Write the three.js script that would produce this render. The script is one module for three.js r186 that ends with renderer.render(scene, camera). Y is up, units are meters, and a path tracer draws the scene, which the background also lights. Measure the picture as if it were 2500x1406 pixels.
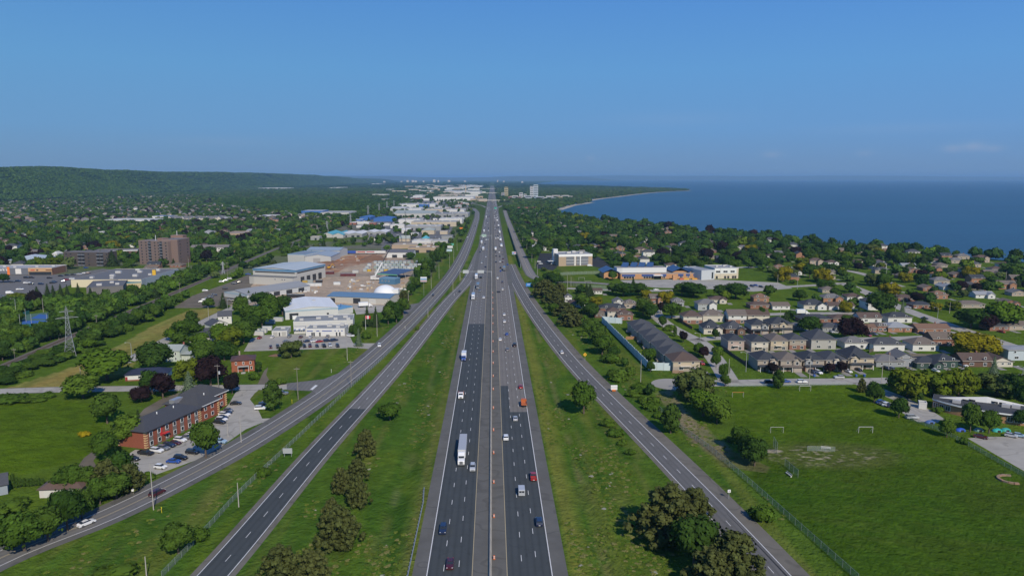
import * as THREE from 'three';
import { mergeGeometries } from 'three/addons/utils/BufferGeometryUtils.js';
import { FontLoader } from 'three/addons/loaders/FontLoader.js';
import { TextGeometry } from 'three/addons/geometries/TextGeometry.js';

// ---------- camera, sky, sun, exposure ----------
const scene = new THREE.Scene();
const CAM_H = 96, FOCAL = 1752, PITCH = 0.1524, YAW = 0.0274, ASPECT = 1024 / 575;
const camera = new THREE.PerspectiveCamera(2 * Math.atan(703 / FOCAL) * 180 / Math.PI, ASPECT, 1, 150000);
camera.position.set(0, CAM_H, 0);
camera.rotation.order = 'YXZ';
camera.rotation.set(-PITCH, -YAW, 0);
camera.updateMatrixWorld(true);

const SUN_EL = 38 * Math.PI / 180, SUN_AZ = 19.5 * Math.PI / 180;     // behind the viewer, to the right
const sunDir = new THREE.Vector3(Math.sin(SUN_AZ) * Math.cos(SUN_EL), Math.sin(SUN_EL), Math.cos(SUN_AZ) * Math.cos(SUN_EL));
function skyTexture() {
  const W = 2048, H = 1024, data = new Float32Array(W * H * 4);
  const lin = (c) => c.map((v) => { v /= 255; return v <= 0.04045 ? v / 12.92 : Math.pow((v + 0.055) / 1.055, 2.4); });
  const stops = [[-90, [122, 153, 186]], [0, [122, 153, 187]], [0.9, [117, 152, 191]], [3.6, [109, 158, 208]], [8, [101, 159, 215]], [13.5, [87, 146, 215]], [30, [68, 122, 200]], [90, [44, 88, 166]]].map(([e, c]) => [e, lin(c)]);
  const D = Math.PI / 180;
  const clouds = [[32.7, 1.95, 0.55, 0.2, 0.26], [33.9, 2.05, 0.6, 0.24, 0.3], [35.0, 1.9, 0.5, 0.16, 0.24], [27.4, 1.7, 0.5, 0.16, 0.14], [21.2, 1.7, 0.6, 0.18, 0.2], [7.7, 1.5, 0.3, 0.14, 0.16], [-20, 2.6, 3.5, 0.3, 0.05], [14, 4.4, 5, 0.5, 0.05], [30, 3.4, 6, 0.35, 0.06], [40, 2.5, 1.4, 0.3, 0.16], [52, 2.2, 1.2, 0.25, 0.14], [75, 2.6, 2, 0.3, 0.16], [110, 2.4, 2, 0.3, 0.14], [150, 2.2, 2.4, 0.3, 0.14]];
  for (let r = 0; r < H; r++) {
    const el = ((r + 0.5) / H - 0.5) * 180;
    let k = 0; while (k < stops.length - 2 && el > stops[k + 1][0]) k++;
    const t = Math.min(1, Math.max(0, (el - stops[k][0]) / (stops[k + 1][0] - stops[k][0])));
    for (let c = 0; c < W; c++) {
      const phi = ((c + 0.5) / W - 0.5) * 2 * Math.PI;                // atan2(z, x)
      let az = Math.atan2(Math.cos(phi), -Math.sin(phi)) / D;          // 0 = along the highway, + to the right
      const i = (r * W + c) * 4;
      for (let q = 0; q < 3; q++) data[i + q] = stops[k][1][q] * (1 - t) + stops[k + 1][1][q] * t;
      const sway = 0.06 * Math.sin((az - 10) * D);                     // a little hazier to the left, clearer over the lake
      data[i] *= 1 - sway * 0.6; data[i + 1] *= 1 - sway * 0.3; data[i + 2] *= 1 + sway;
      for (const [ca, ce, wa, we, s] of clouds) {
        const g = Math.exp(-(((az - ca) / wa) ** 2) - ((el - ce) / we) ** 2) * s;
        data[i] += (0.50 - data[i]) * g; data[i + 1] += (0.52 - data[i + 1]) * g; data[i + 2] += (0.6 - data[i + 2]) * g;
      }
      data[i + 3] = 1;
    }
  }
  const t = new THREE.DataTexture(data, W, H, THREE.RGBAFormat, THREE.FloatType);
  t.mapping = THREE.EquirectangularReflectionMapping; t.magFilter = THREE.LinearFilter; t.minFilter = THREE.LinearFilter; t.needsUpdate = true;
  return t;
}
scene.background = skyTexture();
scene.environment = scene.background;
const sun = new THREE.DirectionalLight(new THREE.Color(1.0, 0.90, 0.74), 4.4);
sun.position.copy(sunDir).multiplyScalar(900).add(new THREE.Vector3(0, 0, -500));
sun.target.position.set(0, 0, -500);
sun.castShadow = true; sun.shadow.mapSize.set(4096, 4096);
Object.assign(sun.shadow.camera, { left: -900, right: 900, top: 900, bottom: -900, near: 1, far: 2500 });
scene.add(sun, sun.target);
scene.fog = new THREE.FogExp2(new THREE.Color(0.36, 0.66, 1.0), 0.000048);

const renderer = new THREE.WebGLRenderer({ antialias: true });
renderer.toneMapping = THREE.LinearToneMapping;
renderer.toneMappingExposure = 0.96;
renderer.shadowMap.enabled = true;

// ---------- helpers ----------
const { sin, cos, PI, abs, min, max, floor, hypot, atan2, exp, sqrt } = Math;
function rng(seed) { let a = seed >>> 0; return () => { a = (a + 0x6D2B79F5) | 0; let t = Math.imul(a ^ (a >>> 15), 1 | a); t = (t + Math.imul(t ^ (t >>> 7), 61 | t)) ^ t; return ((t ^ (t >>> 14)) >>> 0) / 4294967296; }; }
const R0 = rng(7);
const rr = (a, b, r = R0) => a + (b - a) * r();
const pick = (a, r = R0) => a[floor(r() * a.length)];
function h2(x, y) { let n = (x * 374761393 + y * 668265263) | 0; n = Math.imul(n ^ (n >>> 13), 1274126177); return ((n ^ (n >>> 16)) >>> 0) / 4294967296; }
function vnoise(x, y, per = 0) { const X = floor(x), Y = floor(y), fx = x - X, fy = y - Y, s = fx * fx * (3 - 2 * fx), t = fy * fy * (3 - 2 * fy), w = (i, j) => per ? h2(((i % per) + per) % per, ((j % per) + per) % per) : h2(i, j); return (w(X, Y) * (1 - s) + w(X + 1, Y) * s) * (1 - t) + (w(X, Y + 1) * (1 - s) + w(X + 1, Y + 1) * s) * t; }
function fbm(x, y, o = 4) { let v = 0, a = 0.5, n = 0; for (let i = 0; i < o; i++) { v += a * vnoise(x, y); n += a; x = x * 2.03 + 17; y = y * 2.03 + 31; a *= 0.5; } return v / n; }
const sm = (a, b, x) => { const t = min(1, max(0, (x - a) / (b - a))); return t * t * (3 - 2 * t); };
const TT = 703 / FOCAL;
const ray = (px, py) => new THREE.Vector3((px / 1250 - 1) * ASPECT * TT, (1 - py / 703) * TT, -1).applyQuaternion(camera.quaternion);
function P(px, py, h = 0) { const v = ray(px, py), t = (h - CAM_H) / v.y; return [v.x * t, v.z * t]; }                      // where a line of sight meets the ground
function HT(px, pb, pt) { const [x, z] = P(px, pb), v = ray(px, pt), t = hypot(x, z) / hypot(v.x, v.z); return max(0.2, CAM_H + t * v.y); }  // height of what stands there
function SX(x, z, y = 0) { const v = new THREE.Vector3(x, y, z).applyMatrix4(camera.matrixWorldInverse); return [(v.x / -v.z / (ASPECT * TT) + 1) * 1250, (1 - v.y / -v.z / TT) * 703]; }
const MPP = (px, py) => { const [x, z] = P(px, py), v = new THREE.Vector3(x, 0, z).applyMatrix4(camera.matrixWorldInverse); return -v.z / FOCAL; };      // metres per photo pixel

const used = {};
function numbered(n) { const k = used[n] = (used[n] ?? -1) + 1; return k ? n + '_' + String(k).padStart(3, '0') : n; }
const queue = [], ALL = [];
function tag(o, label, category, group, kind) { o.userData = {}; if (label) o.userData.label = label; if (category) o.userData.category = category; if (group) o.userData.group = group; if (kind) o.userData.kind = kind; return o; }
function thing(name, label, category, [x, z] = [0, 0], turn = 0, group, y = 0) { const o = new THREE.Group(); o.name = numbered(name); scene.add(o); o.position.set(x, y, z); o.rotation.y = turn; tag(o, label, category, group); return o; }
function mk(name, geo, mat, parent) { const m = new THREE.Mesh(geo, mat); m.name = parent && parent !== scene ? name : numbered(name); m.castShadow = m.receiveShadow = true; (parent || scene).add(m); return m; }
function struct(name, geo, mat, parent) { const m = mk(name, geo, mat, parent); if (!parent || parent === scene) tag(m, null, null, null, 'structure'); return m; }
// labels of repeated things: a look and a place; those that would read the same are told apart by their order from the left
function later(o, look, place) { queue.push({ o, look, place }); return o; }
const LM = [];
const land = (n, x, z) => LM.push({ n, x, z });
const ORD = ['leftmost', 'second from left', 'third from left', 'fourth from left', 'fifth from left', 'sixth from left', 'seventh from left', 'eighth from left', 'ninth from left', 'tenth from left', 'eleventh from left', 'twelfth from left', 'thirteenth from left', 'fourteenth from left', 'fifteenth from left', 'sixteenth from left', 'seventeenth from left', 'eighteenth from left', 'nineteenth from left'];
const TENS = { 2: 'twent', 3: 'thirt', 4: 'fort', 5: 'fift', 6: 'sixt', 7: 'sevent', 8: 'eight', 9: 'ninet' }, ONES = ['', 'first', 'second', 'third', 'fourth', 'fifth', 'sixth', 'seventh', 'eighth', 'ninth'];
function ordinal(i) { if (i < ORD.length) return ORD[i]; const n = i + 1, t = floor(n / 10), u = n % 10; if (n > 99) return 'hundred-and-' + ordinal(i - 100 < 0 ? 0 : i - 100); return (u ? TENS[t] + 'y-' + ONES[u] : TENS[t] + 'ieth') + ' from left'; }
function placeOf(x, z) {
  let best = null, bd = 1e9;
  const s = SX(x, z);
  for (const l of LM) { const t = l.s ??= SX(l.x, l.z), d = hypot((t[0] - s[0]), (t[1] - s[1]) * 2.2); if (d < bd) { bd = d; best = l; } }
  const t = best.s, dx = s[0] - t[0], dy = (s[1] - t[1]) * 2.2;
  return (abs(dx) > abs(dy) ? (dx > 0 ? 'to the right of ' : 'to the left of ') : dy > 0 ? 'in front of ' : 'behind ') + best.n;
}
function flushLabels() {
  const by = new Map();
  for (const q of queue) {
    const { x, z } = q.o.position; q.s = SX(x, z)[0];
    const k = q.look + ' ' + (q.place || placeOf(x, z)); q.k = k;
    if (!by.has(k)) by.set(k, []); by.get(k).push(q);
  }
  for (const [k, v] of by) {
    v.sort((a, b) => a.s - b.s);
    v.forEach((q, i) => { q.o.userData.label = v.length === 1 ? k : q.look + ', ' + ordinal(i) + ', ' + k.slice(q.look.length + 1); });
  }
}

// geometry
const prep = (g) => { const q = g.index ? g.toNonIndexed() : g; for (const n of Object.keys(q.attributes)) if (!['position', 'normal', 'uv'].includes(n)) q.deleteAttribute(n); return q; };
const merge = (list) => mergeGeometries(list.map(prep), false);
const T = (g, x = 0, y = 0, z = 0, ry = 0, rx = 0, rz = 0) => { if (rx) g.rotateX(rx); if (rz) g.rotateZ(rz); if (ry) g.rotateY(ry); return g.translate(x, y, z); };
const bx = (w, h, d, x = 0, y = 0, z = 0, ry = 0) => T(new THREE.BoxGeometry(w, h, d), x, y, z, ry);                                     // y is the centre
const cy = (r0, r1, h, x = 0, y = 0, z = 0, n = 8) => new THREE.CylinderGeometry(r1, r0, h, n).translate(x, y + h / 2, z);             // y is the foot
function bar(a, b, r, n = 5) { const A = new THREE.Vector3(...a), B = new THREE.Vector3(...b), d = B.clone().sub(A), g = new THREE.CylinderGeometry(r, r, d.length(), n); g.applyQuaternion(new THREE.Quaternion().setFromUnitVectors(new THREE.Vector3(0, 1, 0), d.normalize())); return g.translate((A.x + B.x) / 2, (A.y + B.y) / 2, (A.z + B.z) / 2); }
function tris(v, uvs) { const g = new THREE.BufferGeometry(); g.setAttribute('position', new THREE.BufferAttribute(new Float32Array(v.flat()), 3)); g.setAttribute('uv', new THREE.BufferAttribute(new Float32Array(uvs ? uvs.flat() : v.flatMap((p) => [p[0] + p[2], p[1]])), 2)); g.computeVertexNormals(); return g; }
const quad = (a, b, c, d) => [a, b, c, a, c, d];
function poly(pts, y = 0) {                                   // flat sheet over world points [x, z]; uv in metres
  const c = pts.map(([x, z]) => new THREE.Vector2(x, z)), f = THREE.ShapeUtils.triangulateShape(c, []), v = [], uv = [];
  for (const t of f) { const q = t.map((i) => pts[i]); const ar = (q[1][0] - q[0][0]) * (q[2][1] - q[0][1]) - (q[2][0] - q[0][0]) * (q[1][1] - q[0][1]); for (const [x, z] of ar > 0 ? [q[0], q[2], q[1]] : q) { v.push([x, y, z]); uv.push([x, z]); } }
  return tris(v, uv);
}
function curve(pts, step = 6) { const c = new THREE.CatmullRomCurve3(pts.map(([x, z]) => new THREE.Vector3(x, 0, z)), false, 'centripetal'), n = max(2, Math.ceil(c.getLength() / step)); return c.getSpacedPoints(n).map((p) => [p.x, p.z]); }
function offs(line, o) { return line.map((p, i) => { const a = line[max(0, i - 1)], b = line[min(line.length - 1, i + 1)], dx = b[0] - a[0], dz = b[1] - a[1], l = hypot(dx, dz) || 1; const k = typeof o === 'function' ? o(i / (line.length - 1), i) : o; return [p[0] - dz / l * k, p[1] + dx / l * k]; }); }
function ribbon(line, o0, o1, y) { const a = offs(line, o0), b = offs(line, o1), v = [], uv = []; let s = 0; for (let i = 0; i + 1 < line.length; i++) { const e = hypot(line[i + 1][0] - line[i][0], line[i + 1][1] - line[i][1]); const k0 = typeof o0 === 'number' ? o0 : 0, k1 = typeof o1 === 'number' ? o1 : 6; const A = [a[i][0], y, a[i][1]], B = [b[i][0], y, b[i][1]], C = [b[i + 1][0], y, b[i + 1][1]], D = [a[i + 1][0], y, a[i + 1][1]]; const up = (B[0] - A[0]) * (C[2] - A[2]) - (C[0] - A[0]) * (B[2] - A[2]) < 0; v.push(...(up ? [A, B, C, A, C, D] : [A, C, B, A, D, C])); const ua = [k0, s], ub = [k1, s], uc = [k1, s + e], ud = [k0, s + e]; uv.push(...(up ? [ua, ub, uc, ua, uc, ud] : [ua, uc, ub, ua, ud, uc])); s += e; } return tris(v, uv); }
function dashes(line, o, w, len, gap, y, from = 0, to = 1e9) { const L = offs(line, o), v = []; let s = 0, next = from; for (let i = 0; i + 1 < L.length; i++) { const [ax, az] = L[i], [bx_, bz] = L[i + 1], e = hypot(bx_ - ax, bz - az), dx = (bx_ - ax) / e, dz = (bz - az) / e; while (next < s + e && next < to) { const x = ax + dx * (next - s), z = az + dz * (next - s), nx = -dz * w / 2, nz = dx * w / 2; const A = [x - nx, y, z - nz], B = [x + nx, y, z + nz], C = [x + nx + dx * len, y, z + nz + dz * len], D = [x - nx + dx * len, y, z - nz + dz * len]; v.push(A, B, C, A, C, D); next += len + gap; } s += e; } return v.length ? tris(v) : new THREE.BufferGeometry(); }

// textures (grey, mean near 0.9, multiplied into a colour)
function tex(n, f, rep) { const d = new Uint8Array(n * n * 4); for (let y = 0; y < n; y++) for (let x = 0; x < n; x++) { const v = f(x / n, y / n, x, y), i = (y * n + x) * 4; if (Array.isArray(v)) { d[i] = v[0]; d[i + 1] = v[1]; d[i + 2] = v[2]; } else d[i] = d[i + 1] = d[i + 2] = max(0, min(255, v * 255)); d[i + 3] = 255; } const t = new THREE.DataTexture(d, n, n); t.wrapS = t.wrapT = THREE.RepeatWrapping; t.magFilter = THREE.LinearFilter; t.minFilter = THREE.LinearMipmapLinearFilter; t.repeat.set(rep, rep); t.needsUpdate = true; return t; }
const oct = (u, v, f, o) => { let s = 0, a = 0.5, n = 0; for (let i = 0; i < o; i++) { s += a * vnoise(u * f, v * f, f); n += a; a *= 0.6; f *= 2; } return s / n; };
const TX = {
  grass: tex(1024, (u, v) => 0.50 + 0.56 * oct(u, v, 20, 6) * (0.7 + 0.6 * oct(v, u, 5, 3)), 1 / 47),
  grassBump: tex(512, (u, v) => oct(u, v, 32, 4), 1 / 34),
  asphalt: tex(1024, (u, v, x) => 0.62 + 0.26 * oct(u, v, 6, 7) + 0.12 * oct(u, v, 24, 4) - 0.14 * sm(0.035, 0.01, abs(oct(u, v, 5, 3) - 0.5)), 1 / 60),
  lane: tex(1024, (u, v) => 0.76 + 0.14 * oct(u, v * 0.125, 16, 4) + 0.14 * oct(v, u, 5, 6) - 0.13 * Math.pow(abs(sin(u * PI * 2 * 6)), 5) - 0.10 * sm(0.02, 0.006, abs(oct(u, v, 4, 3) - 0.52)), 1 / 22.4),
  dirt: tex(512, (u, v) => 0.5 + 0.5 * oct(u, v, 7, 6), 1 / 60),
  roof: tex(256, (u, v, x, y) => 0.72 + 0.18 * h2(floor(x / 8 + (floor(y / 8) % 2) * 0.5), floor(y / 8)) + 0.1 * oct(u, v, 4, 4), 1 / 8),
  metal: tex(256, (u, v, x) => (x % 32 < 3 ? 0.82 : 0.96) - 0.12 * oct(u, v, 3, 4), 1 / 9),
  flat: tex(256, (u, v) => 0.62 + 0.38 * oct(u, v, 4, 6), 1 / 40),
  brick: tex(256, (u, v, x, y) => { const r = floor(y / 8), c = floor(x / 16 + (r % 2) * 0.5); return y % 8 === 0 ? 0.9 : 0.7 + 0.25 * h2(c % 16, r) + 0.05 * oct(u, v, 4, 3); }, 1 / 3.2),
  siding: tex(128, (u, v, x, y) => (y % 16 < 2 ? 0.8 : 0.95) - 0.06 * oct(u, v, 4, 3), 1 / 2.4),
  bark: tex(128, (u, v) => 0.6 + 0.4 * oct(u, v, 8, 4), 1),
};
const mats = new Map();
function M(c, o = {}) { const k = (Array.isArray(c) ? c.join() : c) + JSON.stringify(o); if (mats.has(k)) return mats.get(k); const { tx, bump, ...q } = o; const m = new THREE.MeshPhysicalMaterial({ roughness: 0.85, ...q }); if (Array.isArray(c)) m.color.setRGB(...c); else m.color.set(c); if (tx) m.map = TX[tx]; if (bump) { m.bumpMap = TX[tx === 'grass' ? 'grassBump' : tx]; m.bumpScale = bump; } if (q.vertexColors) m.vertexColors = true; mats.set(k, m); return m; }
const GLASS = M([0.025, 0.032, 0.04], { roughness: 0.12 });
const WHITE = M([0.75, 0.76, 0.75], { roughness: 0.6 });
const UNIT = new THREE.BoxGeometry(1, 1, 1);

// occupancy map: what already stands or lies where (2 m cells)
const OX = -3400, OZ = -6200, ON = 3100, OMZ = 3100, OCC = new Uint8Array(ON * OMZ);
const occ = (x, z) => { const i = floor((x - OX) / 2), j = floor((z - OZ) / 2); return i < 0 || j < 0 || i >= ON || j >= OMZ ? 0 : OCC[j * ON + i]; };
function fill(pts, v = 1, grow = 0) { let z0 = 1e9, z1 = -1e9; for (const p of pts) { z0 = min(z0, p[1]); z1 = max(z1, p[1]); } for (let j = max(0, floor((z0 - OZ - grow) / 2)); j <= min(OMZ - 1, floor((z1 - OZ + grow) / 2)); j++) { const z = min(z1 - 0.01, max(z0 + 0.01, OZ + (j + 0.5) * 2)), xs = []; for (let i = 0; i < pts.length; i++) { const a = pts[i], b = pts[(i + 1) % pts.length]; if ((a[1] > z) !== (b[1] > z)) xs.push(a[0] + (b[0] - a[0]) * (z - a[1]) / (b[1] - a[1])); } xs.sort((p, q) => p - q); for (let k = 0; k + 1 < xs.length; k += 2) for (let i = max(0, floor((xs[k] - OX - grow) / 2)); i <= min(ON - 1, floor((xs[k + 1] - OX + grow) / 2)); i++) OCC[j * ON + i] = v; } }
function fillLine(line, o0, o1, v = 1) { const a = offs(line, o0), b = offs(line, o1); for (let i = 0; i + 1 < line.length; i++) fill([a[i], b[i], b[i + 1], a[i + 1]], v, 1); }
const inPoly = (x, z, pts) => { let c = false; for (let i = 0, j = pts.length - 1; i < pts.length; j = i++) { const [xi, zi] = pts[i], [xj, zj] = pts[j]; if ((zi > z) !== (zj > z) && x < (xj - xi) * (z - zi) / (zj - zi) + xi) c = !c; } return c; };
const PP = (list) => list.map(([x, y]) => P(x, y));

// ---------- shoreline, roads in plan (metres; the highway runs along -z) ----------
const HW = [[-0.9, 60], [-0.9, -9000]];
const rampL = curve([[-75, -95], [-72.5, -130], [-67.9, -172], [-62.2, -242], [-50.5, -354], [-34.2, -560], [-24.5, -660], [-19.2, -800]]);
const rampR = curve([[73, -110], [70, -150], [64, -204], [44.3, -345], [37.8, -405.6], [28.3, -527], [21.5, -660], [17.6, -800]]);
const svcL = curve([[-142, -120], [-126.2, -174], [-111.4, -197], [-99.8, -224], [-90.2, -252], [-78.3, -300], [-70.7, -341.5], [-61.6, -416], [-50.9, -540], [-41.5, -686], [-37, -860], [-35.5, -1090], [-36, -1500], [-38, -1800], [-44, -2050], [-60, -2300]]);
const svcR = curve([[37, -2150], [36, -1705], [36.2, -1131], [37.2, -860], [38, -740], [40, -700], [47, -675], [62, -662], [90, -655], [113, -640]]);
const xroad = curve([[-232, -321], [-200, -323.5], [-150, -324.5], [-110, -325], [-84, -327], [-74, -334]]);
const sideSt = curve([P(300, 886), P(327, 874), P(400, 834), P(485, 792), P(562, 755), P(612, 733)]);
const lakeDr = curve([P(1640, 937), P(1780, 935), P(1920, 932), P(2050, 931), P(2180, 929), P(2360, 925), P(2600, 918)]);
const courtSt = curve([P(1782, 934), P(1748, 880), P(1712, 838), P(1668, 815), P(1640, 800), P(1618, 785), P(1602, 768), P(1598, 745)]);
const midSt = curve([P(1990, 828), P(2080, 828), P(2200, 826), P(2300, 820), P(2340, 812)]);
const diagSt = curve([P(2055, 690), P(2120, 716), P(2190, 748), P(2290, 785), P(2400, 822), P(2520, 862)]);
const courtTop = curve([P(1690, 832), P(1740, 826), P(1800, 826)]);
const schoolSt = curve([P(1385, 704), P(1480, 708), P(1600, 710), P(1700, 706), P(1800, 696), P(1900, 700), P(2060, 692)]);
const backSt1 = curve([P(1620, 775), P(1700, 772), P(1850, 768), P(2000, 765), P(2120, 765)]);
const backSt2 = curve([P(1690, 662), P(1760, 655), P(1900, 652), P(2060, 660), P(2200, 700)]);
const lotEntry = curve([P(2095, 933), P(2150, 955), P(2200, 975), P(2255, 1005), P(2285, 1025)]);
const rail = curve([P(-90, 940), P(0, 898), P(80, 862), P(487, 689), P(664, 612), P(840, 545), P(960, 496)], 20);
const shore = PP([[2700, 662], [2500, 640], [2300, 622], [2150, 607], [2000, 595], [1850, 582], [1700, 567], [1600, 555], [1500, 545], [1420, 537], [1375, 530], [1354, 524], [1350, 518], [1362, 512], [1378, 507], [1398, 501], [1425, 497], [1443, 494], [1446, 491.5], [1437, 489.5], [1450, 487], [1480, 483], [1510, 479.5], [1550, 474.5], [1590, 470.5], [1630, 467.6], [1670, 465.8], [1684, 464.6], [1672, 463], [1640, 461], [1590, 459], [1520, 456.8], [1440, 454.5], [1340, 451.5], [1290, 449.5]]);
const lakePoly = [...shore, [2600, -26000], [2600, -46000], [70000, -46000], [70000, 600], [900, 600]];

// colours of the open ground, in plan
const Z = {
  mown: PP([[10, 950], [110, 918], [215, 884], [300, 838], [372, 796], [462, 756], [545, 752], [520, 775], [440, 815], [335, 868], [318, 912], [205, 945]]),
  yard: PP([[560, 748], [596, 700], [640, 672], [700, 650], [748, 640], [795, 616], [940, 612], [1012, 638], [1008, 668], [955, 745], [870, 755], [760, 750]]),
  red: PP([[738, 662], [748, 640], [800, 634], [868, 622], [935, 622], [930, 636], [846, 652], [818, 668]]),
  field: PP([[1772, 947], [2092, 938], [2110, 965], [2205, 1012], [2370, 1085], [2600, 1200], [2600, 1500], [2150, 1500], [1870, 1215], [1830, 1160]]),
  path: PP([[1598, 958], [1640, 950], [1672, 1000], [1728, 1052], [1790, 1100], [1765, 1128], [1700, 1085], [1640, 1018]]),
  pathB: PP([[1690, 1075], [1790, 1102], [1880, 1140], [1870, 1155], [1770, 1140]]),
  brown: PP([[470, 618], [530, 614], [538, 628], [480, 634]]),
  left: PP([[-60, 970], [130, 975], [235, 985], [262, 1020], [222, 1110], [60, 1160], [-60, 1170]]),
  wood: PP([[560, 478], [760, 476], [960, 472], [1000, 490], [860, 540], [700, 520], [520, 500]]),
};
const gn = { a: 0, b: 0 };
function groundColor(x, z) {
  const n1 = fbm(x / 60, z / 60, 4), n2 = fbm(x / 14 + 50, z / 14, 3), n3 = fbm(x / 260 + 9, z / 260, 3);
  const n4 = vnoise(x / 2.3, z / 3.1); let c = [0.100 + 0.04 * (n1 - 0.5) + 0.036 * (n2 - 0.5) + 0.014 * (n4 - 0.5), 0.166 + 0.03 * (n1 - 0.5) + 0.04 * (n2 - 0.5) + 0.024 * (n4 - 0.5), 0.019];
  const mixc = (d, t) => { t = min(1, max(0, t)); c = c.map((v, i) => v + (d[i] - v) * t); };
  const zz = -z;
  if (x > -120 && x < 80 && zz < 900) {                       // between the carriageways: lush ditches and mown, yellower shoulders
    mixc([0.066, 0.142, 0.018], sm(0.35, 0.65, fbm(x / 9 + 3, z / 45, 3)) * 0.9); mixc([0.046, 0.112, 0.014], sm(0.55, 0.72, fbm(x / 6 + 30, z / 26, 3)) * 0.7);
    mixc([0.165, 0.190, 0.036], sm(0.52, 0.70, fbm(x / 6, z / 90 + 7, 3)) * 0.6); mixc([0.19, 0.185, 0.055], sm(0.62, 0.75, fbm(x / 2.5 + 60, z / 30, 3)) * 0.35);
    if (x > 18) mixc([0.215 - 0.04 * n4, 0.232 - 0.03 * n4, 0.040], sm(25.2, 22.6, x + 1.2 * (n2 - 0.5)) * 0.95), mixc([0.12, 0.15, 0.03], Math.exp(-(((x - 22.8) / 0.5) ** 2)) * 0.5), mixc([0.26, 0.21, 0.10], Math.exp(-(((x - 27.6 - 2.2 * (n1 - 0.5)) / 0.9) ** 2)) * 0.45 * sm(0.4, 0.6, n2));
    if (x < -20 && x > -60) mixc([0.185 - 0.05 * n4, 0.192 - 0.03 * n4, 0.045], sm(-25, -21.5, x + 2 * (n2 - 0.5)) * 0.85), mixc([0.30, 0.29, 0.15], Math.exp(-(((x + 29 + 3 * (n1 - 0.5)) / 0.7) ** 2)) * 0.55 * sm(0.42, 0.6, n2) * (zz > 200 ? 1 : 0.4));
  }
  if (inPoly(x, z, Z.mown)) { const u = (x * 0.93 + z * -0.02); mixc([0.30 + 0.14 * (fbm(u / 4, z / 60, 3) - 0.5), 0.265 + 0.07 * (n2 - 0.5), 0.075], 0.94); mixc([0.19, 0.20, 0.045], sm(0.5, 0.7, fbm(u / 7, z / 80 + 5, 2)) * 0.75); }
  if (inPoly(x, z, Z.field) || inPoly(x, z, Z.left)) { const lush = x > 0 ? sm(-330, -190, z) : 0; c = [0.098 - 0.036 * lush + 0.03 * (n1 - 0.5) + 0.014 * (n4 - 0.5), 0.168 - 0.050 * lush + 0.02 * (n1 - 0.5) + 0.016 * (n4 - 0.5), 0.010]; const st = fbm((x + z * 0.55) / 22, (z - x * 0.35) / 1.7, 3); mixc([0.125 - 0.035 * lush, 0.180 - 0.045 * lush, 0.020], sm(0.52, 0.75, st) * 0.5); mixc([0.075 - 0.02 * lush, 0.130 - 0.04 * lush, 0.010], sm(0.5, 0.72, fbm(x / 30 + 4, z / 22, 3)) * 0.6); mixc([0.06, 0.11, 0.012], sm(0.60, 0.72, fbm(x / 9 + 14, z / 3, 3)) * 0.5); }
  if (inPoly(x, z, Z.path)) mixc([0.27, 0.225, 0.14], 0.3 + 0.6 * sm(0.3, 0.6, n2));
  if (inPoly(x, z, Z.pathB)) mixc([0.16, 0.145, 0.07], 0.7 * n2 + 0.2);
  if (inPoly(x, z, Z.yard)) mixc([0.54 + 0.24 * (n2 - 0.5), 0.42 + 0.18 * (n2 - 0.5), 0.31 + 0.12 * (n2 - 0.5)], 0.95);
  if (inPoly(x, z, Z.red)) mixc([0.42, 0.20, 0.105], 0.45 + 0.5 * sm(0.35, 0.6, n2));
  if (inPoly(x, z, Z.brown)) mixc([0.26, 0.16, 0.085], 0.85);
  const dia = ((x - 118) / 22) ** 2 + ((z + 236) / 11) ** 2;  // worn ball diamond
  if (dia < 1.8) { mixc([0.125, 0.135, 0.04], sm(1.8, 0.6, dia) * 0.5); mixc([0.42, 0.36, 0.25], sm(0.60, 0.68, fbm(x / 2.0, z / 1.0, 3)) * sm(1.5, 0.4, dia + 0.5 * sm(0.4, 0.1, abs(x - 122) / 60)) * 0.75); } mixc([0.40, 0.35, 0.26], sm(1.3, 0.7, ((x - 99) / 3.6) ** 2 + ((z + 240.5) / 1.7) ** 2) * 0.85);
  if (zz > 700) { const far = sm(700, 2500, zz); mixc([0.060, 0.098, 0.026], far * 0.8); if (x < -330 && fbm(x / 90, z / 140 + 3, 3) > 0.6) mixc([0.16, 0.16, 0.06], 0.5 * far); if (x > -500 && x < -60 && zz < 3200) mixc([0.20, 0.19, 0.165], (x > -300 && x < -72 && zz > 980 ? 0.85 : 0.5) * sm(0.34, 0.5, fbm(x / 50, z / 70 + 20, 2))); }
  return c;
}
const roadside = (x, z) => (x > 24 && x < 31 ? Math.exp(-(((x - 27.6) / 2.2) ** 2)) * sm(520, 330, -z) : x < -24 && x > -40 ? Math.exp(-(((x + 29 + (z + 240) * -0.0) / 3) ** 2)) * sm(480, 330, -z) : 0);
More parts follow.
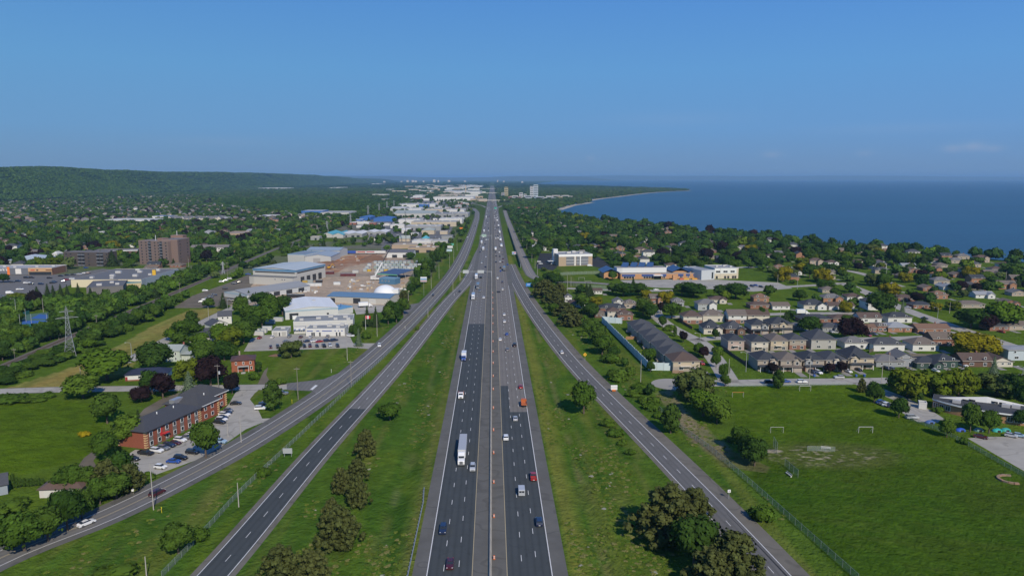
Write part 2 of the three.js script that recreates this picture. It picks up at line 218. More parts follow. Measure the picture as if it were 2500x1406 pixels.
{
  const xs = [], zs = [];
  for (let x = -252; x <= 272; x += x >= 90 && x < 146 ? 0.7 : 2) xs.push(x);
  for (let s = 3, x = 272; x < 70000; s *= 1.16) { x += s; xs.push(x); xs.unshift(-252 - (x - 272.6)); }
  for (let z = 60; z > -104; z -= 20) zs.push(z);
  for (let z = -104; z >= -560; z -= z <= -218 && z > -256 ? 0.7 : 2) zs.push(z);
  for (let s = 2.4, z = -560; z > -80000; s *= 1.035) { z -= s; zs.push(z); }
  const nx = xs.length, nz = zs.length, pos = new Float32Array(nx * nz * 3), col = new Float32Array(nx * nz * 3), uv = new Float32Array(nx * nz * 2), idx = [];
  for (let j = 0; j < nz; j++) for (let i = 0; i < nx; i++) { const k = j * nx + i, x = xs[i], z = zs[j]; pos.set([x, -0.9 * roadside(x, z), z], k * 3); col.set(groundColor(x, z), k * 3); uv.set([x, z], k * 2); }
  for (let j = 0; j + 1 < nz; j++) for (let i = 0; i + 1 < nx; i++) { const a = j * nx + i; idx.push(a, a + 1, a + nx, a + 1, a + nx + 1, a + nx); }
  const g = new THREE.BufferGeometry(); g.setAttribute('position', new THREE.BufferAttribute(pos, 3)); g.setAttribute('color', new THREE.BufferAttribute(col, 3)); g.setAttribute('uv', new THREE.BufferAttribute(uv, 2)); g.setIndex(idx); g.computeVertexNormals();
  struct('ground', g, M('#ffffff', { tx: 'grass', vertexColors: true, roughness: 1, specularIntensity: 0, bump: 0.6 }));
}
// lake
{
  const wt = tex(512, (u, v) => 0.5 * oct(u, v, 12, 5) + 0.5 * oct(u, v * 0.5, 8, 4), 1 / 90);
  const m = new THREE.MeshPhysicalMaterial({ color: new THREE.Color().setRGB(0.009, 0.056, 0.092), roughness: 0.34, specularIntensity: 0.55, bumpMap: wt, bumpScale: 1.2 });
  const wc = tex(512, (u, v) => 0.46 + 0.62 * oct(u, v, 10, 5), 1 / 900); wc.repeat.set(1 / 9000, 1 / 1500); m.map = wc;
  struct('lake_water', poly(lakePoly, 0.12), m); fill(lakePoly, 9);
  const beach = [...shore.slice(13, 20)].map((p) => p), b2 = [...shore.slice(19, 27)];
  const strip = (l, w) => ribbon(curve(l, 30), -w * 0.35, w, 0.2);
  struct('shallow_water', ribbon(curve(shore.slice(6, 27), 30), -46, -2, 0.15), new THREE.MeshPhysicalMaterial({ color: new THREE.Color().setRGB(0.028, 0.105, 0.125), roughness: 0.35, bumpMap: wt, bumpScale: 0.8 }));
  struct('beach', merge([ribbon(curve(shore.slice(13, 18), 20), -9, 16, 0.2), ribbon(curve(shore.slice(19, 28), 30), -9, 22, 0.2)]), M([0.50, 0.44, 0.33], { tx: 'dirt', roughness: 1 }));
}

// ---------- roads ----------
const road = (name) => { const o = new THREE.Group(); o.name = numbered(name); scene.add(o); tag(o, null, null, null, 'structure'); return o; };
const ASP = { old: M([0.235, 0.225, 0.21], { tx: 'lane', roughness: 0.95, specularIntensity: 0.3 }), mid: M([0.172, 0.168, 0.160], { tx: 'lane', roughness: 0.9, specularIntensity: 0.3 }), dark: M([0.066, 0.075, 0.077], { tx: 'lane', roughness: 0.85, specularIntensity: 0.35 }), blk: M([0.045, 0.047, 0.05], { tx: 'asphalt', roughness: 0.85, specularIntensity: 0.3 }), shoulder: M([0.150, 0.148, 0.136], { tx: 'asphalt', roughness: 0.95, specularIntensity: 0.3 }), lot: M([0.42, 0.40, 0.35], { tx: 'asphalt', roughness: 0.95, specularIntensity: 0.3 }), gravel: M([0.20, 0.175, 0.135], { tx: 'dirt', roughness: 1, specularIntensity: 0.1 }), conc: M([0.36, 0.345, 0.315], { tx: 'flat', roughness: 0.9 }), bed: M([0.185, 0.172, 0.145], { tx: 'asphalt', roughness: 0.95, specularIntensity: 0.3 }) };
const PAINT = M([0.62, 0.62, 0.6], { roughness: 0.7 }), YELLOW = M([0.40, 0.33, 0.19], { roughness: 0.7 });
const straight = (x0, x1, z0, z1, y, step = 60) => { const l = []; const n = max(1, Math.ceil(abs(z1 - z0) / step)); for (let i = 0; i <= n; i++) l.push([0, z0 + (z1 - z0) * i / n]); return ribbon(l, x0, x1, y); };
{
  const h = road('highway');
  const add = (n, g, m) => mk(n, g, m, h);
  add('left_shoulder', straight(-20, -16.2, 60, -9000, 0.05), ASP.shoulder);
  add('right_shoulder', straight(14.1, 18.2, 60, -9000, 0.05), ASP.shoulder);
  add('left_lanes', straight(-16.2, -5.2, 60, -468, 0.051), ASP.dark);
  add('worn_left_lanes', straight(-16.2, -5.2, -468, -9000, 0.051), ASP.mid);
  add('left_median_shoulder', straight(-5.2, -1.25, 60, -9000, 0.05), ASP.shoulder);
  add('right_median_shoulder', straight(-0.5, 3.4, 60, -9000, 0.05), M([0.152, 0.148, 0.132], { tx: 'asphalt', roughness: 0.95, specularIntensity: 0.3 }));
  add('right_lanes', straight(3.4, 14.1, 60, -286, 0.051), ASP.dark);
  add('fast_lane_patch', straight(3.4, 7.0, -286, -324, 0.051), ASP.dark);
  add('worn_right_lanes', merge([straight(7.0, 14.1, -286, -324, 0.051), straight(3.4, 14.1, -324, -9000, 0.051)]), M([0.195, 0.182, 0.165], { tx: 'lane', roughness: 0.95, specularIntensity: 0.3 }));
  add('repair_patch', merge([bx(3.4, 0.004, 9, 4.9, 0.056, -603), bx(3, 0.004, 7, 12.8, 0.056, -905), bx(3, 0.004, 6, -12, 0.056, -820)]), ASP.blk);
  add('widened_lane', ribbon([[-20, -640], [-20, -760], [-20, -900], [-20, -1000]], (t) => -9.5 * (1 - t) - 0.01, 0, 0.045), ASP.mid);
  add('edge_line', merge([straight(-16.5, -16.28, 60, -640, 0.06), straight(14.2, 14.42, 60, -640, 0.06), straight(-16.5, -16.2, -1000, -4000, 0.06), straight(14.2, 14.5, -1000, -4000, 0.06)]), PAINT);
  add('yellow_line', merge([straight(-5.4, -5.22, 60, -4000, 0.06), straight(3.2, 3.38, 60, -4000, 0.06)]), YELLOW);
  const L = [[0, 60], [0, -2600]];
  for (const x of [-12.4, -8.7, 7.05, 10.75]) add('lane_dash', dashes(L, x, 0.15, 3.0, 9.2, 0.06, (x * 7 + 200) % 12), PAINT).userData.kind = 'stuff';
  fill([[-21, 0], [19, 0], [19, -6100], [-21, -6100]]); fill([[-31, -600], [-20, -600], [-20, -1000]]);
}
function lane2(name, line, { w = 4, sl = 2, sr = 3, surf = ASP.mid, sh = ASP.shoulder, dash = true, yellow = false, from = 0, to = 1, edges = true, len = 3.2, gap = 9 }) {
  const r = road(name);
  mk('shoulder', ribbon(line, -w - sl, w + sr, 0.03), sh, r);
  mk('lanes', ribbon(line, -w, w, 0.04), surf, r);
  if (edges) mk('edge_line', merge([ribbon(line, -w + 0.15, -w + 0.36, 0.049), ribbon(line, w - 0.36, w - 0.15, 0.049)]), PAINT, r);
  if (dash) mk('lane_dash', dashes(line, 0, 0.15, len, gap, 0.05, 3), PAINT, r).userData.kind = 'stuff';
  if (yellow) mk('yellow_line', merge([ribbon(line, -0.22, -0.08, 0.05), ribbon(line, 0.08, 0.22, 0.05)]), YELLOW, r);
  fillLine(line, -w - sl - 2, w + sr + 2); return r;
}
{
  const k = rampL.findIndex((p) => p[1] < -292), k2 = rampR.findIndex((p) => p[1] < -196);
  const a = lane2('left_ramp', rampL, { w: 4, sl: 1.6, sr: 1.6, surf: ASP.mid, sh: ASP.bed });
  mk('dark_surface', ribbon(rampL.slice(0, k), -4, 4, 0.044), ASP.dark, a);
  const rr_ = lane2('right_ramp', rampR, { w: 3.8, sl: 1.6, sr: 4.4, surf: M([0.145, 0.143, 0.138], { tx: 'lane', roughness: 0.9, specularIntensity: 0.3 }), sh: ASP.bed });
  mk('dark_streak', ribbon(rampR.slice(0, k2), (t) => 2.2 - 0.0 * t, (t) => 3.3 - 1.0 * t, 0.046), ASP.blk, rr_);
  lane2('service_road', svcL, { w: 4.1, sl: 3.2, sr: 2.6, surf: ASP.mid, sh: ASP.shoulder, dash: false, yellow: true });
  lane2('shore_service_road', svcR, { w: 4.2, sl: 1, sr: 1.4, surf: ASP.old, sh: ASP.shoulder, dash: false, yellow: true, edges: false });
  const street = (n, l, w, s = ASP.lot, sh = ASP.conc) => lane2(n, l, { w, sl: 0.5, sr: 0.5, surf: s, sh, dash: false, edges: false });
  street('cross_road', xroad, 4.2, ASP.lot, ASP.shoulder); street('side_street', sideSt, 4, ASP.lot, ASP.shoulder);
  struct('junction_apron', poly([...PP([[700, 936], [790, 926], [840, 905]]), ...PP([[884, 905], [800, 975], [775, 992], [778, 968], [765, 955], [700, 952]])], 0.046), ASP.mid);
  struct('stop_line', poly(PP([[757, 951], [770, 940], [776, 941], [763, 952]]), 0.056), PAINT);
  for (const [n, l, w] of [['lakeside_street', lakeDr, 4.6], ['court_street', courtSt, 4.4], ['court_end_street', courtTop, 4], ['middle_street', midSt, 4.2], ['diagonal_avenue', diagSt, 5], ['school_street', schoolSt, 4], ['upper_street', backSt1, 4], ['far_street', backSt2, 4.2], ['parking_lane', lotEntry, 3.4]]) street(n, l, w);
  struct('cul_de_sac', new THREE.CircleGeometry(9.5, 28).rotateX(-PI / 2).translate(...(([x, z]) => [x, 0.048, z])(P(1640, 938))), ASP.lot);
  fill(PP([[1585, 925], [1700, 925], [1700, 956], [1585, 956]]));
  const lot = (n, pts, m = ASP.lot, y = 0.024) => { const p = PP(pts); if (n !== 'industrial_forecourt') fill(p, 2); return struct(n, poly(p, y), m); };
  lot('motel_parking_lot', [[283, 1128], [330, 1098], [372, 1100], [480, 1058], [520, 1030], [560, 985], [575, 958], [612, 945], [640, 945], [622, 960], [610, 975], [630, 1000], [640, 1022], [690, 1020], [716, 1012], [668, 1040], [640, 1032], [600, 1048], [510, 1112], [378, 1160], [330, 1180]]);
  lot('works_parking_lot', [[595, 858], [612, 828], [640, 818], [850, 812], [862, 838], [935, 838], [900, 852], [850, 848], [845, 850]]);
  lot('gravel_lot', [[422, 752], [470, 722], [560, 690], [612, 668], [622, 690], [560, 745], [505, 752]], ASP.gravel);
  lot('yard_entrance', [[985, 745], [1010, 742], [1030, 738], [1000, 770], [985, 775]], ASP.mid);
  lot('plaza_parking_lot', [[-120, 680], [0, 670], [165, 670], [250, 656], [300, 660], [270, 672], [176, 694], [90, 730], [70, 742], [-120, 752]], ASP.mid);
  lot('office_parking_lot', [[1308, 648], [1318, 618], [1356, 618], [1360, 652], [1350, 660], [1312, 656]], ASP.blk);
  lot('office_drive', [[1446, 628], [1460, 626], [1492, 648], [1470, 655], [1446, 650]], ASP.blk);
  lot('school_yard', [[1514, 684], [1716, 681], [1900, 690], [1935, 704], [1840, 712], [1740, 706], [1600, 702], [1530, 694]]);
  lot('kindergarten_parking_lot', [[2362, 1070], [2420, 1066], [2620, 1070], [2620, 1210], [2500, 1150]]);
  lot('park_parking_strip', [[2190, 1000], [2240, 990], [2300, 1020], [2290, 1032], [2240, 1030]]);
  lot('yard_concrete_apron', [[800, 742], [955, 745], [930, 762], [870, 768], [862, 745]], ASP.lot);
  lot('left_lot', [[555, 728], [612, 700], [625, 706], [600, 735]], ASP.gravel);
  lot('motel_back_lane', [[392, 975], [440, 958], [430, 972], [368, 1010], [346, 1030], [335, 1018], [352, 998]], ASP.gravel);
  lot('farm_track', [[188, 1142], [205, 1118], [235, 1096], [240, 1108], [228, 1125], [240, 1146], [222, 1150], [206, 1140]], ASP.gravel);
  lot('house_drive', [[628, 940], [645, 905], [655, 896], [650, 915], [662, 938]], ASP.gravel);
  // industrial forecourts along the service road
  lot('industrial_forecourt', [[930, 612], [1080, 600], [1096, 570], [1112, 545], [1140, 518], [960, 512], [900, 545], [935, 580]], M([0.17, 0.165, 0.155], { tx: 'dirt' }), 0.02);
  lot('industrial_forecourt', [[1000, 506], [1150, 505], [1160, 480], [1000, 478], [985, 495]], M([0.20, 0.195, 0.185], { tx: 'dirt' }), 0.02);
  // interchange
  const ov = curve([[-420, -3000], [-200, -2960], [-60, -2925], [60, -2900], [200, -2850], [420, -2700]], 30);
  struct('crossing_road', ribbon(ov, -6, 6, 0.1), ASP.old); fillLine(ov, -8, 8);
  for (const l of [[[-22, -2350], [-34, -2500], [-70, -2700], [-110, -2880]], [[20, -2350], [34, -2500], [80, -2680], [130, -2850]]]) { const c = curve(l, 20); struct('interchange_ramp', ribbon(c, -4, 4, 0.09), ASP.old); fillLine(c, -8, 8); }
  fill([[-60, -2350], [60, -2350], [90, -2850], [-90, -2850]], 3);
}
// railway
{
  const r = road('railway');
  mk('ballast', ribbon(rail, -3.2, 3.2, 0.12), M([0.17, 0.15, 0.13], { tx: 'dirt', roughness: 1 }), r);
  const ties = [], L = rail; let s = 0; for (let i = 0; i + 1 < 60; i++) { const [ax, az] = L[i], [cx, cz] = L[i + 1], e = hypot(cx - ax, cz - az), t = atan2(cx - ax, cz - az); for (let q = 0; q < e; q += 0.9) ties.push(bx(2.6, 0.12, 0.25, ax + (cx - ax) * q / e, 0.17, az + (cz - az) * q / e, t)); if (ties.length > 420) break; }
  mk('tie', merge(ties), M([0.08, 0.06, 0.045]), r).userData.kind = 'stuff';
  for (const o of [-0.75, 0.75]) mk('rail', ribbon(rail, o - 0.09, o + 0.09, 0.3), M([0.20, 0.16, 0.14], { roughness: 0.5, metalness: 0.5 }), r);
  fillLine(rail, -3, 3);
}
fill(PP([[1330, 646], [1460, 646], [1520, 660], [1850, 660], [1950, 722], [1480, 712], [1400, 712], [1330, 672]]), 7); fill(PP([[40, 818], [136, 818], [122, 758], [55, 763]]), 7); // pitchfill

// ---------- building parts ----------
const frameOf = (fl, fr) => { const dx = fr[0] - fl[0], dz = fr[1] - fl[1], w = hypot(dx, dz); return { w, ux: dx / w, uz: dz / w, turn: atan2(-dz / w, dx / w) }; };   // local +x along the front, +z out of the front
function hipRoof(w, d, y, rise, over = 0.5, t = 0.18) {       // centred on the origin
  const a = w / 2 + over, b = d / 2 + over, k = min(a, b), lx = a - k, lz = b - k, h = y + rise, c = y - 0.02;
  const A = [-a, y, b], B = [a, y, b], C = [a, y, -b], D = [-a, y, -b], R = [-lx, h, lz], S = [lx, h, lz], U = [lx, h, -lz], V = [-lx, h, -lz];
  const uv = (p) => [p[0], p[2]];
  let v = lx >= lz ? [...quad(A, B, [lx, h, 0], [-lx, h, 0]), B, C, [lx, h, 0], ...quad(C, D, [-lx, h, 0], [lx, h, 0]), D, A, [-lx, h, 0]] : [A, B, [0, h, lz], ...quad(B, C, [0, h, -lz], [0, h, lz]), C, D, [0, h, -lz], ...quad(D, A, [0, h, lz], [0, h, -lz])];
  const lo = (p) => [p[0], p[1] - t, p[2]];
  v = [...v, ...quad(lo(A), lo(B), B, A), ...quad(lo(B), lo(C), C, B), ...quad(lo(C), lo(D), D, C), ...quad(lo(D), lo(A), A, D), ...quad(lo(D), lo(C), lo(B), lo(A))];
  return tris(v, v.map(uv));
}
function gableRoof(w, d, y, rise, over = 0.5, t = 0.18, along = 'x') {   // ridge along x or z
  const a = (along === 'x' ? w : d) / 2 + over, b = (along === 'x' ? d : w) / 2 + over, y0 = y - rise * over / (b - over) * 1;
  const A = [-a, y0, b], B = [a, y0, b], C = [a, y0, -b], D = [-a, y0, -b], R = [-a, y + rise, 0], S = [a, y + rise, 0], lo = (p) => [p[0], p[1] - t, p[2]];
  let v = [...quad(A, B, S, R), ...quad(C, D, R, S), ...quad(lo(B), lo(A), lo(R), lo(S)), ...quad(lo(D), lo(C), lo(S), lo(R)), ...quad(lo(A), lo(B), B, A), ...quad(lo(C), lo(D), D, C), ...quad(lo(B), lo(S), S, B), ...quad(lo(S), lo(C), C, S), ...quad(lo(D), lo(R), R, D), ...quad(lo(R), lo(A), A, R)];
  const g = tris(v, v.map((p) => [p[0], p[2]])); if (along === 'z') g.rotateY(PI / 2); return g;
}
function gableWalls(w, d, h, rise, along = 'x') {             // closed box with pointed ends
  const L = (along === 'x' ? w : d) / 2, b = (along === 'x' ? d : w) / 2;
  const v = [...quad([-L, 0, b], [L, 0, b], [L, h, b], [-L, h, b]), ...quad([L, 0, -b], [-L, 0, -b], [-L, h, -b], [L, h, -b]), ...quad([L, 0, b], [L, 0, -b], [L, h, -b], [L, h, b]), [L, h, b], [L, h, -b], [L, h + rise, 0], ...quad([-L, 0, -b], [-L, 0, b], [-L, h, b], [-L, h, -b]), [-L, h, -b], [-L, h, b], [-L, h + rise, 0]];
  const g = tris(v, v.map((p) => [p[0] + p[2], p[1]])); if (along === 'z') g.rotateY(PI / 2); return g;
}
const boxWalls = (w, d, h) => { const a = w / 2, b = d / 2, v = [...quad([-a, 0, b], [a, 0, b], [a, h, b], [-a, h, b]), ...quad([a, 0, -b], [-a, 0, -b], [-a, h, -b], [a, h, -b]), ...quad([a, 0, b], [a, 0, -b], [a, h, -b], [a, h, b]), ...quad([-a, 0, -b], [-a, 0, b], [-a, h, b], [-a, h, -b]), ...quad([-a, h, b], [a, h, b], [a, h, -b], [-a, h, -b])]; return tris(v, v.map((p) => [p[0] + p[2], p[1]])); };
function bit(name, m, parent, w, h, d, x, y, z, ry = 0) { const o = mk(name, UNIT, m, parent); o.scale.set(w, h, d); o.position.set(x, y, z); o.rotation.y = ry; return o; }
const WG = {};                                              // a window: frame with a dark pane set in it
function windowGeo(w, h) { const k = w + '_' + h; return WG[k] ??= { f: merge([bx(w, 0.12, 0.1, 0, h / 2 - 0.06), bx(w, 0.12, 0.1, 0, -h / 2 + 0.06), bx(0.12, h - 0.24, 0.1, -w / 2 + 0.06), bx(0.12, h - 0.24, 0.1, w / 2 - 0.06), ...(w > 1.6 ? [bx(0.08, h - 0.24, 0.09)] : [])]), p: bx(w - 0.2, h - 0.2, 0.04) }; }
function win(parent, w, h, x, y, z, ry = 0, fm = WHITE) { const g = windowGeo(w, h), f = mk('window', g.f, fm, parent); f.position.set(x, y, z); f.rotation.y = ry; mk('pane', g.p, GLASS, f); return f; }
const near = (x, z) => hypot(x, z) < 620;

// a plain building over its front base line in the photo, its height read off the same place
function bld(name, label, category, o) {
  const fl = P(...o.a), fr = P(...o.b), f = frameOf(fl, fr), h = o.h ?? HT((o.a[0] + o.b[0]) / 2, (o.a[1] + o.b[1]) / 2, o.top), d = o.d, w = f.w;
  const nx = f.uz, nz = -f.ux;                                // away from the viewer's side of the front
  const t = thing(name, label, category, [(fl[0] + fr[0]) / 2 + nx * d / 2, (fl[1] + fr[1]) / 2 + nz * d / 2], f.turn, o.group);
  const wall = M(o.wall ?? [0.5, 0.49, 0.46], { tx: o.wtx ?? 'siding', roughness: 0.85, specularIntensity: 0.3 }), rm = M(o.roof ?? [0.4, 0.4, 0.4], { tx: o.rtx ?? 'flat', roughness: o.rr ?? 0.7 });
  const rise = o.rise ?? 0.22 * min(w, d) / 2;
  if (o.type === 'gable') { mk('wall', gableWalls(w, d, h, rise, o.along ?? 'x'), wall, t); mk('roof', gableRoof(w, d, h + 0.05, rise, o.over ?? 0.4, 0.2, o.along ?? 'x'), rm, t); }
  else if (o.type === 'hip') { mk('wall', boxWalls(w, d, h), wall, t); mk('roof', hipRoof(w, d, h + 0.05, rise, o.over ?? 0.5), rm, t); }
  else { mk('wall', boxWalls(w, d, h - 0.25), wall, t); mk('roof', bx(w - 0.3, 0.3, d - 0.3, 0, h - 0.2, 0), rm, t); mk('parapet', merge([bx(w + 0.1, 0.7, 0.28, 0, h, d / 2 - 0.1), bx(w + 0.1, 0.7, 0.28, 0, h, -d / 2 + 0.1), bx(0.28, 0.7, d - 0.5, -w / 2 + 0.1, h, 0), bx(0.28, 0.7, d - 0.5, w / 2 - 0.1, h, 0)]), o.trim ? M(o.trim, { roughness: 0.6 }) : wall, t); }
  t.userData.dim = undefined; delete t.userData.dim;
  const c = cos(f.turn), s = sin(f.turn), wp = (x, z) => [t.position.x + x * c + z * s, t.position.z - x * s + z * c];
  fill([wp(-w / 2 - 1.5, d / 2 + 1.5), wp(w / 2 + 1.5, d / 2 + 1.5), wp(w / 2 + 1.5, -d / 2 - 1.5), wp(-w / 2 - 1.5, -d / 2 - 1.5)], 2);
  Object.assign(t, { W: w, H: h, D: d, RISE: rise, wp });
  return t;
}
const units = (t, list) => { for (const [x, z, w = 2.4, h = 1.3, d = 2] of list) bit('rooftop_unit', M([0.45, 0.45, 0.44], { roughness: 0.6 }), t, w, h, d, x * t.W, t.H + h / 2 - 0.05, z * t.D); };
const doorAt = (t, x, w, h, m = M([0.05, 0.055, 0.06]), y = 0, name = 'door', side = 0) => side ? bit(name, m, t, 0.12, h, w, side * (t.W / 2 + 0.02), y + h / 2 + 0.02, x * t.D) : bit(name, m, t, w, h, 0.12, x * t.W, y + h / 2 + 0.02, t.D / 2 + 0.02);
const band = (t, name, m, y, h, x0 = -0.5, x1 = 0.5, dz = 0.1) => bit(name, m, t, (x1 - x0) * t.W, h, dz, (x0 + x1) / 2 * t.W, y + h / 2, t.D / 2 + dz / 2);
const DK = M([0.03, 0.034, 0.04], { roughness: 0.3 }), BLUE = M([0.10, 0.24, 0.40], { tx: 'metal', roughness: 0.55 }), PALEB = M([0.36, 0.47, 0.54], { tx: 'metal', roughness: 0.55 });
const place = (t, n) => land(n, t.position.x, t.position.z);
const font = await new FontLoader().loadAsync('fonts/droid/droid_sans_bold.typeface.json');
function lettering(parent, text, size, x, y, z, m, ry = 0) { const g = new TextGeometry(text, { font, size, depth: 0.12, curveSegments: 3 }); g.computeBoundingBox(); g.translate(-g.boundingBox.max.x / 2, 0, 0); const o = mk('lettering', g, m, parent); o.position.set(x, y, z); o.rotation.y = ry; return o; }

// ---------- left of the highway: motel-like brick offices and the works ----------
{
  const BR = [0.30, 0.098, 0.060], QUOIN = M([0.58, 0.40, 0.20], { roughness: 0.9 }), RF = M([0.060, 0.062, 0.068], { tx: 'roof', roughness: 0.9 });
  const t = bld('brick_office', 'long red brick office building with dark hip roof beside the car park', 'building', { a: [358, 1097], b: [490, 1034], top: 1066, h: 6.6, d: 12.5, type: 'hip', wall: BR, wtx: 'brick', roof: [0.060, 0.062, 0.068], rtx: 'roof', rise: 3.2, over: 0.9 });
  place(t, 'the long brick office');
  const W = t.W, D = t.D;
  for (let i = 0; i < 7; i++) { const x = -W / 2 + W * (i + 0.62) / 7.2; bit('window_bay', M([0.16, 0.15, 0.14], { roughness: 0.7 }), t, 1.9, 6.2, 0.1, x, 3.1, D / 2 + 0.05); win(t, 1.5, 1.7, x, 4.9, D / 2 + 0.15); win(t, 1.5, 1.6, x, 1.6, D / 2 + 0.15); }
  for (const [sx, sz] of [[-1, 1], [1, 1], [-1, -1]]) for (let k = 0; k < 7; k++) bit('quoin', QUOIN, t, 1.0, 0.42, 1.0, sx * (W / 2 - 0.42), 0.5 + k * 0.88, sz * (D / 2 - 0.42));
  bit('entrance_canopy', M([0.5, 0.03, 0.03]), t, 2.6, 0.25, 1.4, -W * 0.18, 3.2, D / 2 + 0.7); bit('entrance_banner', M([0.5, 0.03, 0.03]), t, 1.1, 3.2, 0.12, -W * 0.24, 4.1, D / 2 + 0.1);
  // the stepped wing at the far end
  const wing = (x, w, d, out) => { const g = mk('wing', boxWalls(w, d, 6.6).translate(x, 0, out), M(BR, { tx: 'brick', roughness: 0.85, specularIntensity: 0.3 }), t); const r = mk('wing_roof', hipRoof(w, d, 6.68, 3.4, 0.8).translate(x, 0, out), RF, t); mk('fascia', merge([bx(w + 1.6, 0.25, 0.1, x, 6.5, out + d / 2 + 0.86)]), WHITE, t); return g; };
  wing(W / 2 + 6.2, 12, 16, -2.4); wing(W / 2 + 17.4, 10.4, 14, -5.8);
  for (const [x, z] of [[W / 2 + 0.6, 5.7], [W / 2 + 11.6, 5.7], [W / 2 + 12.9, 1.3], [W / 2 + 22, 1.3]]) for (let k = 0; k < 7; k++) bit('quoin', QUOIN, t, 1.05, 0.42, 0.5, x, 0.5 + k * 0.88, z - 0.05);
  for (const [x, z] of [[W / 2 + 4, 5.66], [W / 2 + 8, 5.66], [W / 2 + 15.6, 1.26], [W / 2 + 19.4, 1.26]]) { win(t, 1.5, 1.6, x, 4.8, z); win(t, 1.5, 1.6, x, 1.7, z); }
  mk('roof_vent', merge([cy(0.2, 0.2, 0.8, -3, 9.1, 1.5), cy(0.2, 0.2, 0.8, 5, 9, 2), cy(0.2, 0.2, 0.8, W / 2 + 8, 9, 2)]), WHITE, t).userData.kind = 'stuff';
  bit('rooftop_unit', M([0.4, 0.4, 0.42], { metalness: 0.5, roughness: 0.4 }), t, 5, 1.6, 2.4, W / 2 + 1, 8.2, -5.5);
}
{ // red brick house with a porch on the lawn
  const t = bld('brick_house', 'square two storey red brick house with brown hip roof on the lawn', 'house', { a: [566, 909], b: [622, 905], h: 5.8, d: 9.5, type: 'hip', wall: [0.33, 0.115, 0.065], wtx: 'brick', roof: [0.10, 0.052, 0.042], rtx: 'roof', rise: 1.7, over: 0.6 });
  place(t, 'the square brick house');
  const W = t.W, D = t.D; for (const x of [-0.3, 0.02, 0.33]) win(t, 0.9, 1.5, x * W, 4.3, D / 2 + 0.06); win(t, 1.0, 1.7, 0.36 * W, 1.7, D / 2 + 0.06);
  bit('porch_roof', M([0.34, 0.35, 0.34]), t, W * 0.5, 0.2, 2.2, 0.02 * W, 2.9, D / 2 + 1.1); for (const x of [-0.21, 0.25]) bit('porch_post', WHITE, t, 0.16, 2.8, 0.16, x * W, 1.4, D / 2 + 2); doorAt(t, 0.02, 1.1, 2.1);
  bit('chimney', M([0.4, 0.32, 0.26], { tx: 'brick' }), t, 0.7, 2.6, 0.7, -0.18 * W, 7.6, -D * 0.3); bit('side_deck', M([0.2, 0.15, 0.1]), t, 3, 0.5, 4, W / 2 + 1.5, 0.25, 0); bit('front_step', M([0.4, 0.38, 0.35]), t, 2, 0.25, 2.4, 0.02 * W, 0.13, D / 2 + 3.3);
}
{ // pale green house with gable, behind the dark tree
  const t = bld('green_house', 'pale green two storey wooden house with grey gable roof behind dark tree', 'house', { a: [400, 883], b: [440, 883], h: 6, d: 10, type: 'gable', wall: [0.50, 0.56, 0.50], roof: [0.33, 0.37, 0.35], rise: 2.2, rtx: 'metal' });
  place(t, 'the pale green house'); const W = t.W, D = t.D;
  bit('side_wing', M([0.50, 0.55, 0.50], { tx: 'siding' }), t, 4.6, 3.6, 6, W / 2 + 2.3, 1.8, 0); bit('wing_roof', M([0.36, 0.4, 0.38], { tx: 'metal' }), t, 5.4, 0.25, 7.6, W / 2 + 2.5, 3.75, 0.4);
  for (const x of [-0.2, 0.25]) { win(t, 0.9, 1.5, x * W, 4.3, D / 2 + 0.06); } win(t, 0.9, 1.6, 0.25 * W, 1.6, D / 2 + 0.06); for (const x of [0.6, 0.95]) bit('porch_post', WHITE, t, 0.15, 2.6, 0.15, x * W, 1.3, D / 2 + 1); bit('chimney', M([0.3, 0.1, 0.07]), t, 0.7, 2, 0.7, W * 0.42, 8, -D * 0.2);
}
{ // white bungalow with navy roof
  const t = bld('white_bungalow', 'white bungalow with long navy blue roof beside the cross road', 'house', { a: [306, 931], b: [410, 925], h: 3.0, d: 9, type: 'hip', wall: [0.68, 0.68, 0.66], roof: [0.022, 0.030, 0.062], rtx: 'roof', rise: 2.0 });
  place(t, 'the navy-roofed bungalow'); const W = t.W, D = t.D; for (const x of [-0.16, 0.2, 0.36]) win(t, 1.5, 1.3, x * W, 1.7, D / 2 + 0.06); bit('base_course', M([0.3, 0.12, 0.08], { tx: 'brick' }), t, W + 0.1, 0.6, 0.1, 0, 0.3, D / 2 + 0.06); bit('red_door', M([0.3, 0.03, 0.03]), t, 1, 2.1, 0.1, -0.47 * W, 1.05, D / 2 + 0.06);
}
for (const [i, l, a, b, h, d, wall, roof, ty, al, rise] of [
  [0, 'tall white farmhouse with dark gable roof beside the side street', [533, 792], [566, 790], 5.6, 9, [0.66, 0.66, 0.64], [0.085, 0.088, 0.095], 'gable', 'x', 2.6],
  [1, 'low white house with dark roof in front of the farmhouse', [516, 806], [556, 800], 3.2, 10, [0.64, 0.64, 0.62], [0.075, 0.078, 0.085], 'gable', 'z', 2.4],
  [2, 'dark roofed garage tucked between the trees and low house', [497, 824], [536, 822], 3, 9, [0.6, 0.6, 0.58], [0.065, 0.068, 0.075], 'gable', 'x', 2],
  [3, 'dark roofed house mostly hidden among trees beside the farmhouse', [462, 836], [512, 836], 3.2, 10, [0.55, 0.55, 0.53], [0.072, 0.075, 0.08], 'hip', 'x', 2.4],
]) { const t = bld('farm_house', l, 'house', { a, b, h, d, type: ty, wall, roof, rtx: 'roof', rise, along: al }); if (!i) place(t, 'the white farmhouse'); win(t, 1.1, 1.4, -0.15 * t.W, h - 1.4, t.D / 2 + 0.06); win(t, 1.1, 1.4, 0.22 * t.W, h - 1.4, t.D / 2 + 0.06); }
